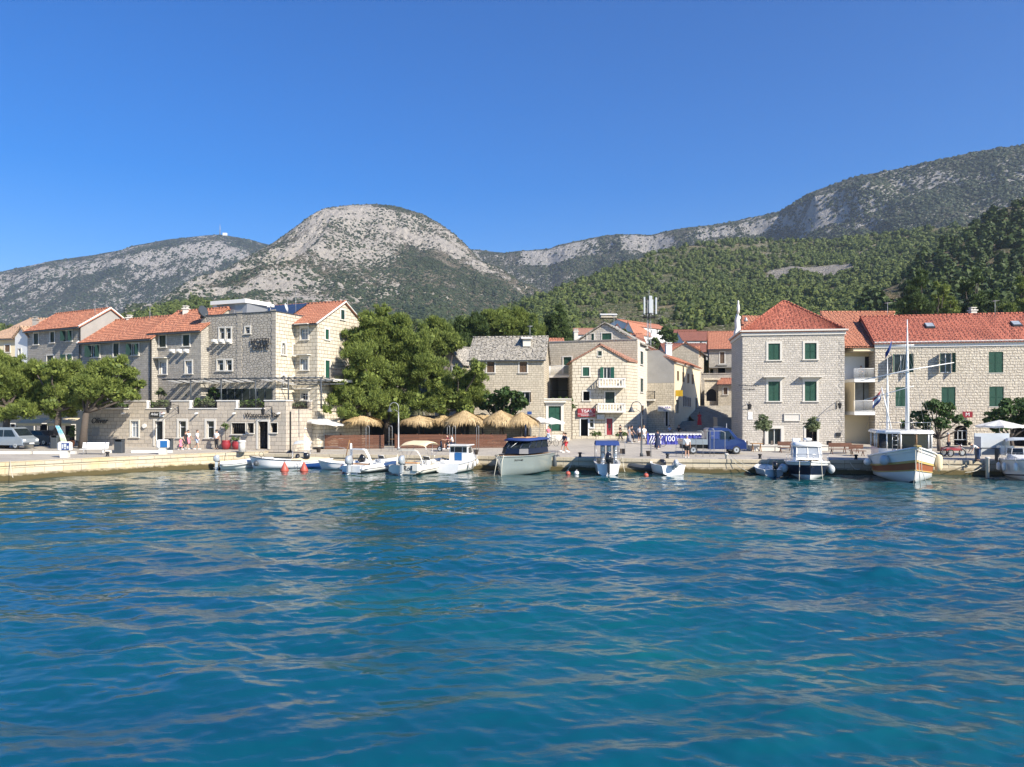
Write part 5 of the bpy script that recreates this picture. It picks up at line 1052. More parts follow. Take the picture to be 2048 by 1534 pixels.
ops = [W.rect((1730, 713, 1748, 759)), W.rect((1690.5, 764, 1748, 823))]; mb = MB(); wall_mesh(mb, W, 1.2, Z(696, 79.6), ops, dep=.1); mb.build('wall', [M['plaster']], ba)
mb = MB(); o = ops[0]; W.bx(mb, o[0], o[1], o[2], o[3], -.14, -.1); mb.build('balcony_door', [M['dark']], ba)
mb = MB(); W.bx(mb, 0.0, W.u(1729), Z(759, 79.6), Z(713, 79.6), .01, .05); mb.build('white_panel', [M['wplaster']], ba)
o = ops[1]; mb = MB(); W.bx(mb, o[0], o[1], o[2], o[3], -.14, -.1); gl = mb.build('glass_wall', [M['curtain']], ba); mb = MB()
for p in (1690.6, 1707, 1727, 1746.5): u = W.u(p); W.bx(mb, u, u+.08, o[2], o[3], -.098, -.02)
mb.build('frame', [M['iron']], gl)
for y0, y1, rt, k in ((757.5, 764, 737, 0), (823, 830, 801, 1)):
    zb = Z(y1, 77.3); zt = Z(y0, 77.3); mb = MB(); W.bx(mb, 0.02, W.L-.1, zb, zt, 0.01, 2.4); mb.build('balcony_slab', [M['wplaster']], ba); railing(ba, [W.pt(0.02, 0, 2.3), W.pt(W.L-.1, 0, 2.3)], zt, Z(rt, 77.3)-zt, .11, .018, 'wframe')
mb = MB(); W.bx(mb, 0.05, .1, zt+.0, Z(760, 77.3), .02, 2.3); mb.build('divider', [M['plaster']], ba)
rb = MB(); roof_slope(rb, P(1680, 694, 77.2), P(1752, 694, 77.2), P(1640, 625, 86), P(1790, 625, 86), period=.42, amp=.09); ridge_caps(rb, P(1640, 624, 86), P(1790, 624, 86)); rb.build('roof', [M['tiles']], ba)
mb = MB(); W2 = Wall.px(1640, 86.4, 1790, 86.4); wall_mesh(mb, W2, 8, Z(628, 86.4)); W.bx(mb, 0, W.L, Z(702, 77.3), Z(696, 77.3), .02, 2.2); mb.build('parapet', [M['plaster']], ba)
W = Wall.px(1750, 77.2, 2230, 72.8); ze = Z(681, 76)
oo = [((1788, 708, 1817, 745), 'half', dict(fr=.0)), ((1881, 706, 1903, 745), 'half', dict(fr=.0)), ((1977.5, 703.5, 2006.5, 745.5), 'shut', dict(fr=.0)), ((1791, 774, 1818, 813), 'shut', dict(fr=.0)), ((1883, 774, 1911, 812), 'shut', dict(fr=.0)), ((1978.5, 773, 2007.5, 813), 'shut', dict(fr=.0)), ((2075, 701, 2104, 744), 'shut', dict(fr=.0)), ((2075, 772, 2104, 813), 'shut', dict(fr=.0)), ((1908, 851, 1935, 898), 'dark', dict(fr=.0, sill=False)), ((2021, 852, 2055, 898), 'dark', dict(fr=.0, sill=False)), ((1800, 851, 1828, 898), 'door', dict(fr=.0, sill=False)), ((2115, 852, 2150, 898), 'dark', dict(fr=.0, sill=False))]
hr = house('long_building', 'long rusticated stone building with a red tile roof and green shutters at the right edge', W, 11, 1.0, ze, oo, rise=3.1, wm='rust', rm='tilesr', oh=.35, period=.42, cat='building', gutter=False)
par = hr[0]; mb = MB(); W.bx(mb, -.05, W.L, ze-.62, ze-.02, 0, .1); W.bx(mb, -.1, W.L, ze-.2, ze-.06, .1, .34); mb.build('cornice', [M['trimw']], par)
for px in (1859, 2032):
    s_ = 3.1/5.5; v = 2.9; a = W.u(px); a = Wall(W.pt(0, 0, -v).to_2d(), W.pt(W.L, 0, -v).to_2d()).u(px); mb = MB()
    def rp(u, vv, dz): return W.pt(u, ze+vv*s_+dz, -vv)
    q = [rp(a-.42, v-.45, .08), rp(a+.42, v-.45, .08), rp(a+.42, v+.45, .08), rp(a-.42, v+.45, .08)]; mb.hexa(q, [p+Vector((0, -.05, .14)) for p in q]); sk_ = mb.build('skylight', [M['darkgrey']], par)
    mb = MB(); q = [rp(a-.34, v-.37, .24), rp(a+.34, v-.37, .24), rp(a+.34, v+.37, .24), rp(a-.34, v+.37, .24)]; mb.hexa(q, [p+Vector((0, -.02, .03)) for p in q]); mb.build('pane', [M['curtain']], sk_)
mb = MB(); o = W.rect((1908, 851, 1935, 898)); arch_fill(mb, W, o, off=0); o = W.rect((2021, 852, 2055, 898)); arch_fill(mb, W, o, off=0); mb.build('arch_stones', [M['rust']], par)
mb = MB(); o = W.rect((1908, 862, 1935, 880))
for k in range(4): u = o[0]+(o[1]-o[0]-.06)*k/3; W.bx(mb, u, u+.06, o[2], o[3], -.25, -.2)
for z in (o[2], o[3]): W.bx(mb, o[0], o[1], z, z+.06, -.19, -.15)
mb.build('shop_window', [M['tubeg']], par)
# ================================================================ houses up the slope
def slope_house(label, px0, px1, d0, d1, ye, rise, D, wm='wplaster', rm='tiles', wins=(), roof='par', low=8):
    W = Wall.px(px0, d0, px1, d1); zE = CH-(ye-HY)*(d0+d1)/2/F
    return house('house', label, W, D, zE-low, zE, [((x, y, x+w_, y+h_), 'glass', dict(fr=.0, bars=0)) for x, y, w_, h_ in wins], rise=rise, wm=wm, rm=rm, roof=roof, flat=True, gutter=False)
slope_house('long white house with an orange roof, on the slope behind the antenna mast', 1266, 1349, 232, 248, 656, 2.3, 12, wins=((1289, 661, 3, 7), (1301, 660, 3, 7), (1313, 659, 3, 7), (1325, 659, 3, 7), (1293, 672, 4, 8)))
slope_house('blue-grey gabled end house left of the long white house', 1246, 1267, 230, 228, 664, 3.2, 12, wm='tubeg_p' if 'tubeg_p' in M else 'wplaster', roof='perp', wins=((1256, 662, 2.5, 5),))
slope_house('low house with a dull red-brown roof and dormer, right of the antenna mast', 1366, 1462, 185, 185, 680, 2.6, 11, rm='tilesb', wins=((1400, 682, 4, 4),))
slope_house('house with a dull brick-red roof just right of the long white house', 1350, 1400, 200, 200, 673, 2.2, 10, rm='tilesb')
slope_house('small white gabled house left of the antenna mast, right of the gable peak', 1222, 1248, 205, 205, 665, 2.2, 9, roof='perp')
slope_house('low house with a faded red roof peeping left of the gable peak', 1150, 1192, 210, 210, 668, 2.0, 9, rm='tileso')
slope_house('low building with a long dark brown roof behind the lane houses', 1330, 1420, 140, 140, 702, 1.6, 7, rm='tilesb', wm='grey')
slope_house('orange-roofed house low between the gable and the antenna mast', 1236, 1290, 150, 150, 684, 2.0, 8)
slope_house('small orange-roofed stone house behind the slab-roofed house', 1083, 1128, 104, 104, 688, 1.0, 7, wm='warm2')
slope_house('pale house with an ochre roof at the far left, above the cream house', 28, 78, 118, 118, 652, 1.6, 8, wm='plaster', rm='tilesp')
slope_house('white flat canopy house alone on the terraced field', 1202, 1234, 300, 300, 629, .4, 4, rm='wplaster', wm='warm2', low=1.2)
# antenna mast
d = 150; am = thing('antenna_mast', 'lattice mobile-phone mast carrying tall white antenna panels above the roofs', 'antenna mast'); c = P(1298, 700, d); mb = MB(); zt = Z(600, d); zz = 2.0
for a in ((-.35, 0), (.35, 0), (0, .5)): mb.tube([(c.x+a[0], c.y+a[1], zz), (c.x+a[0], c.y+a[1], zt)], .06, 4)
z = zz; k = 0
while z < zt-.6: mb.tube([(c.x-.35, c.y, z), (c.x+.35, c.y, z+.6)], .03, 3); mb.tube([(c.x+.35, c.y, z), (c.x, c.y+.5, z+.6)], .03, 3); mb.tube([(c.x, c.y+.5, z), (c.x-.35, c.y, z+.6)], .03, 3); z += .6
mb.tube([(c.x, c.y, zt), (c.x, c.y, zt+2)], .04, 4); mb.build('lattice_tower', [M['galv']], am)
mb = MB()
for z in (Z(634, d), Z(628, d)): mb.ring((c.x, c.y, z), 1.25, .06, 'z', 12, 4)
for px in (1287, 1292, 1297, 1303, 1308, 1312): mb.tube([(X(px, d), c.y-.4, Z(636, d)), (X(px, d), c.y-.4, Z(596, d))], .04, 4)
mb.box(c.x-1.2, c.x+1.2, c.y-.5, c.y+.6, Z(636, d), Z(634.5, d)); mb.build('headframe', [M['iron']], am)
for px, dy, y0 in ((1287.5, -.7, 595), (1290, .6, 598), (1297.5, -1.1, 593), (1301, -.9, 593), (1306, .7, 598), (1311, -.6, 596)):
    mb = MB(); mb.rbox((X(px, d), c.y+dy, (Z(y0, d)+Z(629, d))/2), (.34, .18, Z(y0, d)-Z(629, d)), .05); mb.build('antenna_panel', [M['tubeg']], am)
d = 2490; o = thing('radio_mast', 'thin radio mast standing on the far left ridge', 'mast'); c = P(440, 468, d); mb = MB(); mb.tube([c-Vector((0, 0, 12)), c+Vector((0, 0, 16)), c+Vector((0, 0, 32))], [2.0, 1.2, .5], 4); mb.build('mast', [M['galv']], o); mb = MB(); mb.box(c.x+10, c.x+22, c.y-5, c.y+5, c.z-6, c.z+3); mb.build('hut', [M['wplaster']], o)

# chimneys and television aerials
def aerial(par, px, py, d, h=1.6):
    c = P(px, py, d); mb = MB(); mb.tube([c-Vector((0, 0, .6)), c+Vector((0, 0, h))], .022, 4)
    for k in range(5): mb.tube([c+Vector((-.35+.03*k, -.3+.16*k, h-.1)), c+Vector((.35-.03*k, -.3+.16*k, h-.1))], .01, 3)
    mb.tube([c+Vector((0, -.35, h-.1)), c+Vector((0, .4, h-.1))], .012, 3); mb.build('aerial', [M['galv']], par)
aerial(h2[0], 190, 630, 84); aerial(h3[0], 300, 640, 82); aerial(h11[0], 1060, 678, 90); aerial(bb, 1228, 662, 97, 2.0); aerial(hr[0], 1775, 634, 82); aerial(hr[0], 1990, 631, 79)
chimney(h3[0], X(255, 84), 84.5, Z(660, 84), Z(636, 84), .5, 'trim'); chimney(h4[0], X(372, 80), 80, Z(640, 80), Z(619, 80), .5, 'trim'); chimney(hr[0], X(1945, 81), 81, Z(640, 81), Z(622, 81), .6, 'trim'); chimney(bb, X(1152, 98), 98, Z(680, 98), Z(664, 98), .5, 'trim')
# ---------------------------------------------------------------- trees
def needle_quads(P0, D0, size, rng):      # thin tufts that point outward and up
    n = len(P0); D = D0+rng.normal(0, .48, (n, 3)); D /= np.linalg.norm(D, axis=1)[:, None]+1e-9; s = np.cross(D, rng.normal(0, 1, (n, 3))); s /= np.linalg.norm(s, axis=1)[:, None]+1e-9
    L = size*rng.uniform(.8, 1.9, (n, 1)); w_ = size*rng.uniform(.13, .27, (n, 1)); V = np.stack([P0-D*L*.5, P0-s*w_, P0+D*L, P0+s*w_], 1).reshape(-1, 3)
    i = np.arange(n)[:, None]*4; return V, np.concatenate([i+[0, 1, 2], i+[0, 2, 3]], 1).reshape(-1, 3)
def crown_mesh(blobs, size, dens, rng, jag=0.35, up=0.5, aspect=0.45, fill=0.25):
    """leaf-sized faces on clumped shells; blobs: (centre, radius xyz)"""
    Vs, Ts, b = [], [], 0
    for c, r in blobs:
        c = np.array(c); r = np.array(r); R_ = r.mean(); k = max(5, int((13 if aspect < .3 else 9)*(R_/1.0)**1.2)); cl = []
        d = rng.normal(0, 1, (k, 3)); d /= np.linalg.norm(d, axis=1)[:, None]; cc = c+d*r*rng.uniform(.5, .95, (k, 1)); cr = R_*(rng.uniform(.2, .42, k) if aspect < .3 else rng.uniform(.28, .52, k))
        for q in range(k):
            n = int(dens*4*cr[q]**2)+8; e = rng.normal(0, 1, (n, 3)); e /= np.linalg.norm(e, axis=1)[:, None]
            e[:, 2] = np.where(e[:, 2] < -.35, -e[:, 2]*.6, e[:, 2]); rad = cr[q]*np.where(rng.random((n, 1)) < fill, rng.uniform(.2, .8, (n, 1)), rng.uniform(.8, 1.18, (n, 1)))
            Pq = cc[q]+e*rad*([1, 1, 1.1] if aspect < .3 else [1, 1, .75]); V, T = needle_quads(Pq, e*.8+[0, 0, .75], size, rng) if aspect < .3 else leaf_quads(Pq, e+[0, 0, up], size, rng, aspect); Vs.append(V); Ts.append(T+b); b += len(V)
        n = int(dens*R_**2*(.7 if aspect < .3 else 1.2)); e = rng.normal(0, 1, (n, 3)); e /= np.linalg.norm(e, axis=1)[:, None]; Pq = c+e*r*rng.uniform(.3, .8, (n, 1)); V, T = leaf_quads(Pq, e, size*1.2, rng, .7); Vs.append(V); Ts.append(T+b); b += len(V)
    return np.concatenate(Vs), np.concatenate(Ts)
def limb(mb, a, b, r0, r1, rng, seg=4, wob=.08):
    a, b = Vector(a), Vector(b); L = (b-a).length; pts = [a+(b-a)*k/seg+Vector(rng.normal(0, wob*L/seg, 3))*(0 < k < seg) for k in range(seg+1)]
    mb.tube(pts, [r0+(r1-r0)*k/seg for k in range(seg+1)], 7)
def tree(name, label, base, blobs, size=.2, dens=60, mat='pine', tr=.3, seed=1, cat='tree', group=None, fork=.35, lean=None, aspect=None, up=.5):
    if aspect is None: aspect = .22 if 'pine' in name or 'cypress' in name else .45
    if 'pine' in name: size *= 1.35; dens *= 1.6
    rng = np.random.default_rng(seed); par = thing(name, label, cat, group=group); base = Vector(base); mb = MB()
    bl = []
    for c, r in blobs:
        r = (r, r, r*.8) if not isinstance(r, (tuple, list)) else r; bl.append((tuple(c), r))
    cen = sum((Vector(c) for c, r in bl), Vector())/len(bl); top = base+(cen-base)*fork if lean is None else Vector(lean)
    mb.tube([base-Vector((0, 0, .3)), base+(top-base)*.4+Vector(rng.normal(0, .05, 3)), top], [tr*1.35, tr, tr*.85], 9)
    for c, r in bl: limb(mb, top, Vector(c)-Vector((0, 0, r[2]*.3)), tr*.5, .04, rng)
    mb.build('trunk', [M['bark']], par)
    V, T = crown_mesh(bl, size, dens, rng, aspect=aspect, up=up); np_mesh('crown', V, T.ravel(), np.full(len(T), 3), M[mat], par)
    return par
def pb(lst, d, jit=1.2, seed=0, rs=1.0):     # pixel blobs at a distance -> world blobs
    r_ = random.Random(seed); f = d if callable(d) else (lambda x: d)
    return [(P(x, y, f(x)+r_.uniform(-jit, jit)), r*f(x)/F*rs*(.72+.42*r_.random())) for x, y, r in lst]
# three promenade pines at the left
tree('pine_tree', 'umbrella pine at the left edge of the picture, over the grey van', gat(8, 71), pb([(-20, 745, 44), (22, 728, 34), (5, 778, 46), (45, 762, 36), (-40, 790, 50), (60, 792, 26), (30, 805, 34), (10, 825, 26), (45, 820, 24), (-5, 712, 26)], 71.5, 2, 1), .115, 190, seed=1, lean=P(15, 815, 71))
tree('pine_tree', 'umbrella pine over the café awnings, between the leftmost pine and the terrace corner', gat(112, 72), pb([(75, 752, 34), (105, 738, 32), (140, 748, 34), (90, 785, 36), (128, 786, 40), (165, 775, 34), (110, 822, 26), (75, 812, 26), (140, 822, 20), (150, 806, 28), (100, 808, 26), (70, 738, 24)], 71.5, 2, 2), .115, 190, seed=2, lean=P(118, 822, 71))
tree('pine_tree', 'wide leaning pine whose crown hangs over the left corner of the terrace building', gat(163, 71), pb([(195, 748, 30), (228, 735, 28), (262, 746, 26), (180, 775, 32), (215, 772, 36), (250, 772, 34), (282, 768, 14), (235, 795, 24), (195, 800, 24), (262, 790, 18), (160, 760, 26)], 70.8, 1.3, 3), .115, 190, seed=3, lean=P(172, 825, 70.5))
# big central pine group
tree('pine_tree', 'very large bushy pine in the centre, towering over the straw umbrellas', gat(775, 82), pb([(765, 650, 34), (735, 640, 26), (795, 655, 36), (720, 672, 28), (752, 690, 44), (800, 700, 48), (835, 690, 34), (722, 715, 30), (765, 745, 48), (815, 755, 46), (850, 730, 40), (728, 760, 36), (690, 790, 34), (735, 800, 40), (785, 800, 42), (835, 800, 40), (665, 800, 20), (675, 770, 20), (715, 830, 22), (700, 690, 14), (765, 622, 20), (745, 655, 30), (690, 825, 24), (760, 828, 26), (800, 832, 24), (655, 820, 12), (700, 745, 22), (690, 665, 10)], lambda x: float(np.interp(x, [650, 720, 790], [74.2, 76.5, 80.5])), 1.6, 4), .13, 160, seed=4, tr=.45, lean=P(780, 790, 82))
tree('pine_tree', 'light green pine with drooping boughs, right of the very large pine', gat(920, 82), pb([(880, 770, 34), (915, 790, 36), (945, 760, 26), (955, 735, 20), (950, 795, 30), (895, 812, 30), (935, 818, 26), (870, 810, 30), (915, 745, 20)], 80, 1.6, 5), .13, 160, seed=5, tr=.25, lean=P(915, 820, 81))
tree('pine_tree', 'round-headed pine behind the big central pine, above the slab-roofed house gable', gat(885, 96), pb([(872, 665, 30), (893, 676, 28), (855, 680, 24), (908, 690, 20), (880, 695, 24), (850, 660, 16)], 96, 1.6, 6), .14, 150, seed=6, tr=.3)
for i, (px, lab, bl, d, mt) in enumerate([
    (940, 'dark pine rising directly behind the slab-roofed house, left of its ridge', [(925, 655, 26), (950, 645, 26), (905, 665, 18), (940, 672, 28), (965, 660, 22), (915, 690, 26), (930, 715, 20)], 112, 'pined'),
    (985, 'pine behind the middle of the slab-roofed house ridge', [(985, 640, 26), (1005, 632, 22), (975, 660, 26), (1010, 655, 26), (995, 675, 26)], 116, 'pine'),
    (1035, 'broad pine behind the right end of the slab-roofed house', [(1035, 635, 24), (1058, 645, 24), (1030, 660, 26), (1065, 668, 24), (1045, 680, 24), (1080, 660, 16)], 118, 'pine')]):
    tree('pine_tree', lab, (X(px, d), d, 2), pb(bl, d, 2, 10+i), .17, 110, mt, seed=10+i, tr=.3)
def cypress(label, px, py0, py1, d, w, seed, mat='pined', group=None):
    z0, z1 = Z(py1, d), Z(py0, d); bl = []; n = 7
    for k in range(n): f = (k+.4)/n; bl.append(((X(px, d), d, z0+(z1-z0)*f), (w*(1-f*.75)+.15, w*(1-f*.75)+.15, (z1-z0)/n*.8)))
    return tree('cypress_tree', label, (X(px, d), d, z0-3), bl, .2, 80, mat, .15, seed, up=.9, group=group)
cypress('dark broad conifer right of the pine row, left of the antenna mast', 1118, 610, 695, 118, 2.6, 21); cypress('second dark conifer just left of the gable peak', 1096, 628, 695, 119, 1.6, 22); cypress('slim pointed cypress in front of the pine row', 1063, 630, 690, 114, .8, 23)
for i, (x, y, d, lab) in enumerate([(1250, 668, 170, 'low dark tree left of the antenna mast foot'), (1342, 672, 165, 'low dark conifer in front of the long white house'), (1330, 665, 168, 'pointed dark conifer right of the mast foot'), (1310, 686, 160, 'dark bush behind the chimneyed roof')]):
    tree('small_tree', lab, (X(x, d), d, Z(y+18, d)-3), pb([(x-8, y, 9), (x+6, y+2, 10), (x, y-7, 8), (x+1, y+9, 11)], d, 1, 30+i), .26, 55, 'pined', seed=30+i, tr=.15)
# pines on the right behind the long roof
for i, (px, top, w_, lab) in enumerate([(1835, 540, 44, 'tall dark pine behind the left end of the long red roof'), (1880, 560, 36, 'dark pine standing second behind the long red roof'), (1945, 535, 42, 'tall spreading pine behind the middle of the long red roof'), (1905, 590, 30, 'lower pine between the two tall ones behind the long red roof'), (1995, 575, 34, 'shaggy pine behind the second skylight'), (2040, 550, 40, 'tall pine at the right picture edge behind the long red roof'), (1800, 590, 26, 'short dark pine at the end of the orange roof')]):
    d = 128+4*(i % 3); bl = []; r_ = random.Random(i)
    for k in range(11): f = k/10; bl.append((px+r_.uniform(-1, 1)*w_*(.25+.6*f), top+12+f*(650-top), w_*(.30+.25*f)))
    tree('pine_tree', lab, (X(px, d), d, 6), pb(bl, d, 3, 40+i), .21, 75, 'pined' if i % 2 == 0 else 'pine', seed=40+i, tr=.35, fork=.6)
# broad-leaved trees and clipped trees on the quay
tree('mulberry_tree', 'broad dark green leafy tree between the straw umbrellas and the slab-roofed house', gat(1005, 80), pb([(985, 798, 20), (1010, 790, 22), (1035, 798, 20), (970, 812, 18), (1000, 815, 24), (1040, 812, 18), (1020, 826, 20)], 80, 1, 51), .16, 90, 'leaf', .2, 51, aspect=.7)
tree('mulberry_tree', 'leafy tree over the motorcycle, in front of the long building, left one', gat(1880, 69), pb([(1835, 832, 24), (1862, 815, 24), (1892, 822, 26), (1918, 838, 20), (1850, 845, 24), (1882, 850, 24), (1812, 845, 18), (1870, 806, 16), (1935, 848, 12)], 69, 1, 52), .14, 95, 'leaf', .17, 52, aspect=.7)
tree('mulberry_tree', 'leafy tree at the right picture edge over the white parasol', gat(2025, 69), pb([(1992, 828, 20), (2018, 815, 22), (2048, 812, 26), (2005, 845, 22), (2038, 842, 26), (2075, 830, 26), (1978, 838, 14), (1990, 858, 14)], 69.5, 1, 53), .14, 95, 'leaf', .17, 53, aspect=.7)
def planter_tree(label, px, pyb, pyc, r, d, seed):
    o = tree('olive_tree', label, gat(px, d, .35), pb([(px-r*.45, pyc+2, r*.6), (px+r*.45, pyc+3, r*.6), (px, pyc-r*.4, r*.6), (px, pyc+r*.35, r*.55), (px, pyc, r*.7)], d, .3, seed), .10, 230, 'olive', .07, seed, aspect=.35, lean=gat(px, d, 1.75))
    return o
planter_tree('small clipped olive tree left of the arched white door', 1527, 905, 848, 22, 70, 61); planter_tree('small clipped olive tree above the navy-hulled cabin boat', 1625, 905, 850, 20, 70, 62)
p_ = thing('stone_planter', 'square stone planter at the foot of the left olive tree', 'planter'); c = gat(1527, 70); mb = MB(); mb.box(c.x-1.3, c.x+1.3, c.y-.8, c.y+.8, c.z, c.z+.42); mb.box(c.x-1.38, c.x+1.38, c.y-.88, c.y+.88, c.z+.42, c.z+.5); mb.build('box', [M['trim']], p_)
p_ = thing('stone_planter', 'square stone planter at the foot of the right olive tree', 'planter'); c = gat(1625, 70); mb = MB(); mb.box(c.x-1.1, c.x+1.1, c.y-.8, c.y+.8, c.z, c.z+.42); mb.box(c.x-1.18, c.x+1.18, c.y-.88, c.y+.88, c.z+.42, c.z+.5); mb.build('box', [M['trim']], p_)
# terrace planting: flower shrubs in the gaps of the parapet and small trees under the pergola
for i, (px, w_, hh, mt, lab) in enumerate([(240, 30, 10, 'shrub', 'shrub trailing over the leftmost parapet gap'), (300, 14, 12, 'shrub', 'bright flowering shrub at the left of the second parapet gap'), (325, 16, 14, 'olive', 'greyish shrub at the right of the second parapet gap'), (392, 14, 17, 'shrub', 'green shrub at the left of the third parapet gap'), (415, 16, 22, 'olive', 'taller yellowish shrub in the third parapet gap'), (490, 18, 15, 'shrub', 'shrub in the parapet gap left of the bar sign'), (515, 14, 18, 'shrub', 'taller shrub in the parapet gap left of the bar sign'), (602, 18, 12, 'olive', 'shrub behind the railing on the right side wall')]):
    d = Wt.d(min(px, 571))+.9 if px < 572 else 74.5; tree('shrub', lab, (X(px, d), d, 5.1), [((X(px+q*w_*.5, d), d, 5.25+hh*.5*d/F*(1 if q else 1.4)), (w_*.45*d/F, .4, hh*.55*d/F)) for q in (-1, 0, 1)], .10, 200, mt, .04, 70+i, 'shrub', 'shrubs on the restaurant terrace', aspect=.6)
for i, (px, y, r, lab) in enumerate([(322, 785, 14, 'small bare-branched tree on the terrace under the left end of the pergola'), (470, 785, 20, 'dark leafy climber mass under the middle of the pergola'), (525, 782, 24, 'dark leafy climber mass under the right of the pergola'), (430, 788, 20, 'dark leafy shrub under the pergola left of the bar windows'), (390, 790, 16, 'leafy bush under the pergola above the third window'), (555, 786, 16, 'leafy climber at the right pergola post')]):
    d = 75.8; tree('small_tree', lab, (X(px, d), d, 5.1), pb([(px-r*.5, y, r*.55), (px+r*.5, y+3, r*.55), (px, y-r*.3, r*.5)], d, .5, 80+i), .12, 120, 'leaf' if i else 'olive', .06, 80+i)
tree('climber', 'green climber on the corner between the doorway building and the kiosk house', (X(1144, 87), 87, 1.7), pb([(1143, 800, 6), (1146, 812, 7), (1141, 822, 5), (1120, 797, 5), (1105, 798, 4), (1133, 797, 5)], 87, .1, 90), .1, 150, 'shrub', .04, 90, 'climber')
for i, (px, lab) in enumerate([(1192, 'low green plants at the foot of the kiosk house'), (1243, 'low green plants right of the red cash machine')]):
    tree('shrub', lab, gat(px, 87), [((X(px+q*6, 87), 86.9, 2.35), (.5, .25, .3)) for q in (-1, 0, 1)], .09, 180, 'shrub', .03, 95+i, 'shrub')
# ---------------------------------------------------------------- people
SK = [plain('skin_light', (0.55, 0.33, 0.23), 0.55, var=.05), plain('skin_tan', (0.38, 0.20, 0.12), 0.55, var=.05)]
HR = {'dark': plain('hair_dark', (0.02, 0.015, 0.012), 0.6), 'brown': plain('hair_brown', (0.10, 0.05, 0.025), 0.6), 'fair': plain('hair_fair', (0.35, 0.24, 0.12), 0.6), 'grey': plain('hair_grey', (0.35, 0.34, 0.33), 0.6)}
def col(n, c): return plain('cloth_'+n, c, 0.9, var=.1)
CL = {'white': col('white', (.75, .75, .73)), 'black': col('black', (.02, .02, .024)), 'navy': col('navy', (.02, .03, .07)), 'red': col('red', (.55, .04, .05)), 'pink': col('pink', (.75, .2, .28)), 'grey': col('grey', (.22, .22, .24)), 'blue': col('pale_blue', (.40, .47, .60)), 'orange': col('orange', (.7, .16, .07)), 'maroon': col('maroon', (.16, .03, .04)), 'jeans': col('jeans', (.05, .08, .16)), 'cream': col('cream', (.6, .52, .4)), 'khaki': col('khaki', (.3, .26, .18))}
def skin_obj(name, pts, edges, mat, par, lvl=1):
    bm = bmesh.new(); ly = bm.verts.layers.skin.verify(); vs = []
    for k, (p, r) in enumerate(pts):
        v = bm.verts.new(p); rr = r if isinstance(r, tuple) else (r, r); v[ly].radius = rr; v[ly].use_root = (k == 0); vs.append(v)
    for a, b in edges: bm.edges.new((vs[a], vs[b]))
    me = bpy.data.meshes.new(name); bm.to_mesh(me); bm.free(); o = bpy.data.objects.new(name, me); C.objects.link(o); o.parent = par
    o.modifiers.new('skin', 'SKIN').use_smooth_shade = True; s_ = o.modifiers.new('sub', 'SUBSURF'); s_.levels = s_.render_levels = lvl
    me.materials.append(mat); return o
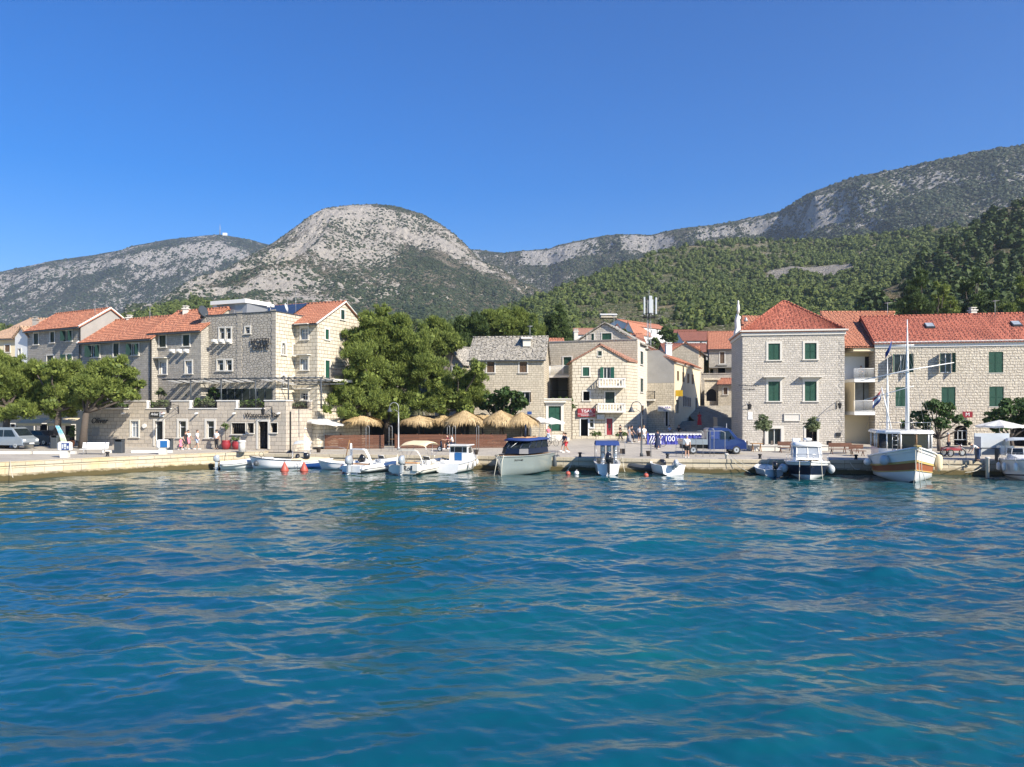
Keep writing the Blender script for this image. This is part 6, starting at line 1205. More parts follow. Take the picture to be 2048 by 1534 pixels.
def person(label, loc, rz=0, h=1.72, pose='stand', top='white', bottom='navy', legs='shorts', hair='dark', long=False, skin=0, phase=1, bag=None, group=None):
    par = thing('person', label, 'person', loc, rz, group); k = h/1.75; par.scale = (k, k, k)
    hz = .93; lean = 0
    if pose in ('sit', 'ride'): hz = .52 if pose == 'sit' else .80
    f = Vector((0, -1, 0)); pel = Vector((0, 0, hz)); tl = {'bend': 1.05, 'ride': .15, 'walk': .06}.get(pose, .0)
    def up(z, x=0, y=0): return pel+Vector((x, -math.sin(tl)*z+y, math.cos(tl)*z))
    pts = [(pel, (.15, .11)), (up(.2), (.135, .10)), (up(.42), (.165, .115)), (up(.55), (.06, .06)), (up(.66, 0, -.01), (.078, .095)), (up(.76, 0, -.005), (.078, .095)), (up(.83), (.05, .06)), (up(.68, 0, -.115), (.018, .02))]
    ed = [(0, 1), (1, 2), (2, 3), (3, 4), (4, 5), (5, 6), (4, 7)]
    arms = []; lg = []
    for s in (-1, 1):
        sh = up(.47, .19*s); b0 = len(pts)
        if pose == 'walk': el = sh+Vector((.05*s, -.10*s*phase, -.27)); wr = el+Vector((.0, -.14-.05*s*phase, -.20))
        elif pose == 'ride': el = sh+Vector((.06*s, -.16, -.20)); wr = el+Vector((-.02*s, -.24, .03))
        elif pose == 'sit': el = sh+Vector((.05*s, -.05, -.27)); wr = el+Vector((-.08*s, -.24, .02))
        elif pose == 'bend': el = sh+Vector((.02*s, -.08, -.26)); wr = el+Vector((-.02*s, -.12, -.22))
        elif pose == 'reach' and s == 1: el = sh+Vector((.22, -.10, -.10)); wr = el+Vector((.18, -.16, .08))
        else: el = sh+Vector((.06*s, .03, -.28)); wr = el+Vector((.01*s, -.08, -.25))
        dr = (wr-el).normalized(); pm = wr+dr*.055; pts += [(sh, .06), (el, .042), (wr, .028), (pm, (.04, .018))]; ed += [(2, b0), (b0, b0+1), (b0+1, b0+2), (b0+2, b0+3)]
        side = dr.cross(f); side = side.normalized() if side.length > .1 else Vector((1, 0, 0))
        for q, ln in ((-1.5, .055), (-.5, .068), (.5, .072), (1.5, .062)):
            a = pm+side*q*.019+dr*.02; pts += [(a, .010), (a+dr*ln*.55+f*.008, .009), (a+dr*ln+f*.025, .007)]; n = len(pts); ed += [(b0+3, n-3), (n-3, n-2), (n-2, n-1)]
        a = wr+dr*.03+side*.035*(-s); pts += [(a, .011), (a+side*.02*(-s)+dr*.03, .009)]; n = len(pts); ed += [(b0+2, n-2), (n-2, n-1)]
        arms.append((sh, el, wr))
    for s in (-1, 1):
        b0 = len(pts); hip = pel+Vector((.09*s, 0, -.03)); st = s*phase
        if pose == 'walk': kn = hip+Vector((0, -.13*st-.03, -.41)); an = kn+Vector((0, -.10*st+.10*(st < 0)+.05, -.40)); 
        elif pose == 'sit': kn = hip+Vector((.02*s, -.42, .02)); an = kn+Vector((0, .02, -.42))
        elif pose == 'ride': kn = hip+Vector((.10*s, -.38, -.10)); an = kn+Vector((0, .05, -.36))
        else: kn = hip+Vector((.015*s, -.01, -.43)); an = kn+Vector((.01*s, .02, -.42))
        if pose not in ('sit', 'ride'): an.z = max(an.z, .07)
        toe = an+Vector((.01*s, -.15, -.045)); pts += [(hip, .095), ((hip+kn)/2, .082), (kn, .055), ((kn*.6+an*.4), .056), (an, .035), (toe, (.04, .025))]
        ed += [(0, b0)]+[(b0+j, b0+j+1) for j in range(5)]; lg.append((hip, kn, an, toe))
    skin_obj('body', pts, ed, SK[skin], par)
    if top:
        q = [(pel+Vector((0, 0, -.02)), (.165, .125)), (up(.2), (.155, .12)), (up(.42), (.185, .135)), (up(.52), (.09, .08))]; e = [(0, 1), (1, 2), (2, 3)]
        for sh, el, wr in arms: n = len(q); q += [(sh+Vector((0, 0, .005)), .078), (sh+(el-sh)*.65, .066)]; e += [(2, n), (n, n+1)]
        skin_obj('shirt', q, e, CL[top], par)
    if legs == 'dress':
        mb = MB(); mb.lathe([(.25, hz-.42), (.23, hz-.3), (.185, hz-.02), (.15, hz+.18)], (0, 0, 0), 12, cap=False); mb.build('skirt', [CL[bottom]], par)
    elif legs == 'long_dress':
        mb = MB(); mb.lathe([(.30, .12), (.26, hz-.4), (.185, hz-.02), (.15, hz+.18)], (0, 0, 0), 12, cap=False); mb.build('skirt', [CL[bottom]], par)
    else:
        q = [(pel+Vector((0, 0, .05)), (.165, .125))]; e = []
        for hip, kn, an, toe in lg:
            n = len(q); q += [(hip, .108), ((hip+kn)/2, .10), (hip+(kn-hip)*.85, .088)]; e += [(0, n), (n, n+1), (n+1, n+2)]
            if legs == 'trousers': q += [(kn, .075), (kn+(an-kn)*.9, .060)]; e += [(n+2, n+3), (n+3, n+4)]
        skin_obj('trousers' if legs == 'trousers' else 'shorts', q, e, CL[bottom], par)
    mb = MB(); hc = up(.765, 0, .02); mb.ell(hc, (.098, .112, .105), 10)
    if long: mb.ell(up(.62, 0, .09), (.085, .05, .17), 8)
    mb.build('hair', [HR[hair]], par)
    for hip, kn, an, toe in lg: mb = MB(); mb.rbox((an+toe)/2+Vector((0, -.01, -.02)), (.10, .27, .09), .03); mb.build('shoe', [CL['black' if legs == 'trousers' else 'white']], par)
    if bag:
        w = arms[0][2]; mb = MB(); mb.rbox(w+Vector((-.04, 0, -.30)), (.12, .28, .32), .05); mb.tube([w+Vector((-.04, -.1, -.14)), w+Vector((-.02, 0, -.03)), w+Vector((-.04, .1, -.14))], .01, 4); tag(mb.build('bag', [CL[bag]]), 'small white bag carried by the dark-clothed walker', 'bag').matrix_world = Matrix.Translation(loc) @ Matrix.Rotation(rz, 4, 'Z') @ Matrix.Scale(k, 4)
    return par
RD = math.radians
person('woman in a short black dress walking with the child in pink', gp(371, 899), RD(80), 1.68, 'walk', 'black', 'black', 'dress', 'brown', True)
person('small child dressed in pink in front of the terrace wall', gp(361, 900), RD(70), 1.12, 'walk', 'pink', 'pink', 'dress', 'fair', True)
person('person in a white top and pink skirt walking close behind the black dress', gp(376, 897.5), RD(60), 1.72, 'walk', 'white', 'pink', 'dress', 'dark', skin=1)
person('man in a white T-shirt and pale blue shorts striding right along the terrace wall', gp(394, 899), RD(85), 1.78, 'walk', 'white', 'blue', 'shorts', 'brown', phase=-1)
person('man in a white shirt and dark trousers standing beside the red flower pot', gp(433, 899), RD(160), 1.8, 'stand', 'white', 'black', 'trousers', 'dark')
person('walker in a navy shirt and red shorts, right of the grey motor yacht', gp(1132, 905), RD(-75), 1.75, 'walk', 'navy', 'red', 'shorts', 'dark', skin=1)
person('walker in dark shorts half hidden beside the red-shorted walker', gp(1128, 903), RD(-80), 1.72, 'walk', 'navy', 'grey', 'shorts', 'brown', phase=-1)
person('woman all in black walking past the red cash machine', gp(1241, 881), RD(-80), 1.7, 'walk', 'black', 'black', 'trousers', 'dark', True)
person('woman in a long grey dress left of the lamp post', gp(1258, 886), RD(60), 1.7, 'walk', 'grey', 'grey', 'long_dress', 'brown', True)
person('companion in black just behind the long grey dress', gp(1263, 884), RD(60), 1.74, 'walk', 'black', 'black', 'trousers', 'dark')
person('tall person in a white shirt and white shorts right of the lamp post', gp(1288, 888), RD(200), 1.86, 'walk', 'white', 'white', 'shorts', 'fair')
person('person in a white top and dark shorts behind the lamp post', gp(1279, 884), RD(150), 1.72, 'stand', 'white', 'black', 'shorts', 'dark')
person('walker in dark blue clothes carrying a white bag before the violet banner', gp(1315, 898), RD(170), 1.76, 'walk', 'navy', 'navy', 'long_dress', 'dark', skin=1, bag='white')
person('man in a white T-shirt and black shorts at the quay edge, arm stretched right', gp(1374, 915), RD(175), 1.8, 'reach', 'white', 'black', 'shorts', 'grey')
person('woman in a long red dress standing on the lane steps', (X(1399, 98), 98, 3.05), RD(10), 1.72, 'stand', 'red', 'red', 'long_dress', 'dark', True, 1)
person('seated person in a pale top at the left of the lane foot', (X(1339, 91), 91, 1.95), RD(30), 1.72, 'sit', 'blue', 'black', 'trousers', 'dark')
person('seated person in black beside the bicycle above the banner', (X(1358, 90), 90, 1.95), RD(-20), 1.75, 'sit', 'black', 'black', 'trousers', 'brown')
person('bare-chested man in dark shorts behind the red motor tricycle', gp(1897, 908), RD(60), 1.78, 'stand', None, 'navy', 'shorts', 'grey', skin=1)
person('person in a white top and jeans bending forward left of the white stall', gp(1957, 922), RD(-95), 1.78, 'bend', 'white', 'jeans', 'trousers', 'dark')
person('person in a pink and white top beneath the white parasols', gp(1097, 884), RD(0), 1.7, 'stand', 'pink', 'blue', 'trousers', 'brown', True)
person('café guest in an orange shirt under the middle straw umbrella', gat(983, 77, .0), RD(60), 1.72, 'sit', 'orange', 'khaki', 'shorts', 'brown')
person('café guest in a white shirt left of the orange-shirted one', gat(966, 77.4), RD(-50), 1.72, 'sit', 'white', 'khaki', 'shorts', 'dark')
person('café guest in white behind the left wooden fence', gat(682, 77), RD(40), 1.75, 'sit', 'white', 'navy', 'trousers', 'dark')
person('person sitting on the upper balcony between the two right houses', (P(1722, 757.5, 78.3)), RD(-30), 1.7, 'sit', 'grey', 'black', 'trousers', 'dark')
# ---------------------------------------------------------------- vehicles
def wheel(par, x, y, z, r, w=.2):
    mb = MB(); mb.tube([(x, y-w/2, z), (x, y-w/2+.03, z), (x, y+w/2-.03, z), (x, y+w/2, z)], [r*.92, r, r, r*.92], 18); wo = mb.build('wheel', [M['rubber']], par)
    mb = MB(); mb.tube([(x, y-w/2-.012, z), (x, y+w/2+.012, z)], r*.6, 14); 
    mb.tube([(x, y-w/2-.03, z), (x, y+w/2+.03, z)], r*.18, 8, 1); mb.build('rim', [M['silver'], M['iron']], wo)
def car_body(mb, prof, w, taper, zb):
    """side outline (x,z) lofted across the width with tumblehome above zb"""
    ys = [-w/2, -w/2+.06, w/2-.06, w/2]; rings = []
    for i, y in enumerate(ys):
        e = .96 if i in (0, 3) else 1.0; cx = sum(p[0] for p in prof)/len(prof); ring = []
        for x, z in prof: yy = y*(1-taper*max(0, z-zb)); ring.append((cx+(x-cx)*e, yy, z if z < zb else zb+(z-zb)*(1 if i in (1, 2) else .985)))
        rings.append(ring)
    mb.loft(rings, 0, True, False)
def side_win(par, pts, w, taper, zb, mat='glass'):
    for s in (-1, 1):
        q = [(x, s*(w/2*(1-taper*max(0, z-zb))+.006), z) for x, z in pts]; q2 = [(x, y-s*.03, z) for x, y, z in q]; mb = MB(); mb.hexa(q2 if s > 0 else q, q if s > 0 else q2); mb.build('side_window', [M[mat]], par)
def cross_panel(par, name, a, b, hw, mat, out=.012):     # panel across the car between outline points a and b
    dx, dz = b[0]-a[0], b[1]-a[1]; L = math.hypot(dx, dz); n = (dz/L*out, -dx/L*out); 
    if n[0] < 0 and a[0] > 0: n = (-n[0], -n[1])
    q = [(a[0]+n[0], -hw, a[1]+n[1]), (a[0]+n[0], hw, a[1]+n[1]), (b[0]+n[0], hw*.92, b[1]+n[1]), (b[0]+n[0], -hw*.92, b[1]+n[1])]; mb = MB(); mb.hexa([(x-n[0]*2, y, z-n[1]*2) for x, y, z in q], q); return mb.build(name, [M[mat]], par)
pk = thing('pickup_truck', 'blue crew-cab flatbed truck parked beside the white-grey stone house', 'truck', gp(1424, 907), 0)
mb = MB(); car_body(mb, [(-.55, .42), (-.55, 2.12), (-.35, 2.24), (1.05, 2.24), (1.35, 2.12), (1.95, 1.42), (2.55, 1.18), (2.72, .95), (2.76, .42)], 1.95, .10, 1.25); mb.build('cab', [plain('truck_blue', (0.006, 0.022, 0.11), 0.3, coat=.4)], pk)
side_win(pk, [(-.35, 1.3), (.35, 1.3), (.35, 1.98), (-.35, 1.98)], 1.95, .10, 1.25, 'canvasb'); side_win(pk, [(.48, 1.28), (1.72, 1.28), (1.22, 1.98), (.48, 1.98)], 1.95, .10, 1.25)
cross_panel(pk, 'windscreen', (1.93, 1.46), (1.38, 2.08), .82, 'glass')
mb = MB(); mb.box(-2.75, -.62, -1.0, 1.0, .82, .9); 
for y in (-1.0, .95): mb.box(-2.75, -.62, y, y+.05, .9, 1.28)
mb.box(-2.75, -2.7, -.95, .95, .9, 1.28); mb.box(-.68, -.62, -.95, .95, .9, 1.9); mb.build('flatbed', [M['steel']], pk)
mb = MB(); mb.box(-2.7, 2.5, -.5, .5, .45, .8); mb.build('chassis', [M['iron']], pk)
mb = MB(); mb.rbox((2.66, 0, .62), (.34, 1.9, .42), .08); mb.build('bumper', [M['darkgrey']], pk)
for y in (-.78, .78): mb = MB(); mb.rbox((2.56, y, 1.02), (.28, .3, .24), .07); mb.build('headlight', [M['tubew']], pk)
for x in (-1.85, 1.85):
    for y in (-.88, .88): wheel(pk, x, y, .36, .36)
mb = MB(); mb.rbox((1.35, -1.08, 1.42), (.1, .16, .3), .04); mb.build('mirror', [M['iron']], pk)
vn = thing('van', 'old silver-grey passenger van parked under the leftmost pine', 'van', gp(22, 897), RD(-14))
mb = MB(); vg = plain('van_silver', (0.30, 0.34, 0.38), 0.35, .4, coat=.3); car_body(mb, [(-2.2, .35), (-2.25, 1.2), (-2.05, 1.85), (-1.8, 1.95), (.75, 1.95), (1.0, 1.86), (1.75, 1.12), (2.2, .92), (2.28, .35)], 1.75, .12, 1.0); mb.build('body', [vg], vn)
for a, b in ((-1.95, -1.0), (-.9, .0)): side_win(vn, [(a, 1.12), (b, 1.12), (b, 1.72), (a, 1.72)], 1.75, .12, 1.0)
side_win(vn, [(.1, 1.12), (1.4, 1.12), (.95, 1.72), (.1, 1.72)], 1.75, .12, 1.0); cross_panel(vn, 'windscreen', (1.70, 1.2), (1.06, 1.82), .74, 'glass')
for y in (-.68, .68): mb = MB(); mb.rbox((2.18, y, .78), (.2, .3, .2), .05); mb.build('headlight', [M['tubew']], vn)
mb = MB(); mb.rbox((2.24, 0, .48), (.16, 1.7, .22), .05); mb.build('bumper', [M['darkgrey']], vn); mb = MB(); mb.box(2.33, 2.335, -.26, .26, .44, .56); mb.build('number_plate', [M['wframe']], vn)
for x in (-1.35, 1.4):
    for y in (-.78, .78): wheel(vn, x, y, .31, .31, .18)
dc = thing('parked_car', 'dark car with red tail lights in the shade right of the silver van', 'car', gat(80, 76), RD(165))
mb = MB(); car_body(mb, [(-2.0, .3), (-2.05, .85), (-1.5, .98), (-1.0, 1.4), (.6, 1.44), (1.35, .98), (2.05, .8), (2.1, .3)], 1.7, .2, .9); mb.build('body', [M['darkgrey']], dc); side_win(dc, [(-1.2, 1.0), (1.1, 1.0), (.55, 1.36), (-.95, 1.34)], 1.7, .2, .9)
for y in (-.65, .65): mb = MB(); mb.rbox((-2.03, y, .8), (.1, .3, .14), .03); mb.build('tail_light', [M['redp']], dc)
for x in (-1.3, 1.3):
    for y in (-.75, .75): wheel(dc, x, y, .3, .3, .18)
def bicycle(label, loc, rz, mat='iron'):
    b = thing('bicycle', label, 'bicycle', loc, rz)
    for x in (-.52, .52):
        mb = MB(); mb.ring((x, 0, .34), .32, .022, 'y', 20, 5); wo = mb.build('wheel', [M['rubber']], b); mb = MB()
        for k in range(6): a = math.pi*k/6; mb.tube([(x-.31*math.cos(a), 0, .34-.31*math.sin(a)), (x+.31*math.cos(a), 0, .34+.31*math.sin(a))], .004, 3)
        mb.build('spokes', [M['steel']], wo)
    mb = MB(); 
    for a, c in (((-.52, .34), (-.18, .78)), ((-.52, .34), (-.08, .32)), ((-.08, .32), (-.2, .86)), ((-.08, .32), (.34, .76)), ((-.18, .76), (.34, .82)), ((.36, .9), (.52, .34))): mb.tube([(a[0], 0, a[1]), (c[0], 0, c[1])], .018, 5)
    mb.build('frame', [M[mat]], b); mb = MB(); mb.tube([(.36, 0, .88), (.34, 0, .98)], .015, 4); mb.tube([(.28, -.27, 1.0), (.36, -.05, .98), (.36, .05, .98), (.28, .27, 1.0)], .014, 4); mb.build('handlebar', [M['iron']], b)
    mb = MB(); mb.rbox((-.22, 0, .9), (.26, .14, .06), .03); mb.build('saddle', [M['rubber']], b)
bicycle('bicycle parked under the white parasols, right of the grey motor yacht', gp(1104, 893), RD(35)); bicycle('bicycle leaning before the left half of the violet banner', gp(1316, 893), RD(5)); bicycle('bicycle leaning on the corner beside the lane, above the banner', gat(1366, 90), RD(10))
sc = thing('scooter', 'dark motor scooter carrying two riders past the wooden fence', 'scooter', gp(894, 903), RD(185))
for x in (-.62, .66): wheel(sc, x, 0, .26, .26, .11)
mb = MB(); mb.loft([[(x, y*w, z0+(z1-z0)*q) for y, q in ((-1, 0), (1, 0), (1, .8), (.6, 1), (-.6, 1), (-1, .8))] for x, w, z0, z1 in ((-.95, .08, .45, .72), (-.6, .18, .35, .80), (-.1, .18, .28, .76), (.05, .16, .22, .34), (.4, .15, .22, .32), (.48, .2, .3, .95), (.62, .12, .5, 1.0))]); mb.build('body', [M['navy']], sc)
mb = MB(); mb.tube([(.66, 0, .3), (.5, 0, 1.0)], .03, 5); mb.tube([(.42, -.32, 1.06), (.5, 0, 1.02), (.42, .32, 1.06)], .018, 5); mb.build('handlebar', [M['iron']], sc); mb = MB(); mb.rbox((-.42, 0, .82), (.75, .3, .10), .04); mb.build('seat', [M['rubber']], sc)
bs = sc.location; e = Vector((math.cos(RD(185)), math.sin(RD(185)), 0))
person('scooter driver with bare legs in a maroon shirt', bs+e*-.12, RD(185+90), 1.74, 'ride', 'maroon', 'black', 'shorts', 'dark'); person('scooter passenger in a white shirt', bs-e*.52+Vector((0, 0, .05)), RD(185+90), 1.66, 'ride', 'white', 'navy', 'shorts', 'dark')
tr = thing('motor_tricycle', 'red three-wheeled motorbike cart parked in front of the arched shop window', 'tricycle', gp(1908, 913), RD(5))
for x, y in ((.72, 0), (-.6, -.45), (-.6, .45)): mb = MB(); mb.ring((x, y, .3), .27, .05, 'y', 18, 6); wo = mb.build('wheel', [M['rubber']], tr); mb = MB(); mb.tube([(x, y-.04, .3), (x, y+.04, .3)], .16, 10); mb.build('rim', [M['steel']], wo)
mb = MB(); mb.rbox((-.35, 0, .62), (1.2, .75, .28), .05); mb.tube([(.1, 0, .6), (.55, 0, .85), (.72, 0, .32)], .04, 6); mb.rbox((.28, 0, .62), (.5, .3, .25), .08); mb.build('frame', [M['redp']], tr)
mb = MB(); mb.tube([(.42, -.35, 1.05), (.55, -.1, .95), (.55, .1, .95), (.42, .35, 1.05)], .025, 5); mb.build('handlebar', [M['steel']], tr); mb = MB(); mb.rbox((-.3, 0, .80), (.7, .4, .10), .04); mb.build('seat', [M['rubber']], tr); mb = MB(); mb.ell((.62, 0, .88), (.08, .1, .1)); mb.build('headlight', [M['steel']], tr)
# ---------------------------------------------------------------- street furniture
def lamp(label, px, py, top, hookdir=-1):
    b = gp(px, py); H = (py-top)*b.y/F; o = thing('street_lamp', label, 'street lamp', b); mb = MB(); mb.lathe([(.14, 0), (.14, .25), (.08, .32), (.07, H*.5), (.055, H*.8)], n=8); 
    mb.build('pole', [M['darkgrey' if px > 1000 else 'galv']], o)
    mb = MB(); r = .42; pts = [(0, 0, H*.78), (0, 0, H-r)]+[(hookdir*(r-r*math.cos(a)), 0, H-r+r*math.sin(a)) for a in [math.pi*k/8 for k in range(1, 9)]]; mb.tube(pts, .035, 6)
    mb.tube([(0, 0, H*.80), (hookdir*.45, 0, H*.86)], .02, 4); mb.build('hook_arm', [M['darkgrey' if px > 1000 else 'galv']], o)
    x = hookdir*2*r; mb = MB(); z = H-r-.05; mb.lathe([(.30, -.42), (.22, -.30), (.14, -.15), (.08, 0), (.03, .06)], (x, 0, z), 12); mb.build('lamp_shade', [M['darkgrey']], o)
lamp('street lamp with a hooked bell shade in front of the kiosk house', 1283, 913, 803); lamp('slim grey hooked street lamp before the wooden fence gap', 797, 900, 805)
def pedestal(label, px, py, blue, w=1.25):
    b = gp(px, py); o = thing('service_pedestal', label, 'power pedestal', b, RD(8)); mb = MB(); mb.box(-.28, .28, -.25, .25, -.02, .50); mb.build('base', [M['trim']], o); mb = MB(); mb.rbox((0, 0, .86), (w*.78, .6, .74), .14); hd = mb.build('head', [M['gel']], o)
    mb = MB(); mb.rbox((.14, -.302, .87), (.58, .02, .56), .008); sc_ = mb.build('panel', [M[blue]], hd)
    if 'screen' in label:
        for a, b_, c, d in ((-.10, .0, .72, 1.05), (.04, .22, .80, 1.08), (.26, .38, .70, .92), (.06, .2, .66, .76)): mb = MB(); mb.box(a, b_, -.318, -.313, c, d); mb.build('screen_tile', [M['tubeg']], sc_)
pedestal('white rounded service pedestal with a blue information screen at the left quay edge', 130, 915, 'canvasb'); pedestal('white rounded service pedestal with a plain blue square, below the script sign door', 326, 908.5, 'blued')
o = thing('info_totem', 'curved sail-shaped tourist totem in light blue and green', 'information sign', gp(128, 897), RD(-12)); mb = MB(); rings = []
for k in range(9): t = k/8; x = .1-.75*t**1.6*1.1; z = .15+1.95*t; w_ = .36*(1-.45*t); rings.append([(x-w_, -.04, z), (x+w_*.8, -.04, z), (x+w_*.8, .04, z), (x-w_, .04, z)])
def totem_mat():
    m, nt, b = newmat('totem_print'); v = coord(nt, 'Object'); z = nd(nt, 'SeparateXYZ', {0: v}).outputs[2]
    cc = ramp(nt, nd(nt, 'Math', {0: z, 1: 0.47}, operation='MULTIPLY').outputs[0], [(0.0, (.03, .10, .30)), (.14, (.05, .2, .5)), (.2, (.5, .6, .25)), (.45, (.6, .72, .5)), (.55, (.75, .8, .8)), (.7, (.15, .5, .75)), (1.0, (.2, .6, .8))])
    cc = mix(nt, ramp(nt, noise(nt, v, 6, 4), [(.5, 0), (.56, .5)]), cc, (.75, .8, .8)); nt.links.new(cc, b.inputs['Base Color']); b.inputs['Roughness'].default_value = .35; return m
mb.loft(rings, 0, True, False); mb.build('panel', [totem_mat()], o)
def bin_(label, px, py, w, h): b = gp(px, py); o = thing('litter_bin', label, 'bin', b); mb = MB(); mb.rbox((0, 0, h*.42), (w, w*.8, h*.84), .03); mb.box(-w*.5, -w*.42, -w*.4, w*.4, h*.84, h); mb.box(w*.42, w*.5, -w*.4, w*.4, h*.84, h); mb.box(-w*.42, w*.42, w*.3, w*.4, h*.84, h); mb.build('body', [M['darkgrey']], o); mb = MB(); mb.box(-w*.52, w*.52, -w*.42, w*.42, h, h+.04); mb.build('lid', [M['iron']], o)
bin_('dark grey litter bin standing alone right of the white bench', 239, 906, .68, 1.15); bin_('dark grey litter bin behind the plain blue pedestal', 338, 904, .58, 1.15); bin_('black bin at the foot of the curved totem', 110, 897, .6, 1.2)
o = thing('park_bench', 'white slatted bench on grey legs near the left quay edge', 'bench', gp(188, 909), RD(4)); 
mb = MB()
for k in range(4): mb.box(-1.05, 1.05, -.25+k*.13, -.15+k*.13, .43, .47)
mb.build('seat', [M['wframe']], o); mb = MB()
for k in range(4): mb.add([(-1.05, .24+k*.035, .52+k*.12), (1.05, .24+k*.035, .52+k*.12), (1.05, .28+k*.035, .62+k*.12), (-1.05, .28+k*.035, .62+k*.12)], [(0, 1, 2, 3), (3, 2, 1, 0)])
mb.build('backrest', [M['wframe']], o)
for x in (-.75, .75): mb = MB(); mb.tube([(x, -.28, 0), (x, -.18, .42), (x, .22, .42), (x, .36, .98)], .03, 4); mb.tube([(x, .22, .42), (x, .28, 0)], .03, 4); mb.build('leg', [M['galv']], o)
for lab, px, py, r, h in (('tapered pale stone bollard in front of the silver van', 58, 897, .42, .98), ('weathered pale stone bollard right of the red flower pots', 484, 904, .36, 1.05)):
    o = thing('stone_bollard', lab, 'bollard', gp(px, py)); mb = MB(); mb.lathe([(r*.9, 0), (r*.82, h*.7), (r*.8, h*.78), (r, h*.84), (r*.9, h*.97), (r*.3, h)], n=14); mb.build('post', [M['trim']], o)
def potplant(name, label, px, py, r, h, mat, bl, lm='shrub', ls=.07, seed=3, cat='flower pot'):
    b = gp(px, py); o = thing(name, label, cat, b); mb = MB(); mb.lathe([(r*.6, 0), (r*.95, h*.4), (r, h*.65), (r*.85, h*.9), (r*.95, h), (r*.8, h), (r*.7, h*.85)], n=16); mb.build('pot', [M[mat]], o)
    rng = np.random.default_rng(seed); V, T = crown_mesh([((x, y, z), (q, q, q)) for x, y, z, q in bl], ls, 260, rng, aspect=.6); np_mesh('plant', V, T.ravel(), np.full(len(T), 3), M[lm], o)
    mb = MB(); top = max(q[2] for q in bl); mb.tube([(0, 0, h*.8), (bl[0][0], bl[0][1], top)], .03, 5); mb.build('stem', [M['bark']], o)
potplant('flower_pot', 'big red pot with a slim plant, left of the barred window', 452, 899, .42, .85, 'redp', [(-.1, 0, 2.3, .3), (.05, 0, 2.1, .25)]); potplant('flower_pot', 'second red pot with reddish flowers, left of the stone bollard', 473, 899, .40, .75, 'redp', [(-.2, 0, 1.0, .3), (.2, 0, 1.05, .28)], 'shrub', seed=5)
potplant('barrel_planter', 'terracotta barrel with a climbing plant beside the bar door', 544, 899, .38, .85, 'terracotta', [(0, 0, 1.2, .22), (-.05, 0, 1.7, .2), (-.05, 0, 2.2, .18)], seed=6, cat='planter')
potplant('potted_plant', 'leafy potted shrub below the café awnings', 143, 893, .3, .6, 'terracotta', [(0, 0, 1.2, .45), (.2, 0, 1.7, .35)], seed=7)
o = thing('chair', 'white metal garden chair left of the bar door', 'chair', gp(506, 899)); mb = MB(); mb.box(-.25, .25, -.25, .25, .44, .48); mb.build('seat', [M['wframe']], o); mb = MB(); mb.box(-.25, .25, .22, .26, .5, .98); mb.build('backrest', [M['wframe']], o)
for x in (-.22, .22):
    for y in (-.22, .22): mb = MB(); mb.tube([(x, y, 0), (x, y, .44)], .02, 4); mb.build('leg', [M['wframe']], o)
o = thing('outdoor_oven', 'white plastered chimney-shaped oven at the right of the bar wall', 'oven', gat(603, 73.4)); mb = MB(); mb.loft([[(-w_, -d_, z), (w_, -d_, z), (w_, d_, z), (-w_, d_, z)] for w_, d_, z in ((.75, .5, 0), (.72, .5, .8), (.42, .4, 1.5), (.40, .38, 2.0), (.52, .46, 2.02), (.52, .46, 2.14))], 0, True, False); mb.build('body', [M['wplaster']], o)
o = thing('menu_board', 'cream A-board sign standing in front of the white oven', 'sign', gp(609, 899)); mb = MB(); mb.hexa([(-.42, -.3, 0), (.42, -.3, 0), (.42, -.26, 0), (-.42, -.26, 0)], [(-.42, -.03, 1.0), (.42, -.03, 1.0), (.42, .01, 1.0), (-.42, .01, 1.0)]); mb.hexa([(-.42, .26, 0), (.42, .26, 0), (.42, .3, 0), (-.42, .3, 0)], [(-.42, .015, 1.0), (.42, .015, 1.0), (.42, .05, 1.0), (-.42, .05, 1.0)]); mb.build('board', [M['gelc']], o)
def parasol(label, loc, r, h, rise=.45, tilt=0, mat='wcloth', closed=False, square=True):
    o = thing('parasol', label, 'parasol', loc); n = 8; mb = MB(); mb.tube([(0, 0, 0), (0, 0, h+rise)], .03, 6); mb.build('pole', [M['galv']], o); mb = MB()
    if closed: mb.lathe([(.10, h*.30), (.17, h*.38), (.15, h*.6), (.11, h*.85), (.05, h)], n=10); mb.build('folded_canopy', [M[mat]], o); return o
    top = Vector((tilt*.3, 0, h+rise)); rim = []
    for k in range(n): a = 2*math.pi*(k+.5)/n; q = r*(1.0 if not square else 1.0/max(abs(math.cos(a)), abs(math.sin(a)))*.92); rim.append(Vector((q*math.cos(a), q*math.sin(a), h+tilt*math.cos(a)*r)))
    for k in range(n):
        a, b = rim[k], rim[(k+1) % n]; m_ = (a+b)/2-Vector((0, 0, .06)); mb.add([top, a, m_, b], [(0, 1, 2), (0, 2, 3)]); mb.add([a, m_, b, a-Vector((0, 0, .15)), m_-Vector((0, 0, .15)), b-Vector((0, 0, .15))], [(0, 3, 4, 1), (1, 4, 5, 2)])
    mb.build('canopy', [M[mat]], o); mb = MB()
    for k in range(n): mb.tube([(0, 0, h+.05), rim[k]], .012, 3)
    mb.build('ribs', [M['galv']], o); return o
parasol('wide white parasol tilting right beside the bar wall corner', gat(648, 74.5), 1.95, 2.62, .45, -.10); parasol('large white parasol before the green double door, right one', gat(1103, 80), 1.45, 2.25, .5); parasol('white parasol overlapping the rightmost straw umbrella', gat(1079, 79), 1.2, 2.45, .4); parasol('white parasol over the white stall at the right edge', gat(1999, 63.5), 1.75, 2.55, .45); parasol('closed white parasol in front of the blue truck', gp(1453, 906), 1, 2.15, closed=True)
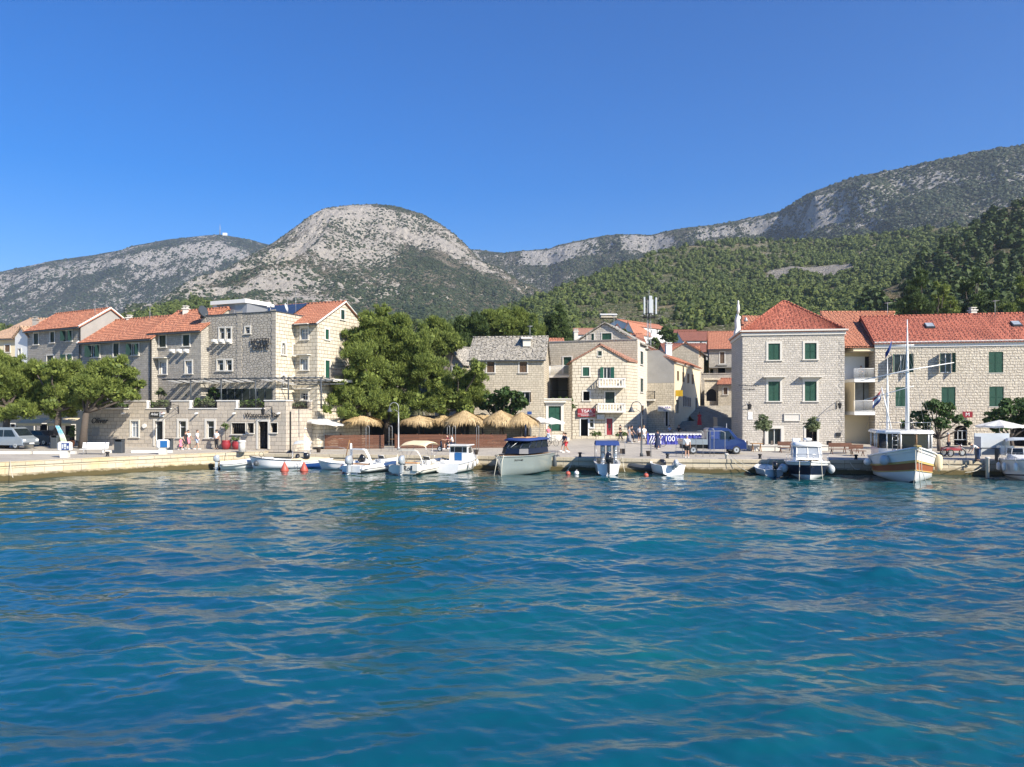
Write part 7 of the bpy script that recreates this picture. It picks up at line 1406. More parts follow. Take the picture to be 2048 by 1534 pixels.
# straw umbrellas
def straw_umbrella(label, px, d, r, eave, apex, seed):
    rng = np.random.default_rng(seed); o = thing('straw_umbrella', label, 'straw umbrella', gat(px, d), group='straw umbrellas of the quay café'); g = o.location.z; h0, h1 = eave-g, apex-g
    mb = MB(); mb.tube([(0, 0, 0), (0, 0, h1-.2)], .08, 8); mb.build('pole', [M['bark']], o); mb = MB()
    prof = [(r*.93, h0+.12), (r*.72, h0+(h1-h0)*.36), (r*.4, h0+(h1-h0)*.68), (r*.12, h1-.10), (.04, h1)]; mb.lathe(prof, n=18, cap=False); mb.lathe([(.04, h1-.3), (r*.9, h0+.05)], n=18, cap=False); mb.build('thatch_base', [M['straw']], o)
    r_d = rng.uniform(.9, 1.1, 24); n = 3200; t = rng.random(n)**.7; a = rng.uniform(0, 6.283, n); rr = np.interp(t, [0, .12, .4, .75, 1], [.05*r, .16*r, .45*r, .78*r, r]); zz = np.interp(t, [0, .12, .4, .75, 1], [h1+.03, h1-.08, h0+(h1-h0)*.68, h0+(h1-h0)*.36, h0+.1])+rng.uniform(0, .06, n)
    zz = zz+.10*np.sin(a*3+seed)*t+.07*np.sin(a*7+seed*2)*t; rr = rr*(1+.05*np.sin(a*5+seed)); ln = rng.uniform(.25, .62, n); dr = .62+rng.normal(0, .12, n); P0 = np.stack([rr*np.cos(a), rr*np.sin(a), zz], 1); P1 = P0+np.stack([np.cos(a)*ln*dr, np.sin(a)*ln*dr, -ln*np.where(t > .85, 1.05, .72)], 1)+rng.normal(0, .03, (n, 3)); tn = np.stack([-np.sin(a), np.cos(a), 0*a], 1)*.035
    V = np.stack([P0-tn, P0+tn, P1], 1).reshape(-1, 3); np_mesh('thatch', V, np.arange(len(V)), np.full(n, 3), M['straw'], o)
for lab, px, d, r, ye, ya in (('straw umbrella farthest left, above the left wooden fence', 722, 77.5, 2.0, 850, 829), ('dark-shadowed straw umbrella second from the left, behind the slim lamp', 838, 78.5, 2.0, 850, 831), ('tall straw umbrella third from the left', 929, 77.5, 2.2, 851, 821), ('straw umbrella fourth from the left, above the yacht cabin', 1001, 77.5, 2.05, 851, 821), ('straw umbrella farthest right, lowest of the row', 1043, 77, 1.75, 852, 825), ('straw umbrella half hidden behind the third one', 965, 80.5, 1.9, 848, 826), ('straw umbrella in the second row behind the dark-shadowed one', 884, 81.5, 1.8, 848, 828)):
    straw_umbrella(lab, px, d, r, Z(ye-5, d), Z(ya+1, d), px)
def fence(label, p0, p1, d0, d1):
    A = gat(p0, d0); B = gat(p1, d1); W = Wall(A.to_2d(), B.to_2d()); z = min(A.z, B.z); o = thing('wooden_fence', label, 'fence'); mb = MB()
    for k in range(8): W.bx(mb, 0, W.L, z+.05+k*.165, z+.05+k*.165+.15, -.03, .0)
    mb.build('board_panel', [M['wood']], o); n = max(2, int(W.L/1.9))
    for k in range(n+1): mb = MB(); u = W.L*k/n; W.bx(mb, u-.05, u+.05, z, z+1.42, -.13, -.03); mb.build('post', [M['wood']], o)
fence('left run of the brown plank fence, right of the white oven', 650, 767, 74.6, 75.0); fence('long right run of the brown plank fence behind the moored boats', 790, 1012, 75.2, 75.0)
# café bar behind the fence, added as the dark shade under the trees
o = thing('cafe_shade_pavilion', 'open-fronted café bar added as the dark shade behind the straw umbrellas', 'café bar'); A = Wall.px(690, 84, 1060, 82.5); zt = Z(836, 83); mb = MB(); zg_ = 1.3
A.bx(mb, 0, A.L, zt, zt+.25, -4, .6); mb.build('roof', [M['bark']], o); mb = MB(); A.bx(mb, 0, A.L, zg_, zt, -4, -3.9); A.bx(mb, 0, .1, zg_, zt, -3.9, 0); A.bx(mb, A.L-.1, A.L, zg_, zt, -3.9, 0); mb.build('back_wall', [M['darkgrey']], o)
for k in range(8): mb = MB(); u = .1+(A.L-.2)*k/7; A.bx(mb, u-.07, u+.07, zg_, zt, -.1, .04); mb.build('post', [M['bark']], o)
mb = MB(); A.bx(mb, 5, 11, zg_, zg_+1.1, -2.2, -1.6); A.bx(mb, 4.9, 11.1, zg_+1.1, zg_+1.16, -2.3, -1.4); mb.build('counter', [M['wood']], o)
def table_set(label, loc, rz=0, mat='lwood'):
    o = thing('cafe_table', label, 'table', loc, rz); mb = MB(); mb.box(-.4, .4, -.4, .4, .70, .74); mb.build('tabletop', [M[mat]], o)
    for x in (-.34, .34):
        for y in (-.34, .34): mb = MB(); mb.tube([(x, y, 0), (x, y, .7)], .022, 4); mb.build('leg', [M['iron']], o)
def cchair(label, loc, rz, mat='bark', group=None):
    o = thing('chair', label, 'chair', loc, rz, group); mb = MB(); mb.box(-.22, .22, -.22, .22, .43, .47); mb.build('seat', [M[mat]], o); mb = MB(); mb.box(-.22, .22, .2, .23, .55, .92); mb.build('backrest', [M[mat]], o)
    for x in (-.2, .2):
        for y in (-.2, .2): mb = MB(); mb.tube([(x, y, 0), (x, y, .43 if y < 0 else .9)], .016, 4); mb.build('leg', [M['iron']], o)
for i, (px, d, lab) in enumerate(((790, 78.5, 'café table in the gap of the fence'), (975, 78.5, 'café table beside the orange-shirted guest'), (1055, 79, 'café table under the rightmost straw umbrella'), (845, 79, 'café table under the dark-shadowed straw umbrella'))):
    table_set(lab, gat(px, d), .2*i)
for i, (px, d) in enumerate(((780, 79), (800, 78.6), (955, 79.2), (992, 79.2), (1046, 78.4), (1066, 78.8), (835, 78.4), (856, 78.8))): cchair('dark café chair '+('left of the table in the fence gap', 'right of the table in the fence gap', 'left of the table by the orange-shirted guest', 'right of the table by the orange-shirted guest', 'left of the table under the rightmost straw umbrella', 'right of the table under the rightmost straw umbrella', 'left of the table under the dark-shadowed umbrella', 'right of the table under the dark-shadowed umbrella')[i], gat(px, d), i*1.1, group='dark café chairs behind the fence')
# awnings of the café under the left pines
for lab, a, c, d in (('cream sloping awning behind the silver van', 52, 102, 77), ('cream sloping awning right of the dark trunk', 113, 160, 77)):
    o = thing('awning', lab, 'awning'); W = Wall.px(a, d, c, d); mb = MB(); z1, z0 = Z(836, d), Z(846, d); q = [W.pt(0, z0, 1.6), W.pt(W.L, z0, 1.6), W.pt(W.L, z1, 0), W.pt(0, z1, 0)]; mb.hexa([v-Vector((0, 0, .04)) for v in q], q); W.bx(mb, 0, W.L, z0-.25, z0-.04, 1.56, 1.6); mb.build('canopy', [M['cream']], o); mb = MB()
    for u in (.1, W.L-.1): mb.tube([W.pt(u, 1.4, 1.55), W.pt(u, z0, 1.55)], .04, 5)
    mb.build('posts', [M['iron']], o)
o = thing('cafe_wall', 'café front coloured dark for the shade behind the awnings', 'wall'); W = Wall.px(-60, 80, 172, 80.5); mb = MB(); ops = [W.rect((10, 848, 30, 885)), W.rect((70, 848, 95, 890)), W.rect((120, 850, 150, 890))]; wall_mesh(mb, W, 1.2, Z(822, 80), ops); mb.build('wall', [M['darkgrey']], o)  # dark grey wall colour stands in for the shade under the pines
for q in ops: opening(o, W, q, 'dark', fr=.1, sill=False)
# banner, sign boards, railings
W = Wall.px(1294, 78, 1412, 78); o = thing('banner', 'violet-blue banner with white scalloped edges reading 100, hung on a barrier', 'banner'); z0, z1 = Z(889, 78), Z(867, 78); mb = MB(); n = 60; r_ = random.Random(2)
rows = []
for z in (z0, (z0+z1)/2, z1): rows.append([W.pt(W.L*k/n, z, .05+.05*math.sin(k*.9+z)+.03*math.sin(k*2.3)) for k in range(n+1)])
for a, b in zip(rows[:-1], rows[1:]):
    for k in range(n): mb.add([a[k], a[k+1], b[k+1], b[k]], [(0, 1, 2, 3)])
bn = mb.build('sheet', [M['banner']], o); mb = MB()
for k in range(17): u = .35+k*.34; c = W.pt(u, z1, .14); mb.add([c+W.t*.17*math.cos(a)-Vector((0, 0, .17*math.sin(a))) for a in [math.pi*j/6 for j in range(7)]], [tuple(range(6, -1, -1))])
mb.build('scallops', [M['lwhite']], o)
text('100', .72, facing(W.pt(W.u(1339), (z0+z1)/2, .16), W.n), M['lwhite'], o, 'lettering', .004); text('nos', .6, facing(W.pt(W.u(1362), (z0+z1)/2, .16), W.n), M['lwhite'], o, 'lettering', .004)
for k in range(5): mb = MB(); u = .15+k*.22; mb.add([W.pt(u, z0+.15, .15), W.pt(u+.08, z0+.12, .15), W.pt(u+.35+k*.05, z1-.28, .15), W.pt(u+.27+k*.05, z1-.25, .15)], [(0, 1, 2, 3)]); mb.build('stripe', [M['lwhite']], o)
mb = MB()
for u in (0, W.L*.5, W.L): mb.tube([W.pt(u, 1.4, 0), W.pt(u, z1+.15, 0)], .025, 5)
mb.tube([W.pt(0, z1+.12, 0), W.pt(W.L, z1+.12, 0)], .025, 5); mb.build('frame', [M['galv']], o)
def hoop(label, px0, px1, py, top, group=None, mat='galv', name='metal_hoop', bars=0):
    A, B = gp(px0, py), gp(px1, py); H = (py-top)*A.y/F; o = thing(name, label, 'railing', group=group); mb = MB(); up = Vector((0, 0, 1)); mb.tube([A, A+up*(H-.12), A+(B-A)*.15+up*H, A+(B-A)*.85+up*H, B+up*(H-.12), B], .022, 5)
    for k in range(bars): mb.tube([A+up*H*(.25+.5*k/max(1, bars-1)), B+up*H*(.25+.5*k/max(1, bars-1))], .014, 4)
    mb.build('tube', [M[mat]], o)
for a, b, lab in ((732, 738.5, 'tall narrow steel hoop in front of the left plank fence'), (778, 784.5, 'tall narrow steel hoop in the fence gap left of the lamp'), (894.5, 899.5, 'tall narrow steel hoop left of the scooter passenger'), (905, 911, 'tall narrow steel hoop right of the scooter'), (953, 957.5, 'tall narrow steel hoop left of the yacht cabin')): hoop(lab, a, b, 903, 852)
hoop('low steel railing on the quay above the small open boats, left part', 548, 586, 902, 890, bars=1, name='low_railing'); hoop('low steel railing on the quay above the small open boats, right part', 590, 690, 903, 894, bars=1, name='low_railing'); hoop('low steel railing in front of the lamp at the fence gap', 762, 792, 903, 896, name='low_railing'); hoop('steel barrier hoop beside the red tricycle', 1884, 1932, 917, 896, name='low_railing')
for a, b, t, lab in ((1352, 1365, 888, 'low frame left of the man in black shorts'), (1392, 1406, 862, 'tall frame right of the man in black shorts'), (1420, 1428, 858, 'tall narrow frame before the truck cab'), (1301, 1302.5, 880, 'thin post frame before the bicycle')): hoop('thin steel '+lab, a, b, 914, t, name='barrier', bars=2)
hoop('thin steel top-heavy frame in front of the truck bed', 1406, 1450, 912, 862, name='barrier', bars=1)
for lab, px, py in (('dark bucket on the quay edge right of the white cabin boat', 952, 909), ('dark bucket on the quay edge behind the black inflatable', 1297, 912), ('dark bucket on the low railing under the small blue bimini', 637, 905)):
    o = thing('bucket', lab, 'bucket', gp(px, py)); mb = MB(); mb.lathe([(.15, 0), (.22, .42), (.24, .43), (.20, .42), (.14, .05)], n=14); mb.build('pail', [M['bark']], o)
o = thing('wooden_easel', 'slanting wooden easel on the quay left of the radar-arch boat', 'easel', gp(698, 912)); mb = MB(); mb.tube([(-.25, 0, 0), (0, .1, 1.35)], .04, 5); mb.tube([(.35, 0, -.3), (0, .1, 1.35)], .04, 5); mb.tube([(-.12, .05, .6), (.15, .05, .6)], .03, 4); mb.build('frame', [M['lwood']], o)
o = thing('street_sign', 'small blue street sign on a post right of the straw umbrellas', 'sign', gat(1059, 83)); mb = MB(); mb.tube([(0, 0, 0), (0, 0, Z(829, 83)-1.5)], .03, 5); mb.build('post', [M['galv']], o); mb = MB(); mb.box(-.24, .24, -.06, -.04, Z(829, 83)-1.6, Z(823, 83)-1.6); mb.build('panel', [M['blue']], o)
o = thing('red_banner_sign', 'red sign with a white M mark on the long building above the arched window', 'sign'); W = hr[1]; q = W.rect((1923, 823, 1943, 835)); mb = MB(); W.bx(mb, q[0], q[1], q[2], q[3], .25, .29); mb.build('panel', [M['redp']], o); text('M', .5, facing(W.pt((q[0]+q[1])/2, (q[2]+q[3])/2, .30), W.n), M['lwhite'], o, 'lettering', .003)
def picnic(label, px, py, w=1.8, mat='wood', rz=0, bench=False):
    o = thing('picnic_bench' if bench else 'wooden_table', label, 'bench' if bench else 'table', gp(px, py), rz); h = .45 if bench else .74
    mb = MB(); mb.box(-w/2, w/2, -.3, .3, h-.05, h); mb.build('seat' if bench else 'tabletop', [M[mat]], o)
    if bench: mb = MB(); mb.box(-w/2, w/2, .26, .31, .6, .95); mb.build('backrest', [M[mat]], o)
    for x in (-w/2+.15, w/2-.15): mb = MB(); mb.tube([(x, -.25, 0), (x, 0, h-.05)], .035, 4); mb.tube([(x, .25, 0), (x, 0, h-.05)], .035, 4); mb.build('leg', [M[mat]], o)
picnic('light wooden high table left of the left olive tree', 1513, 903, 1.0, 'lwood'); picnic('brown wooden bench between the two olive trees', 1577, 905, 1.7, bench=True); picnic('brown wooden table left of the navy-hulled boat cabin', 1570, 902, 1.3); picnic('dark wooden bench below the apartment balconies', 1683, 908, 2.0, bench=True); picnic('dark wooden table below the apartment balconies', 1702, 906, 1.4); picnic('brown wooden bench left of the wooden boat wheelhouse', 1715, 912, 1.2, bench=True)
for i, (px, lab) in enumerate(((1492, 'dark chair by the nose of the blue truck'), (1548, 'dark chair at the arched white door'), (1604, 'dark chair behind the right olive planter'), (1660, 'dark chair right of the right olive planter'))): cchair(lab, gp(px, 902), i*.8)
o = thing('vendor_stall', 'white panelled vendor stall with a dark counter under the right parasol', 'stall', gp(1990, 921), RD(-6)); mb = MB(); mb.rbox((0, .5, 1.25), (2.6, .08, 1.7), .02); mb.rbox((-1.25, 0, 1.1), (.06, 1.0, 1.5), .02); mb.build('panel', [M['tubeg']], o); mb = MB(); mb.box(-1.5, .1, -.5, .1, .92, 1.0); mb.box(-1.45, -1.38, -.45, .05, 0, .92); mb.box(0, .06, -.45, .05, 0, .92); mb.build('counter', [M['darkgrey']], o); mb = MB(); mb.box(.25, 1.25, -.3, .3, .5, 1.15); mb.build('crate', [M['tubew']], o)
for lab, px in (('pale stone mooring post left of the white stall', 1975), ('pale wooden mooring post before the closed parasol', 1453)):
    o = thing('mooring_post', lab, 'bollard', gp(px, 918 if px < 1500 else 926)); mb = MB(); mb.lathe([(.12, -1.2), (.12, .3), (.17, .34), (.17, .42), (.08, .46)], n=10); mb.build('post', [M['trim']], o)
for lab, px in (('low iron mooring ring block near the sitting pedestal', 215), ('iron bollard on the quay between lamp and truck', 1335), ('iron bollard on the quay right of the grey yacht', 1160), ('iron bollard on the quay edge near the small tender', 1520), ('iron bollard on the quay left of the wooden boat', 1712)):
    o = thing('iron_bollard', lab, 'bollard', gat(px, float(edge(px))+.5)); mb = MB(); mb.lathe([(.16, 0), (.12, .05), (.1, .25), (.17, .3), (.15, .38), (.04, .4)], n=12); mb.build('post', [M['iron']], o)
# ---------------------------------------------------------------- boats (local axes: x to the bow, z up from the water)
def sm(t): t = min(1, max(0, t)); return t*t*(3-2*t)
def mooring(label, px, py, rz, name='boat', group=None, cat='boat'):
    d = CH*F/(py-HY); return thing(name, label, cat, (X(px, d), d, 0), rz, group)
class Hull:
    def __init__(s, L, B, zs=.7, bow=.3, dr=.35, full=2.4, tran=.85, rake=.5, chine=.86, cz=.12, fl=0.0):
        s.L, s.B, s.zs, s.bow, s.dr, s.full, s.tran, s.rake, s.chine, s.cz, s.fl = L, B, zs, bow, dr, full, tran, rake, chine, cz, fl
    def hb(s, t): a = s.tran+(1-s.tran)*sm(t/.4); return max(.015, s.B/2*a*(1-max(0, (t-.4)/.6)**s.full))
    def sheer(s, t): return s.zs+s.bow*t**2.0
    def pt(s, t, f, side, off=0):      # f: 0 keel, 1 sheer
        b = s.hb(t); zs = s.sheer(t); zk = -s.dr*(1-max(0, (t-.75)/.25)**2*.9); x = -s.L/2+s.L*t
        zc = s.cz+.25*s.sheer(t)*max(0, t-.5)
        if f <= .4: q = f/.4; y = b*s.chine*q*(1-.35*max(0, t-.6)/.4*(1 if q < 1 else 1)); z = zk+(zc-zk)*q
        else: q = (f-.4)/.6; yc = b*s.chine*(1-.35*max(0, t-.6)/.4); y = yc+(b-yc)*(q**(1+s.fl)); z = zc+(zs-zc)*q
        x -= s.rake*(1-(z-zk)/(zs-zk))*sm((t-.55)/.45)
        return Vector((x, side*(y+off), z))
    def mesh(s, fr=(0, .2, .4, .6, .8, 1), ms=(0, 0, 0, 0, 0), n=22):
        mb = MB(); rings = []
        for k in range(n+1):
            t = 1-(1-k/n)**1.35; rings.append([s.pt(t, f, 1) for f in fr[::-1]]+[s.pt(t, f, -1) for f in fr[1:]])
        m2 = list(ms[::-1])+list(ms); mb.loft(rings, 0, False, True, False, ms=m2)
        b = rings[0]; mb.add(b, [tuple(range(len(b)))], ms[-1]); mb.sm[-1] = False
        return mb
    def deck(s, t0, t1, drop=0.0, inset=.03, n=14, mb=None, m=0, camber=.03):
        mb = mb or MB(); rings = []
        for k in range(n+1):
            t = t0+(t1-t0)*k/n; p = s.pt(t, 1, 1); y = max(.005, p.y-inset); z = p.z-drop; rings.append([(p.x, y, z), (p.x, y*.5, z+camber*.8), (p.x, 0, z+camber), (p.x, -y*.5, z+camber*.8), (p.x, -y, z)])
        mb.loft(rings, m, False, False, False); return mb
    def rail(s, r=.04, f=1, t0=0, t1=1, off=.01, dz=0, mb=None, m=0):
        mb = mb or MB()
        for sd in (1, -1): mb.tube([s.pt(t0+(t1-t0)*(1-(1-k/16)**1.3), f, sd, off)+Vector((0, 0, dz)) for k in range(17)], r, 6, m)
        return mb
    def inner(s, t0, t1, drop, inset=.14, n=12, mb=None, m=0):   # gunwale cap, inner sides and floor
        mb = mb or MB(); rings = []
        for k in range(n+1):
            t = t0+(t1-t0)*k/n; p = s.pt(t, 1, 1); y = p.y; yi = max(.02, y-inset); z = p.z; rings.append([(p.x, y, z+.01), (p.x, yi, z+.01), (p.x, yi*.92, z-drop), (p.x, -yi*.92, z-drop), (p.x, -yi, z+.01), (p.x, -y, z+.01)])
        mb.loft(rings, m, False, False, False); a = rings[0]; b = rings[-1]
        mb.add([a[1], a[2], a[3], a[4]], [(0, 1, 2, 3), (3, 2, 1, 0)], m); mb.add([b[1], b[2], b[3], b[4]], [(0, 1, 2, 3), (3, 2, 1, 0)], m); return mb
def outboard(par, x, y, zt, s=1.0, mat='blackm', tilt=0.0):
    T = Matrix.Translation((x, y, zt)) @ Matrix.Rotation(tilt, 4, 'Y') @ Matrix.Scale(s, 4)
    mb = MB(); mb.loft([[(-.42*a+b, -.18*a, z), (-.1, -.21*a, z), (.12*a, -.15*a, z), (.15*a, 0, z), (.12*a, .15*a, z), (-.1, .21*a, z), (-.42*a+b, .18*a, z), (-.5*a+b, 0, z)] for a, b, z in ((.8, 0, .02), (1, 0, .12), (1.02, 0, .42), (.92, .04, .60), (.6, .08, .70))], 0, True, True); mb.xf(T); e = mb.build('outboard_motor', [M[mat]], par)
    mb = MB(); mb.loft([[(-.32, -.08, z), (.0, -.09, z), (.0, .09, z), (-.32, .08, z)] for z in (.05, -.35, -.62)]+[[(-.34, -.03, -.64), (.02, -.03, -.64), (.02, .03, -.64), (-.34, .03, -.64)], [(-.28, -.02, -.95), (-.05, -.02, -.95), (-.05, .02, -.95), (-.28, .02, -.95)]], 0, True, False)
    mb.box(-.48, -.3, -.09, .09, -.66, -.64); mb.xf(T); mb.build('leg', [M['blackm' if mat != 'silver' else 'silver']], e)
    mb = MB(); mb.tube([(-.42, 0, -.8), (-.1, 0, -.8), (.05, 0, -.8)], [.05, .07, .02], 8)
    for k in range(3): a = k*2.1; mb.add([(-.40, .03*math.cos(a), -.8+.03*math.sin(a)), (-.46, .17*math.cos(a-.3), -.8+.17*math.sin(a-.3)), (-.38, .17*math.cos(a+.4), -.8+.17*math.sin(a+.4))], [(0, 1, 2), (2, 1, 0)])
    mb.xf(T); mb.build('propeller', [M['steel']], e); mb = MB(); mb.box(-.05, .18, -.12, .12, -.05, .10); mb.xf(T); mb.build('bracket', [M['iron']], e)
def fender(par, p, r=.13, l=.55, mat='tubew'):
    p = Vector(p); mb = MB(); mb.lathe([(.03, 0), (r*.6, -.05), (r, -.14), (r, -l+.1), (r*.6, -l), (.03, -l-.02)], p, 10); mb.tube([p, p+Vector((0, 0, .35))], .012, 4, 0); mb.build('fender', [M[mat]], par)
def seatbox(par, x0, x1, y0, y1, z0, z1, mat='gel', cush='tan', name='seat'):
    mb = MB(); mb.box(x0, x1, y0, y1, z0, z1); o = mb.build(name, [M[mat]], par)
    if cush: mb = MB(); mb.rbox(((x0+x1)/2, (y0+y1)/2, z1+.05), (x1-x0-.02, y1-y0-.02, .1), .03); mb.build('cushion', [M[cush]], o)
def bimini(par, x0, x1, w, z, mat, rise=.15, legs=((.0, .7), (.0, .7)), name='bimini'):
    mb = MB(); n = 6; rings = []
    for k in range(n+1): t = k/n; x = x0+(x1-x0)*t; zz = z+rise*math.sin(math.pi*t)**.7; rings.append([(x, -w/2, zz-.12), (x, -w/2*.85, zz-.02), (x, -w/4, zz+.05), (x, w/4, zz+.05), (x, w/2*.85, zz-.02), (x, w/2, zz-.12), (x, w/2*.85, zz-.05), (x, 0, zz+.02), (x, -w/2*.85, zz-.05)])
    mb.loft(rings, 0, True, False); o = mb.build(name, [M[mat]], par); mb = MB()
    for s in (-1, 1):
        for (xt, zt) in ((x0+.03, z-.12), (x1-.03, z-.12), ((x0+x1)/2, z+rise*.8-.1)): mb.tube([(legs[0][0], s*w/2*.98, legs[0][1]), (xt, s*w/2, zt)], .016, 4)
    mb.build('frame', [M['steel']], o)
def screen(par, pts, mat='glass', frame=True, name='windscreen'):     # glass strip over a list of (bottom, top) points
    mb = MB()
    for (a, b), (c, d) in zip(pts[:-1], pts[1:]): mb.add([a, c, d, b], [(0, 1, 2, 3), (3, 2, 1, 0)])
    o = mb.build(name, [M[mat]], par)
    if frame: mb = MB(); mb.tube([p[1] for p in pts], .025, 5); mb.tube([p[0] for p in pts], .02, 5); [mb.tube([p[0], p[1]], .02, 4) for p in pts]; mb.build('frame', [M['wframe']], o)
def hullpart(par, H, mats=('gel',), **kw): return H.mesh(**kw).build('hull', [M[m] for m in mats], par)
def open_boat(label, px, py, rz, L, B, zs=.55, mats=('gel', 'blue'), ms=(1, 0, 0, 0, 0), motor='blackm', tilt=0, seats=2, railm='gel', console=False, bow=.25, mz=None):
    o = mooring(label, px, py, rz, 'motorboat'); H = Hull(L, B, zs, bow, .2, 2.6, .82, .35); hullpart(o, H, mats, ms=ms); H.inner(0.02, .80, .38).build('interior', [M['gel']], o); H.deck(.80, 1, .0, .0).build('foredeck', [M['gel']], o); H.rail(.035).build('rub_rail', [M[railm]], o)
    for k in range(seats): x = -L/2+L*(.28+.27*k); b = H.hb(.3+.27*k)-.15; seatbox(o, x-.15, x+.15, -b, b, zs-.25, zs-.05, cush=None)
    if motor: outboard(o, -L/2-.12, 0, mz if mz else zs+.05, .85, motor, tilt)
    if console: seatbox(o, .1, .5, -.3, .3, zs-.35, zs+.35, cush=None, name='console'); screen(o, [((.5, -.3, zs+.35), (.38, -.27, zs+.62)), ((.5, .3, zs+.35), (.38, .27, zs+.62))])
    return o, H
# 1 silver-engined tender, 2 long open boat, 3 boat with bimini, 4 dinghy
def rib(label, px, py, rz, L, B, tm='tubeg', r=.24, motor='silver', hullm='gel', console=True, mz=.5, tilt=0):
    o = mooring(label, px, py, rz, 'inflatable_boat'); H = Hull(L*.94, B-r*2, .32, .2, .25, 2.2, .9, .45); hullpart(o, H, (hullm,)); H.deck(0, .98, .12, 0).build('floor', [M[hullm]], o); mb = MB(); pts = []
    for k in range(13): t = k/12; y = (B/2-r)*(1-max(0, (t-.45)/.55)**2.3); pts.append((-L/2+L*.96*t, y, .38+.32*t**2.2))
    path = [Vector(p) for p in pts]+[Vector((p[0], -p[1], p[2])) for p in pts[::-1]][1:]; path[12].y = 0
    rr = [r*.35]+[r]*(len(path)-2)+[r*.35]; mb.tube(path, rr, 10); tb_ = mb.build('tube', [M[tm]], o); mb = MB(); mb.tube([p+Vector((0, (1 if i < 12 else -1)*r*.98 if i != 12 else 0, 0)) for i, p in enumerate(path)], .03, 4); mb.build('rub_strake', [M['tubed']], tb_)
    mb = MB(); mb.box(-L/2+.02, -L/2+.1, -(B/2-r*1.6), B/2-r*1.6, .1, .6); mb.build('transom', [M[hullm]], o)
    if motor: outboard(o, -L/2-.1, 0, mz, 1.0 if L > 4.5 else .8, motor, tilt)
    if console: seatbox(o, .0, .5, -.32, .32, .25, .95, cush=None, name='console'); screen(o, [((.5, -.32, .95), (.35, -.28, 1.25)), ((.5, .32, .95), (.35, .28, 1.25))]); mb = MB(); mb.ring((-.06, 0, .85), .16, .015, 'x', 12, 4); mb.build('steering_wheel', [M['iron']], o); seatbox(o, -.75, -.4, -.4, .4, .25, .6, cush='tubeg')
    return o
rib('small white inflatable with a silver outboard, leftmost of the boats', 478, 936, RD(25), 3.2, 1.6, 'tubew', .22, 'silver', console=False, mz=.62)
o, H = open_boat('long white open boat with a pale green side lying along the quay', 553, 937, RD(182), 4.6, 1.7, .72, ('gel', 'gelg'), (0, 0, 0, 0, 0), 'blackm', 0, 2, 'navy', bow=.35)
mb = MB(); mb.ring((1.35, -.2, 1.22), .2, .02, 'y', 14, 5); mb.tube([(1.35, -.2, .75), (1.35, -.2, 1.02)], .02, 4); mb.build('hoop_light', [M['iron']], o); fender(o, H.pt(.86, .8, 1, .15), .2, .45, 'tubed'); mb = MB(); mb.rbox((.7, 0, .88), (.7, .8, .2), .06); mb.build('cushion', [M['tubew']], o)
mb = MB()
for x in (-2.2, -1.95): mb.tube([(x, .9, .55), (x, .98, -.2)], .02, 4)
for z in (.4, .2, .0): mb.tube([(-2.2, .93, z), (-1.95, .93, z)], .018, 4)
mb.build('ladder', [M['steel']], o)
o, H = open_boat('blue-hulled small boat under a beige cover, behind the orange buoys', 624, 936, RD(12), 3.6, 1.55, .55, ('blue', 'gel'), (0, 0, 0, 0, 1), None, 0, 0, 'gel'); mb = MB(); rings = []
for k in range(8): t = .02+.9*k/7; p = H.pt(t, 1, 1); h_ = .25*math.sin(math.pi*min(1, .15+t)); rings.append([(p.x, p.y+.03, p.z+.02), (p.x, p.y*.5, p.z+.12+h_*.7), (p.x, 0, p.z+.15+h_), (p.x, -p.y*.5, p.z+.12+h_*.7), (p.x, -p.y-.03, p.z+.02)])
mb.loft(rings, 0, False, True, False); mb.build('cover', [M['cream']], o)
o, H = open_boat('white motorboat with a small blue-white sun roof and black outboard', 606, 932, RD(95), 4.6, 1.8, .6, ('gel', 'navy'), (1, 0, 0, 0, 0), 'blackm', 0, 1, 'gel', console=True); bimini(o, -.6, .9, 1.55, 2.05, 'tubeg', .2, ((-1.2, .6),)); 
o, H = open_boat('white dinghy with a tilted black outboard and a dark red star on its side', 676, 939, RD(170), 3.6, 1.5, .55, ('gel', 'maroon_m') if 'maroon_m' in M else ('gel', 'redp'), (0, 0, 0, 0, 0), 'blackm', -.4, 1, 'gel', mz=.75)
mb = MB(); st_ = [(.22*(1 if k % 2 == 0 else .42)*math.cos(math.pi*k/5+.3), .22*(1 if k % 2 == 0 else .42)*math.sin(math.pi*k/5+.3)) for k in range(10)]; p = H.pt(.3, .75, 1, .02); mb.add([(p.x+a, p.y+.01, p.z+b) for a, b in st_]+[(p.x, p.y+.01, p.z)], [(i, (i+1) % 10, 10) for i in range(10)]+[((i+1) % 10, i, 10) for i in range(10)]); mb.build('star_mark', [M['oxblood']], o)
# 5 white rib with radar arch
o = rib('white inflatable cruiser with a white radar arch, left of the cream-roofed boat', 756, 941, RD(62), 6.9, 2.7, 'tubew', .28, 'silver', mz=.75); mb = MB(); rings = []
for k in range(13): a = math.pi*k/12; y = 1.05*math.cos(a); z = .55+1.35*min(1, math.sin(a)*1.35); x = -2.1-.35*(z-.55); rings.append([(x-.12, y, z-.05), (x+.18, y, z-.05), (x+.18, y*.93, z+.05), (x-.12, y*.93, z+.05)])
mb.loft(rings, 0, True, False); mb.build('radar_arch', [M['gel']], o); mb = MB(); mb.rbox((-2.55, .75, 2.1), (.16, .16, .5), .04); mb.build('antenna', [M['gel']], o); seatbox(o, -2.3, -1.8, -.8, .8, .3, .62, cush='tan'); mb = MB(); mb.rbox((1.7, 0, .62), (1.5, 1.1, .2), .08); mb.build('sunpad', [M['tubeg']], o)
o = rib('grey-white second inflatable hull moored tight right of the radar-arch boat', 782, 934, RD(75), 5.2, 2.0, 'tubeg', .25, None, console=False)
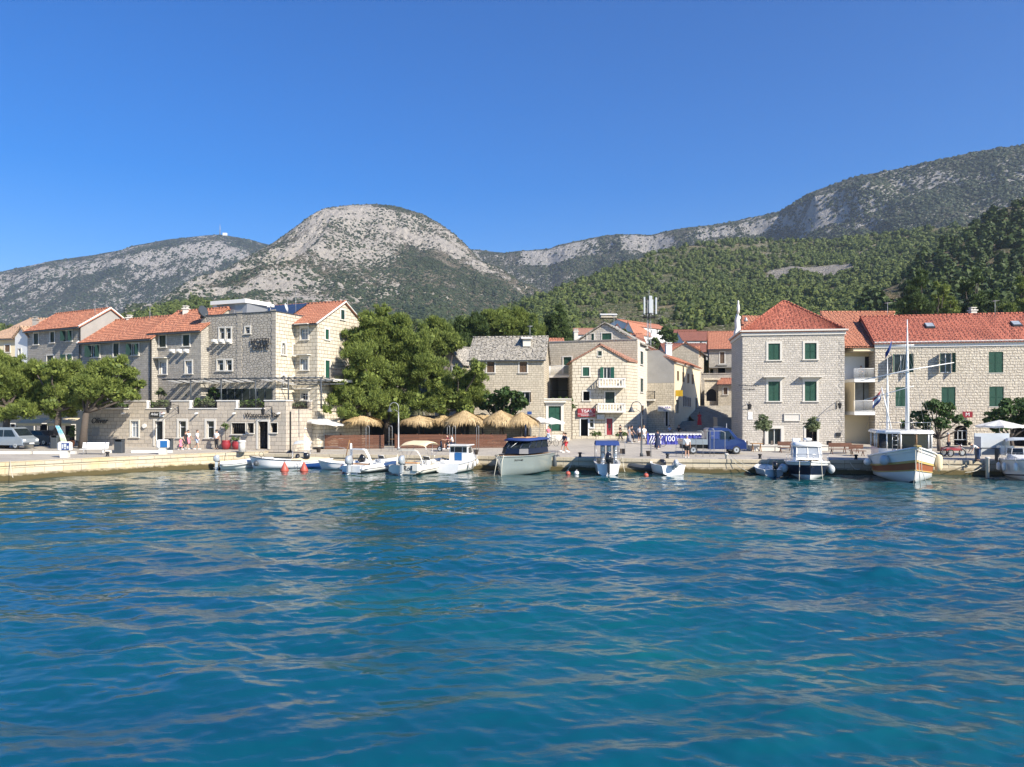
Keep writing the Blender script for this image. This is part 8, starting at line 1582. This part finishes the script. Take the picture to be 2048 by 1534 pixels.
rib('short white inflatable with a silver outboard between dinghy and radar-arch boat', 716, 940, RD(80), 3.6, 1.7, 'tubew', .23, 'silver', console=False, mz=.6)
# 6 Roko
o = rib('cream inflatable cruiser named Roko with a beige sun roof', 848, 944, RD(68), 6.6, 3.1, 'gelc', .30, 'silver', 'gelc', mz=.85)
mb = MB(); mb.loft([[(-3.3, y, z) for y, z in ((-1.25, .2), (1.25, .2), (1.3, .75), (-1.3, .75))], [(-2.9, y, z) for y, z in ((-1.25, .2), (1.25, .2), (1.3, .78), (-1.3, .78))]], 0, True, False); tr_ = mb.build('stern_panel', [M['gelc']], o)
text('Roko', .55, Matrix.Translation((-3.33, -.55, .52)) @ Matrix.Rotation(-math.pi/2, 4, 'Z') @ Matrix.Rotation(math.pi/2, 4, 'X'), M['lblack'], o, 'lettering', .004, shear=.2)
seatbox(o, -2.7, -2.2, -.9, .9, .4, .85, 'gelc', 'tan'); bimini(o, -1.9, .6, 2.3, 2.25, 'cream', .28, ((-.9, .8),)); mb = MB(); rings = []
for k in range(13): a = math.pi*k/12; y = 1.18*math.cos(a); z = .75+1.15*min(1, math.sin(a)*1.3); x = -2.3-.2*(z-.55); rings.append([(x-.05, y, z-.05), (x+.1, y, z-.05), (x+.1, y*.94, z+.05), (x-.05, y*.94, z+.05)])
mb.loft(rings, 0, True, False); mb.build('roll_bar', [M['gelc']], o); mb = MB(); mb.rbox((1.6, 0, .65), (1.7, 1.3, .22), .08); mb.build('sunpad', [M['gelc']], o); mb = MB(); mb.rbox((-3.35, -1.05, .62), (.1, .5, .55), .03); mb.build('swim_step', [M['gelc']], o)
# 7 white cabin boat with blue door
o = mooring('white cabin boat with a blue door in its wheelhouse, stern to the camera', 921, 941, RD(72), 'cabin_boat'); H = Hull(5.8, 2.3, .75, .5, .3, 2.4, .9, .5); hullpart(o, H, ('gel',)); H.inner(.02, .42, .5).build('cockpit', [M['gel']], o); H.deck(.42, 1, 0, 0).build('foredeck', [M['gel']], o); H.rail(.04).build('rub_rail', [M['tubeg']], o)
mb = MB(); a = [(-.4, -.85, .75), (-.4, .85, .75), (1.2, .75, .85), (1.2, -.75, .85)]; b = [(-.4, -.8, 2.1), (-.4, .8, 2.1), (.75, .66, 2.05), (.75, -.66, 2.05)]; mb.hexa([a[0], a[3], a[2], a[1]], [b[0], b[3], b[2], b[1]]); ca = mb.build('cabin', [M['gel']], o)
mb = MB(); mb.rbox((.1, 0, 2.13), (1.7, 1.8, .09), .04); mb.build('roof', [M['gel']], ca); mb = MB(); mb.box(-.44, -.41, -.28, .34, .78, 1.5); mb.build('door', [M['blued']], ca)
for y0, y1 in ((-.72, -.36), (.40, .72), (-.30, .34)): mb = MB(); mb.box(-.43, -.405, y0, y1, 1.55, 1.98); mb.build('window', [M['glass']], ca)
for s in (-1, 1): mb = MB(); mb.add([(-.2, s*.835, 1.5), (.7, s*.76, 1.5), (.55, s*.725, 1.95), (-.2, s*.80, 1.95)], [(0, 1, 2, 3), (3, 2, 1, 0)]); mb.xf(Matrix.Translation((0, s*.02, 0))); mb.build('side_window', [M['glass']], ca)
for t in (.3, .5, .68): 
    for s in (-1, 1): fender(o, H.pt(t, 1, s, .12)+Vector((0, 0, -.05)), .11, .45)
mb = MB(); mb.tube([H.pt(.6, 1, 1)+Vector((0, -.05, 0)), H.pt(.62, 1, 1)+Vector((0, -.05, .5)), H.pt(.85, 1, 1)+Vector((0, -.05, .5)), H.pt(.98, 1, 1)+Vector((0, 0, .5)), H.pt(.85, 1, -1)+Vector((0, .05, .5)), H.pt(.62, 1, -1)+Vector((0, .05, .5)), H.pt(.6, 1, -1)+Vector((0, .05, 0))], .018, 4); mb.build('pulpit', [M['steel']], o); mb = MB(); mb.rbox((-2.6, .45, .88), (.3, .5, .24), .05); mb.build('engine_box', [M['tubew']], o)
# 8 grey motor yacht
o = mooring('large grey-green motor yacht with a navy cabin roof, bow toward the camera', 1042, 945.6, RD(-114), 'motor_yacht'); H = Hull(8.0, 3.1, 1.45, .06, .4, 3.4, .93, .12, .93, .1, .1); hullpart(o, H, ('gelg',)); H.deck(0, 1, .02, .0, camber=.05).build('deck', [M['teak']], o); H.rail(.05).build('rub_rail', [M['gelg']], o)
cp = [(-2.9, 1.15), (1.0, 1.1), (1.6, .6)]; mb = MB()
lo = [(-3.1, -1.15, 1.55), (1.2, -1.15, 1.6), (1.75, -.6, 1.62), (1.75, .6, 1.62), (1.2, 1.15, 1.6), (-3.1, 1.15, 1.55)]; hi = [(-3.1, -1.08, 2.0), (1.05, -1.08, 2.0), (1.6, -.56, 2.0), (1.6, .56, 2.0), (1.05, 1.08, 2.0), (-3.1, 1.08, 2.0)]; mb.hexa(lo, hi); ca = mb.build('cabin', [M['navy']], o)
top = [(-3.1, -.98, 2.58), (.15, -.98, 2.58), (.5, -.5, 2.58), (.5, .5, 2.58), (.15, .98, 2.58), (-3.1, .98, 2.58)]
for i in range(5): screen(ca, [(hi[i], top[i]), (hi[i+1], top[i+1])], 'glass', False, 'cabin_window')
for a, b in zip(hi, top): mb = MB(); mb.tube([a, b], .06, 4); mb.build('cabin_pillar', [M['navy']], ca)
for f in (.33, .66): 
    for s in (0, 5): a = Vector(hi[0 if s == 0 else 5]).lerp(Vector(hi[1 if s == 0 else 4]), f); b = Vector(top[0 if s == 0 else 5]).lerp(Vector(top[1 if s == 0 else 4]), f); mb = MB(); mb.tube([a, b], .05, 4); mb.build('cabin_pillar', [M['navy']], ca)
mb = MB(); rr = [(-3.4, -1.12), (.75, -1.12), (1.2, -.6), (1.2, .6), (.75, 1.12), (-3.4, 1.12)]; mb.loft([[(x, y, 2.58) for x, y in rr], [(x*1.01, y*1.03, 2.66) for x, y in rr], [(x*.92-.05, y*.8, 2.78) for x, y in rr]], 0, True, True); mb.build('roof', [M['canvasb']], ca)
mb = MB(); mb.rbox((-.9, 0, 2.82), (2.4, 1.2, .06), .03); mb.build('roof_hatch', [M['tan']], ca); mb = MB(); mb.tube([(-.6, .1, 2.78), (-.75, .1, 3.85)], [.12, .07], 8); mb.build('radar_mast', [M['navy']], ca)
mb = MB(); mb.tube([(1.45, -.3, 2.05), (1.05, .15, 2.5)], .02, 4); mb.build('wiper', [M['wframe']], ca)
for t, s in ((.08, 1), (.0, .6), (.02, -.6)): fender(o, H.pt(max(t, .01), 1, 1 if s > 0 else -1, .18)+Vector((-.1 if t < .05 else 0, 0, -.15)), .20, 1.15, 'tubed')
for y in (-.25, .2): mb = MB(); p = H.pt(.985, 1, 1); mb.tube([(p.x-.1, y, 1.62), (p.x+.15, y, 1.2), (p.x+.55, y*1.4, -.15)], .03, 5); mb.build('mooring_rope', [M['rope']], o)
mb = MB(); p = H.pt(.99, .6, 1); mb.tube([(p.x+.05, 0, 1.5), (p.x+.02, 0, .1)], .02, 4); mb.build('bow_chain', [M['iron']], o); p = H.pt(.87, .86, 1, .02); q = H.pt(.80, .86, 1, .02); dv = (q-p).normalized(); R3 = Matrix((dv, Vector((0, 0, 1)), dv.cross(Vector((0, 0, 1))))).transposed().to_4x4(); text('ZKZM4-ND', .17, Matrix.Translation((p+q)/2) @ R3, M['lblack'], o, 'lettering', .01)
# 9 keg boat
o = mooring('white work boat with a blue canopy carrying steel beer kegs', 1213, 945, RD(86), 'work_boat'); H = Hull(5.2, 2.0, .85, .3, .25, 2.8, .88, .35); hullpart(o, H, ('gel', 'blue'), ms=(1, 1, 0, 0, 0)); H.inner(.03, .85, .5).build('interior', [M['gel']], o); H.deck(.85, 1, 0, 0).build('foredeck', [M['gel']], o); H.rail(.045).build('rub_rail', [M['gel']], o); outboard(o, -2.75, .0, .95, 1.15, 'blackm')
mb = MB(); mb.hexa([(-1.6, -.95, 2.25), (1.2, -.95, 2.25), (1.2, .95, 2.25), (-1.6, .95, 2.25)], [(-1.3, -.9, 2.55), (1.0, -.9, 2.55), (1.0, .9, 2.55), (-1.3, .9, 2.55)]); cv_ = mb.build('canopy', [M['canvasb']], o); mb = MB()
for x in (-1.55, 1.15):
    for y in (-.9, .9): mb.tube([(x, y, .85), (x, y, 2.25)], .02, 4)
mb.build('frame', [M['steel']], cv_)
kp = None; kk = 0
for y in (-.62, -.12, .38):
    for lv in range(3):
        if kp is None:
            kp = thing('beer_keg', 'steel beer keg in the stack on the blue-canopied work boat', 'keg', group='beer kegs stacked on the work boat'); mb = MB(); mb.lathe([(.17, 0), (.2, .03), (.2, .12), (.185, .14), (.2, .2), (.2, .34), (.185, .40), (.2, .44), (.2, .5), (.14, .52), (.13, .50)], n=16); mb.build('shell', [M['steel']], kp); mb = MB(); mb.ring((0, 0, .53), .15, .02, 'z', 14, 5); mb.build('handle_ring', [M['steel']], kp); k_ = kp
        elif 1: k_ = copy_tree(kp)
        k_['label'] = 'steel beer keg, '+('bottom', 'middle', 'top')[lv]+' of the '+{-.62: 'right', -.12: 'middle', .38: 'left'}[y]+' stack on the blue-canopied boat'
        k_.location = Vector(o.location)+Matrix.Rotation(RD(86), 3, 'Z') @ Vector((.5, y-.1, .55+lv*.545))
mb = MB(); seatbox(o, -1.2, -.8, -.75, .75, .4, .75, cush=None); o2 = thing('handcart', 'hand cart with a dark crate on the quay right of the beer kegs', 'cart', gp(1243, 910)); mb = MB(); mb.tube([(-.3, 0, .1), (-.3, 0, 1.6), (.3, 0, 1.6), (.3, 0, .1)], .025, 5); mb.box(-.3, .3, -.4, 0, .08, .12); mb.build('frame', [M['galv']], o2); mb = MB(); mb.box(-.25, .25, -.38, -.02, .12, .55); mb.build('crate', [M['bark']], o2)
# 10 black inflatable, 11 small white boat
rib('grey and black inflatable with its engine covered, left of the red buoy', 1280, 944, RD(150), 3.4, 1.6, 'tubed', .24, 'blackm', 'blackm', False, .55)
o, H = open_boat('small rounded white boat with a grey outboard tilted up inside', 1330, 947, RD(100), 3.6, 2.3, .75, ('gel',), (0, 0, 0, 0, 0), 'silver', -.9, 1, 'gel', mz=.85)
# 12 tender with black motor
open_boat('small pale tender with a black outboard, left of the navy-hulled cabin boat', 1534, 950, RD(90), 3.2, 1.8, .52, ('tubeg', 'tubeg'), (0, 0, 0, 0, 0), 'blackm', 0, 1, 'tubew', mz=.6)
# 13 navy cabin cruiser
o = mooring('white cabin cruiser with a navy hull band, bow straight toward the camera', 1614, 954, RD(-107), 'cabin_cruiser'); H = Hull(6.8, 3.1, 1.1, .25, .35, 3.0, .92, .45, .8, .15, .4); hullpart(o, H, ('gel', 'navy'), fr=(0, .2, .45, .70, .86, 1), ms=(0, 0, 1, 1, 0)); H.deck(.0, 1, .0, .0, camber=.08).build('deck', [M['gel']], o); H.rail(.05).build('rub_rail', [M['gel']], o)
mb = MB(); lo = [(-2.2, -1.05, 1.15), (.6, -1.05, 1.2), (1.0, -.85, 1.22), (1.0, .85, 1.22), (.6, 1.05, 1.2), (-2.2, 1.05, 1.15)]; md = [(-2.2, -1.0, 1.5), (.5, -1.0, 1.5), (.85, -.8, 1.5), (.85, .8, 1.5), (.5, 1.0, 1.5), (-2.2, 1.0, 1.5)]; hi = [(-2.2, -.95, 2.3), (-.05, -.95, 2.3), (.2, -.75, 2.3), (.2, .75, 2.3), (-.05, .95, 2.3), (-2.2, .95, 2.3)]; mb.hexa(lo, md); ca = mb.build('cabin', [M['gel']], o)
for i in range(5): screen(ca, [(md[i], hi[i]), (md[i+1], hi[i+1])], 'curtain', False, 'cabin_window')
for a, b in list(zip(md, hi))+[((.85, 0, 1.5), (.2, 0, 2.3))]: mb = MB(); mb.tube([a, b], .05, 4); mb.build('window_post', [M['gel']], ca)
mb = MB(); rr = [(-2.3, -1.05), (.0, -1.05), (.35, -.8), (.35, .8), (.0, 1.05), (-2.3, 1.05)]; mb.loft([[(x, y, 2.28) for x, y in rr], [(x, y, 2.45) for x, y in rr], [(x*.85-.1, y*.82, 2.62) for x, y in rr]], 0, True, True); mb.build('roof', [M['gel']], ca)
mb = MB(); mb.lathe([(.28, 0), (.32, .05), (.3, .16), (.1, .2)], (-.9, .1, 2.72), 12); mb.tube([(-.9, .1, 2.6), (-.9, .1, 2.74)], .08, 6); mb.build('radar', [M['gel']], ca); mb = MB(); mb.rbox((-1.2, -.7, 2.72), (.3, .6, .3), .04); mb.build('life_raft_case', [M['tubew']], ca)
mb = MB(); mb.loft([[(.9, y, 1.27) for y in (-.8, 0, .8)], [(2.0, y, 1.38) for y in (-.6, 0, .6)], [(2.8, y, 1.38) for y in (-.25, 0, .25)]], 0, False, True, False); mb.xf(Matrix.Translation((0, 0, .04))); mb.build('foredeck_cushion', [M['cream']], o)
mb = MB(); r_ = [H.pt(t, 1, 1)+Vector((0, -.06, .55)) for t in (.55, .7, .85, .96)]; mb.tube(r_+[Vector((p.x, -p.y, p.z)) for p in r_[::-1]], .018, 5)
for p in r_: 
    for s in (1, -1): mb.tube([(p.x, s*p.y, p.z), (p.x, s*p.y, p.z-.55)], .014, 4)
mb.build('pulpit', [M['steel']], o); mb = MB(); p = H.pt(1, 1, 1); mb.rbox((p.x-.1, 0, p.z+.08), (.5, .14, .08), .02); mb.tube([(p.x+.1, 0, p.z), (p.x+.12, 0, p.z-.3), (p.x+.12, -.2, p.z-.4)], .03, 5); mb.tube([(p.x+.12, 0, p.z-.3), (p.x+.12, .2, p.z-.4)], .03, 5); mb.build('anchor', [M['iron']], o)
for y in (-.7, .75): mb = MB(); p = H.pt(.93, 1, 1); mb.tube([(p.x, y, p.z+.05), (p.x+.3, y*1.05, .5), (p.x+.6, y*1.1, -.2)], .02, 4); mb.build('mooring_rope', [M['rope']], o)
for s in (1, -1):
    for t in (.62, .4): p = H.pt(t, .9, s, .22); mb = MB(); mb.ell(p+Vector((0, 0, -.35)), (.26, .26, .32), 12); mb.tube([p+Vector((0, 0, -.05)), p+Vector((0, -s*.2, .25))], .012, 4); mb.build('fender', [M['tubeg']], o)
# 14 wooden excursion boat
o = mooring('big white wooden excursion boat with an oxblood stripe and two masts', 1808, 957.5, RD(-106), 'wooden_boat'); H = Hull(8.8, 4.4, 1.45, 1.05, .55, 2.0, .80, 1.0, .84, .2, .35)
hullpart(o, H, ('gel', 'oxblood', 'yellowp', 'navy'), fr=(0, .2, .40, .52, .70, .74, .88, 1), ms=(3, 0, 0, 1, 2, 0, 0)); H.deck(.0, 1, .25, .05, camber=.08).build('deck', [M['teak']], o); H.rail(.07).build('cap_rail', [M['gel']], o); H.rail(.05, f=.70).build('rubbing_strake', [M['yellowp']], o); H.rail(.05, f=.52).build('lower_strake', [M['yellowp']], o)
z0, z1, z2 = 1.75, 2.25, 3.42; fx = [(-3.9, 1.6), (.3, 1.75), (1.2, 1.35), (1.55, .5), (1.55, -.5), (1.2, -1.35), (.3, -1.75), (-3.9, -1.6)]
mb = MB(); mb.hexa([(x, y, 1.2) for x, y in fx][::-1], [(x, y, z1) for x, y in fx][::-1]); ca = mb.build('wheelhouse', [M['gel']], o)
n = len(fx)
for i in range(n):
    a, b = Vector((*fx[i], 0)), Vector((*fx[(i+1) % n], 0)); L_ = (b-a).length; kx = max(1, int(L_/.85))
    for k in range(kx):
        p, q = a.lerp(b, (k+.08)/kx), a.lerp(b, (k+.92)/kx); up = lambda v, z: (v.x, v.y, z); screen(ca, [(up(p, z1+.03), up(p, z2-.12)), (up(q, z1+.03), up(q, z2-.12))], 'glass', False, 'window')
        mb = MB(); mb.tube([up(a.lerp(b, k/kx), z1), up(a.lerp(b, k/kx), z2)], .055, 4); mb.build('window_post', [M['gel'] if (i+k) % 3 else M['teak']], ca)
mb = MB(); rr = [(x*1.06, y*1.10) for x, y in fx]; mb.loft([[(x, y, z2-.08) for x, y in rr][::-1], [(x, y, z2+.04) for x, y in rr][::-1], [(x*.97, y*.94, z2+.14) for x, y in rr][::-1]], 0, True, False); rf = mb.build('roof', [M['gel']], ca)
railing(rf, [(x*.98, y*.95, 0) for x, y in fx[1:7]], z2+.12, .6, .55, .014, 'steel', top=.018)
def mast(x, y, zb, zt, r, name='mast'): mb = MB(); mb.tube([(x, y, zb), (x, y, zb+(zt-zb)*.5), (x, y, zb+(zt-zb)*.75), (x, y, zt)], [r, r*.85, r*.45, r*.15], 9); return mb.build(name, [M['gel']], o)
m1 = mast(.6, .1, z2, 11.6, .15); m2 = mast(-.6, -1.0, z2, 8.9, .10)
def wl(px, py, d): return Matrix.Translation(Vector(o.location)).inverted() @ P(px, py, d)
Rz = Matrix.Rotation(-RD(-106), 4, 'Z'); pw = lambda px, py, d: (Rz @ (P(px, py, d)-Vector(o.location)))
dm = (Vector(o.location)+Matrix.Rotation(RD(-106), 3, 'Z') @ Vector((.6, .1, 0))).y
mb = MB(); mb.tube([pw(1720, 762, dm+1), pw(1812, 741, dm-.2), pw(1908, 725, dm-1)], [.03, .05, .03], 6); mb.build('gaff_boom', [M['gel']], o); mb = MB(); mb.tube([pw(1728, 800, dm+1), pw(1812, 776, dm-.2), pw(1828, 772, dm-.5)], [.025, .035, .025], 6); mb.build('lower_boom', [M['gel']], o); mb = MB(); mb.tube([pw(1790, 691, dm), pw(1828, 690, dm)], .04, 5); mb.build('spreader', [M['gel']], o)
mb = MB()
for a, b in (((1812, 690), (1790, 855)), ((1812, 690), (1900, 727)), ((1812, 640), (1856, 895)), ((1812, 700), (1870, 860)), ((1783, 730), (1730, 858)), ((1812, 690), (1760, 860))): mb.tube([pw(*a, dm-.2), pw(*b, dm-.6)], .008, 3)
mb.build('rigging', [M['galv']], o)
mb = MB(); mb.tube([pw(1783, 858, dm), pw(1763, 775, dm+.6)], .04, 5); mb.build('flagstaff', [M['gel']], o)
def flag(label, cols, px, py, w, h, d, drop):
    f = thing('flag', label, 'flag'); c = P(px, py, d); n = 8
    for j, cm in enumerate(cols):
        mb = MB()
        for k in range(n): 
            x0, x1 = -w*k/n, -w*(k+1)/n; f_ = lambda x: (c.x+x, c.y+.12*math.sin(x*9), c.z-h*j/len(cols)+drop*x); mb.add([f_(x0), f_(x1), tuple(Vector(f_(x1))-Vector((0, 0, h/len(cols)))), tuple(Vector(f_(x0))-Vector((0, 0, h/len(cols))))], [(0, 1, 2, 3), (3, 2, 1, 0)])
        mb.build('stripe', [M[cm]], f)
flag('red, white and blue striped flag drooping from the stern staff of the wooden boat', ('redp', 'lwhite', 'canvasb'), 1762, 778, .55, .75, dm+.7, 1.3); flag('dark blue pennant hanging near the top of the shorter mast', ('canvasb',), 1783, 678, .42, .45, dm+.2, 2.4)
mb = MB(); 
for a in (-.18, .18): mb.tube([(1.7, -.9+a, 2.0), (1.65, -.9+a, 3.4)], .02, 4)
for k in range(4): mb.tube([(1.69, -1.08, 2.2+k*.33), (1.69, -.72, 2.2+k*.33)], .018, 4)
mb.build('ladder', [M['steel']], o)
p = H.pt(1, 1, 1); mb = MB(); mb.rbox((p.x-.1, 0, p.z+.08), (.9, .3, .12), .03); mb.build('bow_plank', [M['yellowp']], o)
for y, q in ((-.15, .4), (.2, .9), (.05, .1)): mb = MB(); mb.tube([(p.x, y, p.z), (p.x+.15, y, 1.0), (p.x+.1+q*.5, y*2.5, -.15)], .025, 4); mb.build('mooring_rope', [M['rope']], o)
for t, s, mt, r in ((.74, -1, 'tubeg', .36), (.60, 1, 'cream', .26), (.40, -1, 'tubew', .28)):
    c = H.pt(t, .8, s, r*.95); mb = MB(); 
    if mt == 'cream': mb.lathe([(.05, -.65), (r*.8, -.55), (r, -.35), (r, .35), (r*.8, .5), (.05, .58)], c, 12)
    else: mb.ell(c, (r, r, r), 12)
    mb.tube([c+Vector((0, 0, r*.8)), H.pt(t, 1, s)], .015, 4); mb.build('fender', [M[mt]], o)
mb = MB(); mb.ring((-2.6, 1.0, z2+.5), .38, .05, 'y', 16, 6); mb.build('life_ring', [M['iron']], o)
# 15 white cruiser at the right edge
o = mooring('white motor cruiser cut off by the right picture edge', 2046, 955, RD(-118), 'motor_cruiser'); H = Hull(7.0, 2.8, 1.25, .25, .35, 2.8, .92, .7, .85, .15, .3); hullpart(o, H, ('gel', 'navy'), fr=(0, .2, .40, .45, .8, 1), ms=(0, 0, 1, 0, 0)); H.deck(.0, 1, .0, .0, camber=.15).build('deck', [M['gel']], o); H.rail(.05).build('rub_rail', [M['tubeg']], o)
mb = MB(); mb.loft([[(x, y*w, z) for y, z in ((-1, 1.25), (-.8, zt), (.8, zt), (1, 1.25))] for x, w, zt in ((-1.0, 1.05, 1.75), (.6, .95, 1.7), (1.9, .55, 1.5), (2.7, .15, 1.42))], 0, True, False); mb.build('coachroof', [M['gel']], o); screen(o, [((-1.0, -.95, 1.72), (-1.5, -.85, 2.15)), ((.3, -.75, 1.7), (-.25, -.65, 2.15)), ((.6, 0, 1.7), (0, 0, 2.2)), ((.3, .75, 1.7), (-.25, .65, 2.15)), ((-1.0, .95, 1.72), (-1.5, .85, 2.15))]); bimini(o, -2.6, -.4, 2.1, 2.75, 'tubeg', .15, ((-1.2, 1.5),)); 
mb = MB(); r_ = [H.pt(t, 1, 1)+Vector((0, -.06, .5)) for t in (.5, .7, .85, .96)]; mb.tube(r_+[Vector((p.x, -p.y, p.z)) for p in r_[::-1]], .018, 5)
for p in r_:
    for s in (1, -1): mb.tube([(p.x, s*p.y, p.z), (p.x, s*p.y, p.z-.5)], .014, 4)
mb.build('pulpit', [M['steel']], o)
for t in (.9, .72, .5): fender(o, H.pt(t, 1, -1, .16)+Vector((0, 0, -.2)), .15, .6)
for x in (1.3, 1.75): mb = MB(); mb.ell((x, -.62+.1*(x-1.3), 1.5), (.12, .04, .06), 8); mb.build('porthole', [M['glass']], o)
# buoys
def buoy(label, px, py, kind):
    b = mooring(label, px, py, 0, 'buoy', None, 'buoy'); mb = MB()
    if kind == 'cone': mb.lathe([(.05, -.35), (.34, -.02), (.36, .06), (.22, .35), (.05, .72), (.02, .74)], n=14)
    else: mb.ell((0, 0, .08), (.2, .2, .18), 12)
    mb.build('float', [M['tubew' if kind == 'white' else 'orange']], b); mb = MB(); mb.ring((0, 0, .76 if kind == 'cone' else .28), .05, .015, 'y', 8, 4); mb.build('ring', [M['steel']], b)
buoy('red-orange cone buoy below the long open boat, left of the pair', 569, 942, 'cone'); buoy('red-orange cone buoy on the right of the pair, by the blue hull', 608, 942, 'cone'); buoy('small orange ball buoy right of the grey yacht', 1136, 949, 'ball'); buoy('small white ball buoy beside the orange one', 1153, 948, 'white'); buoy('orange ball buoy in front of the black inflatable', 1292, 953, 'ball')
# slack mooring lines from the quay down to the water
for i, (p0, y0, p1, y1) in enumerate(((1145, 924, 1124, 946), (1245, 914, 1250, 944), (1455, 908, 1500, 945), (1462, 912, 1520, 935), (1700, 925, 1720, 938), (1930, 930, 1890, 925), (1975, 925, 1930, 945), (1540, 915, 1520, 944), (452, 905, 462, 932), (20, 921, 26, 955), (965, 945, 945, 955))):
    d0 = float(edge(p0))-.15; A = P(p0, y0, d0); B = P(p1, y1, d0-1.2); m_ = (A+B)/2-Vector((0, 0, .25)); mb = MB(); mb.tube([A, A.lerp(m_, .5)-Vector((0, 0, .05)), m_, m_.lerp(B, .5)-Vector((0, 0, .03)), B], .022, 5)
    near = ['right of the grey yacht', 'right of the beer keg boat', 'left end of the pair under the closed parasol', 'right end of the pair under the closed parasol', 'left of the wooden boat stern', 'right of the wooden boat bow', 'left of the last cruiser', 'at the small pale tender', 'at the leftmost inflatable', 'hanging down the left quay wall', 'left of the grey yacht bow'][i]
    tag(mb.build('mooring_line', [M['rope']]), 'slack mooring line, '+near, 'rope')
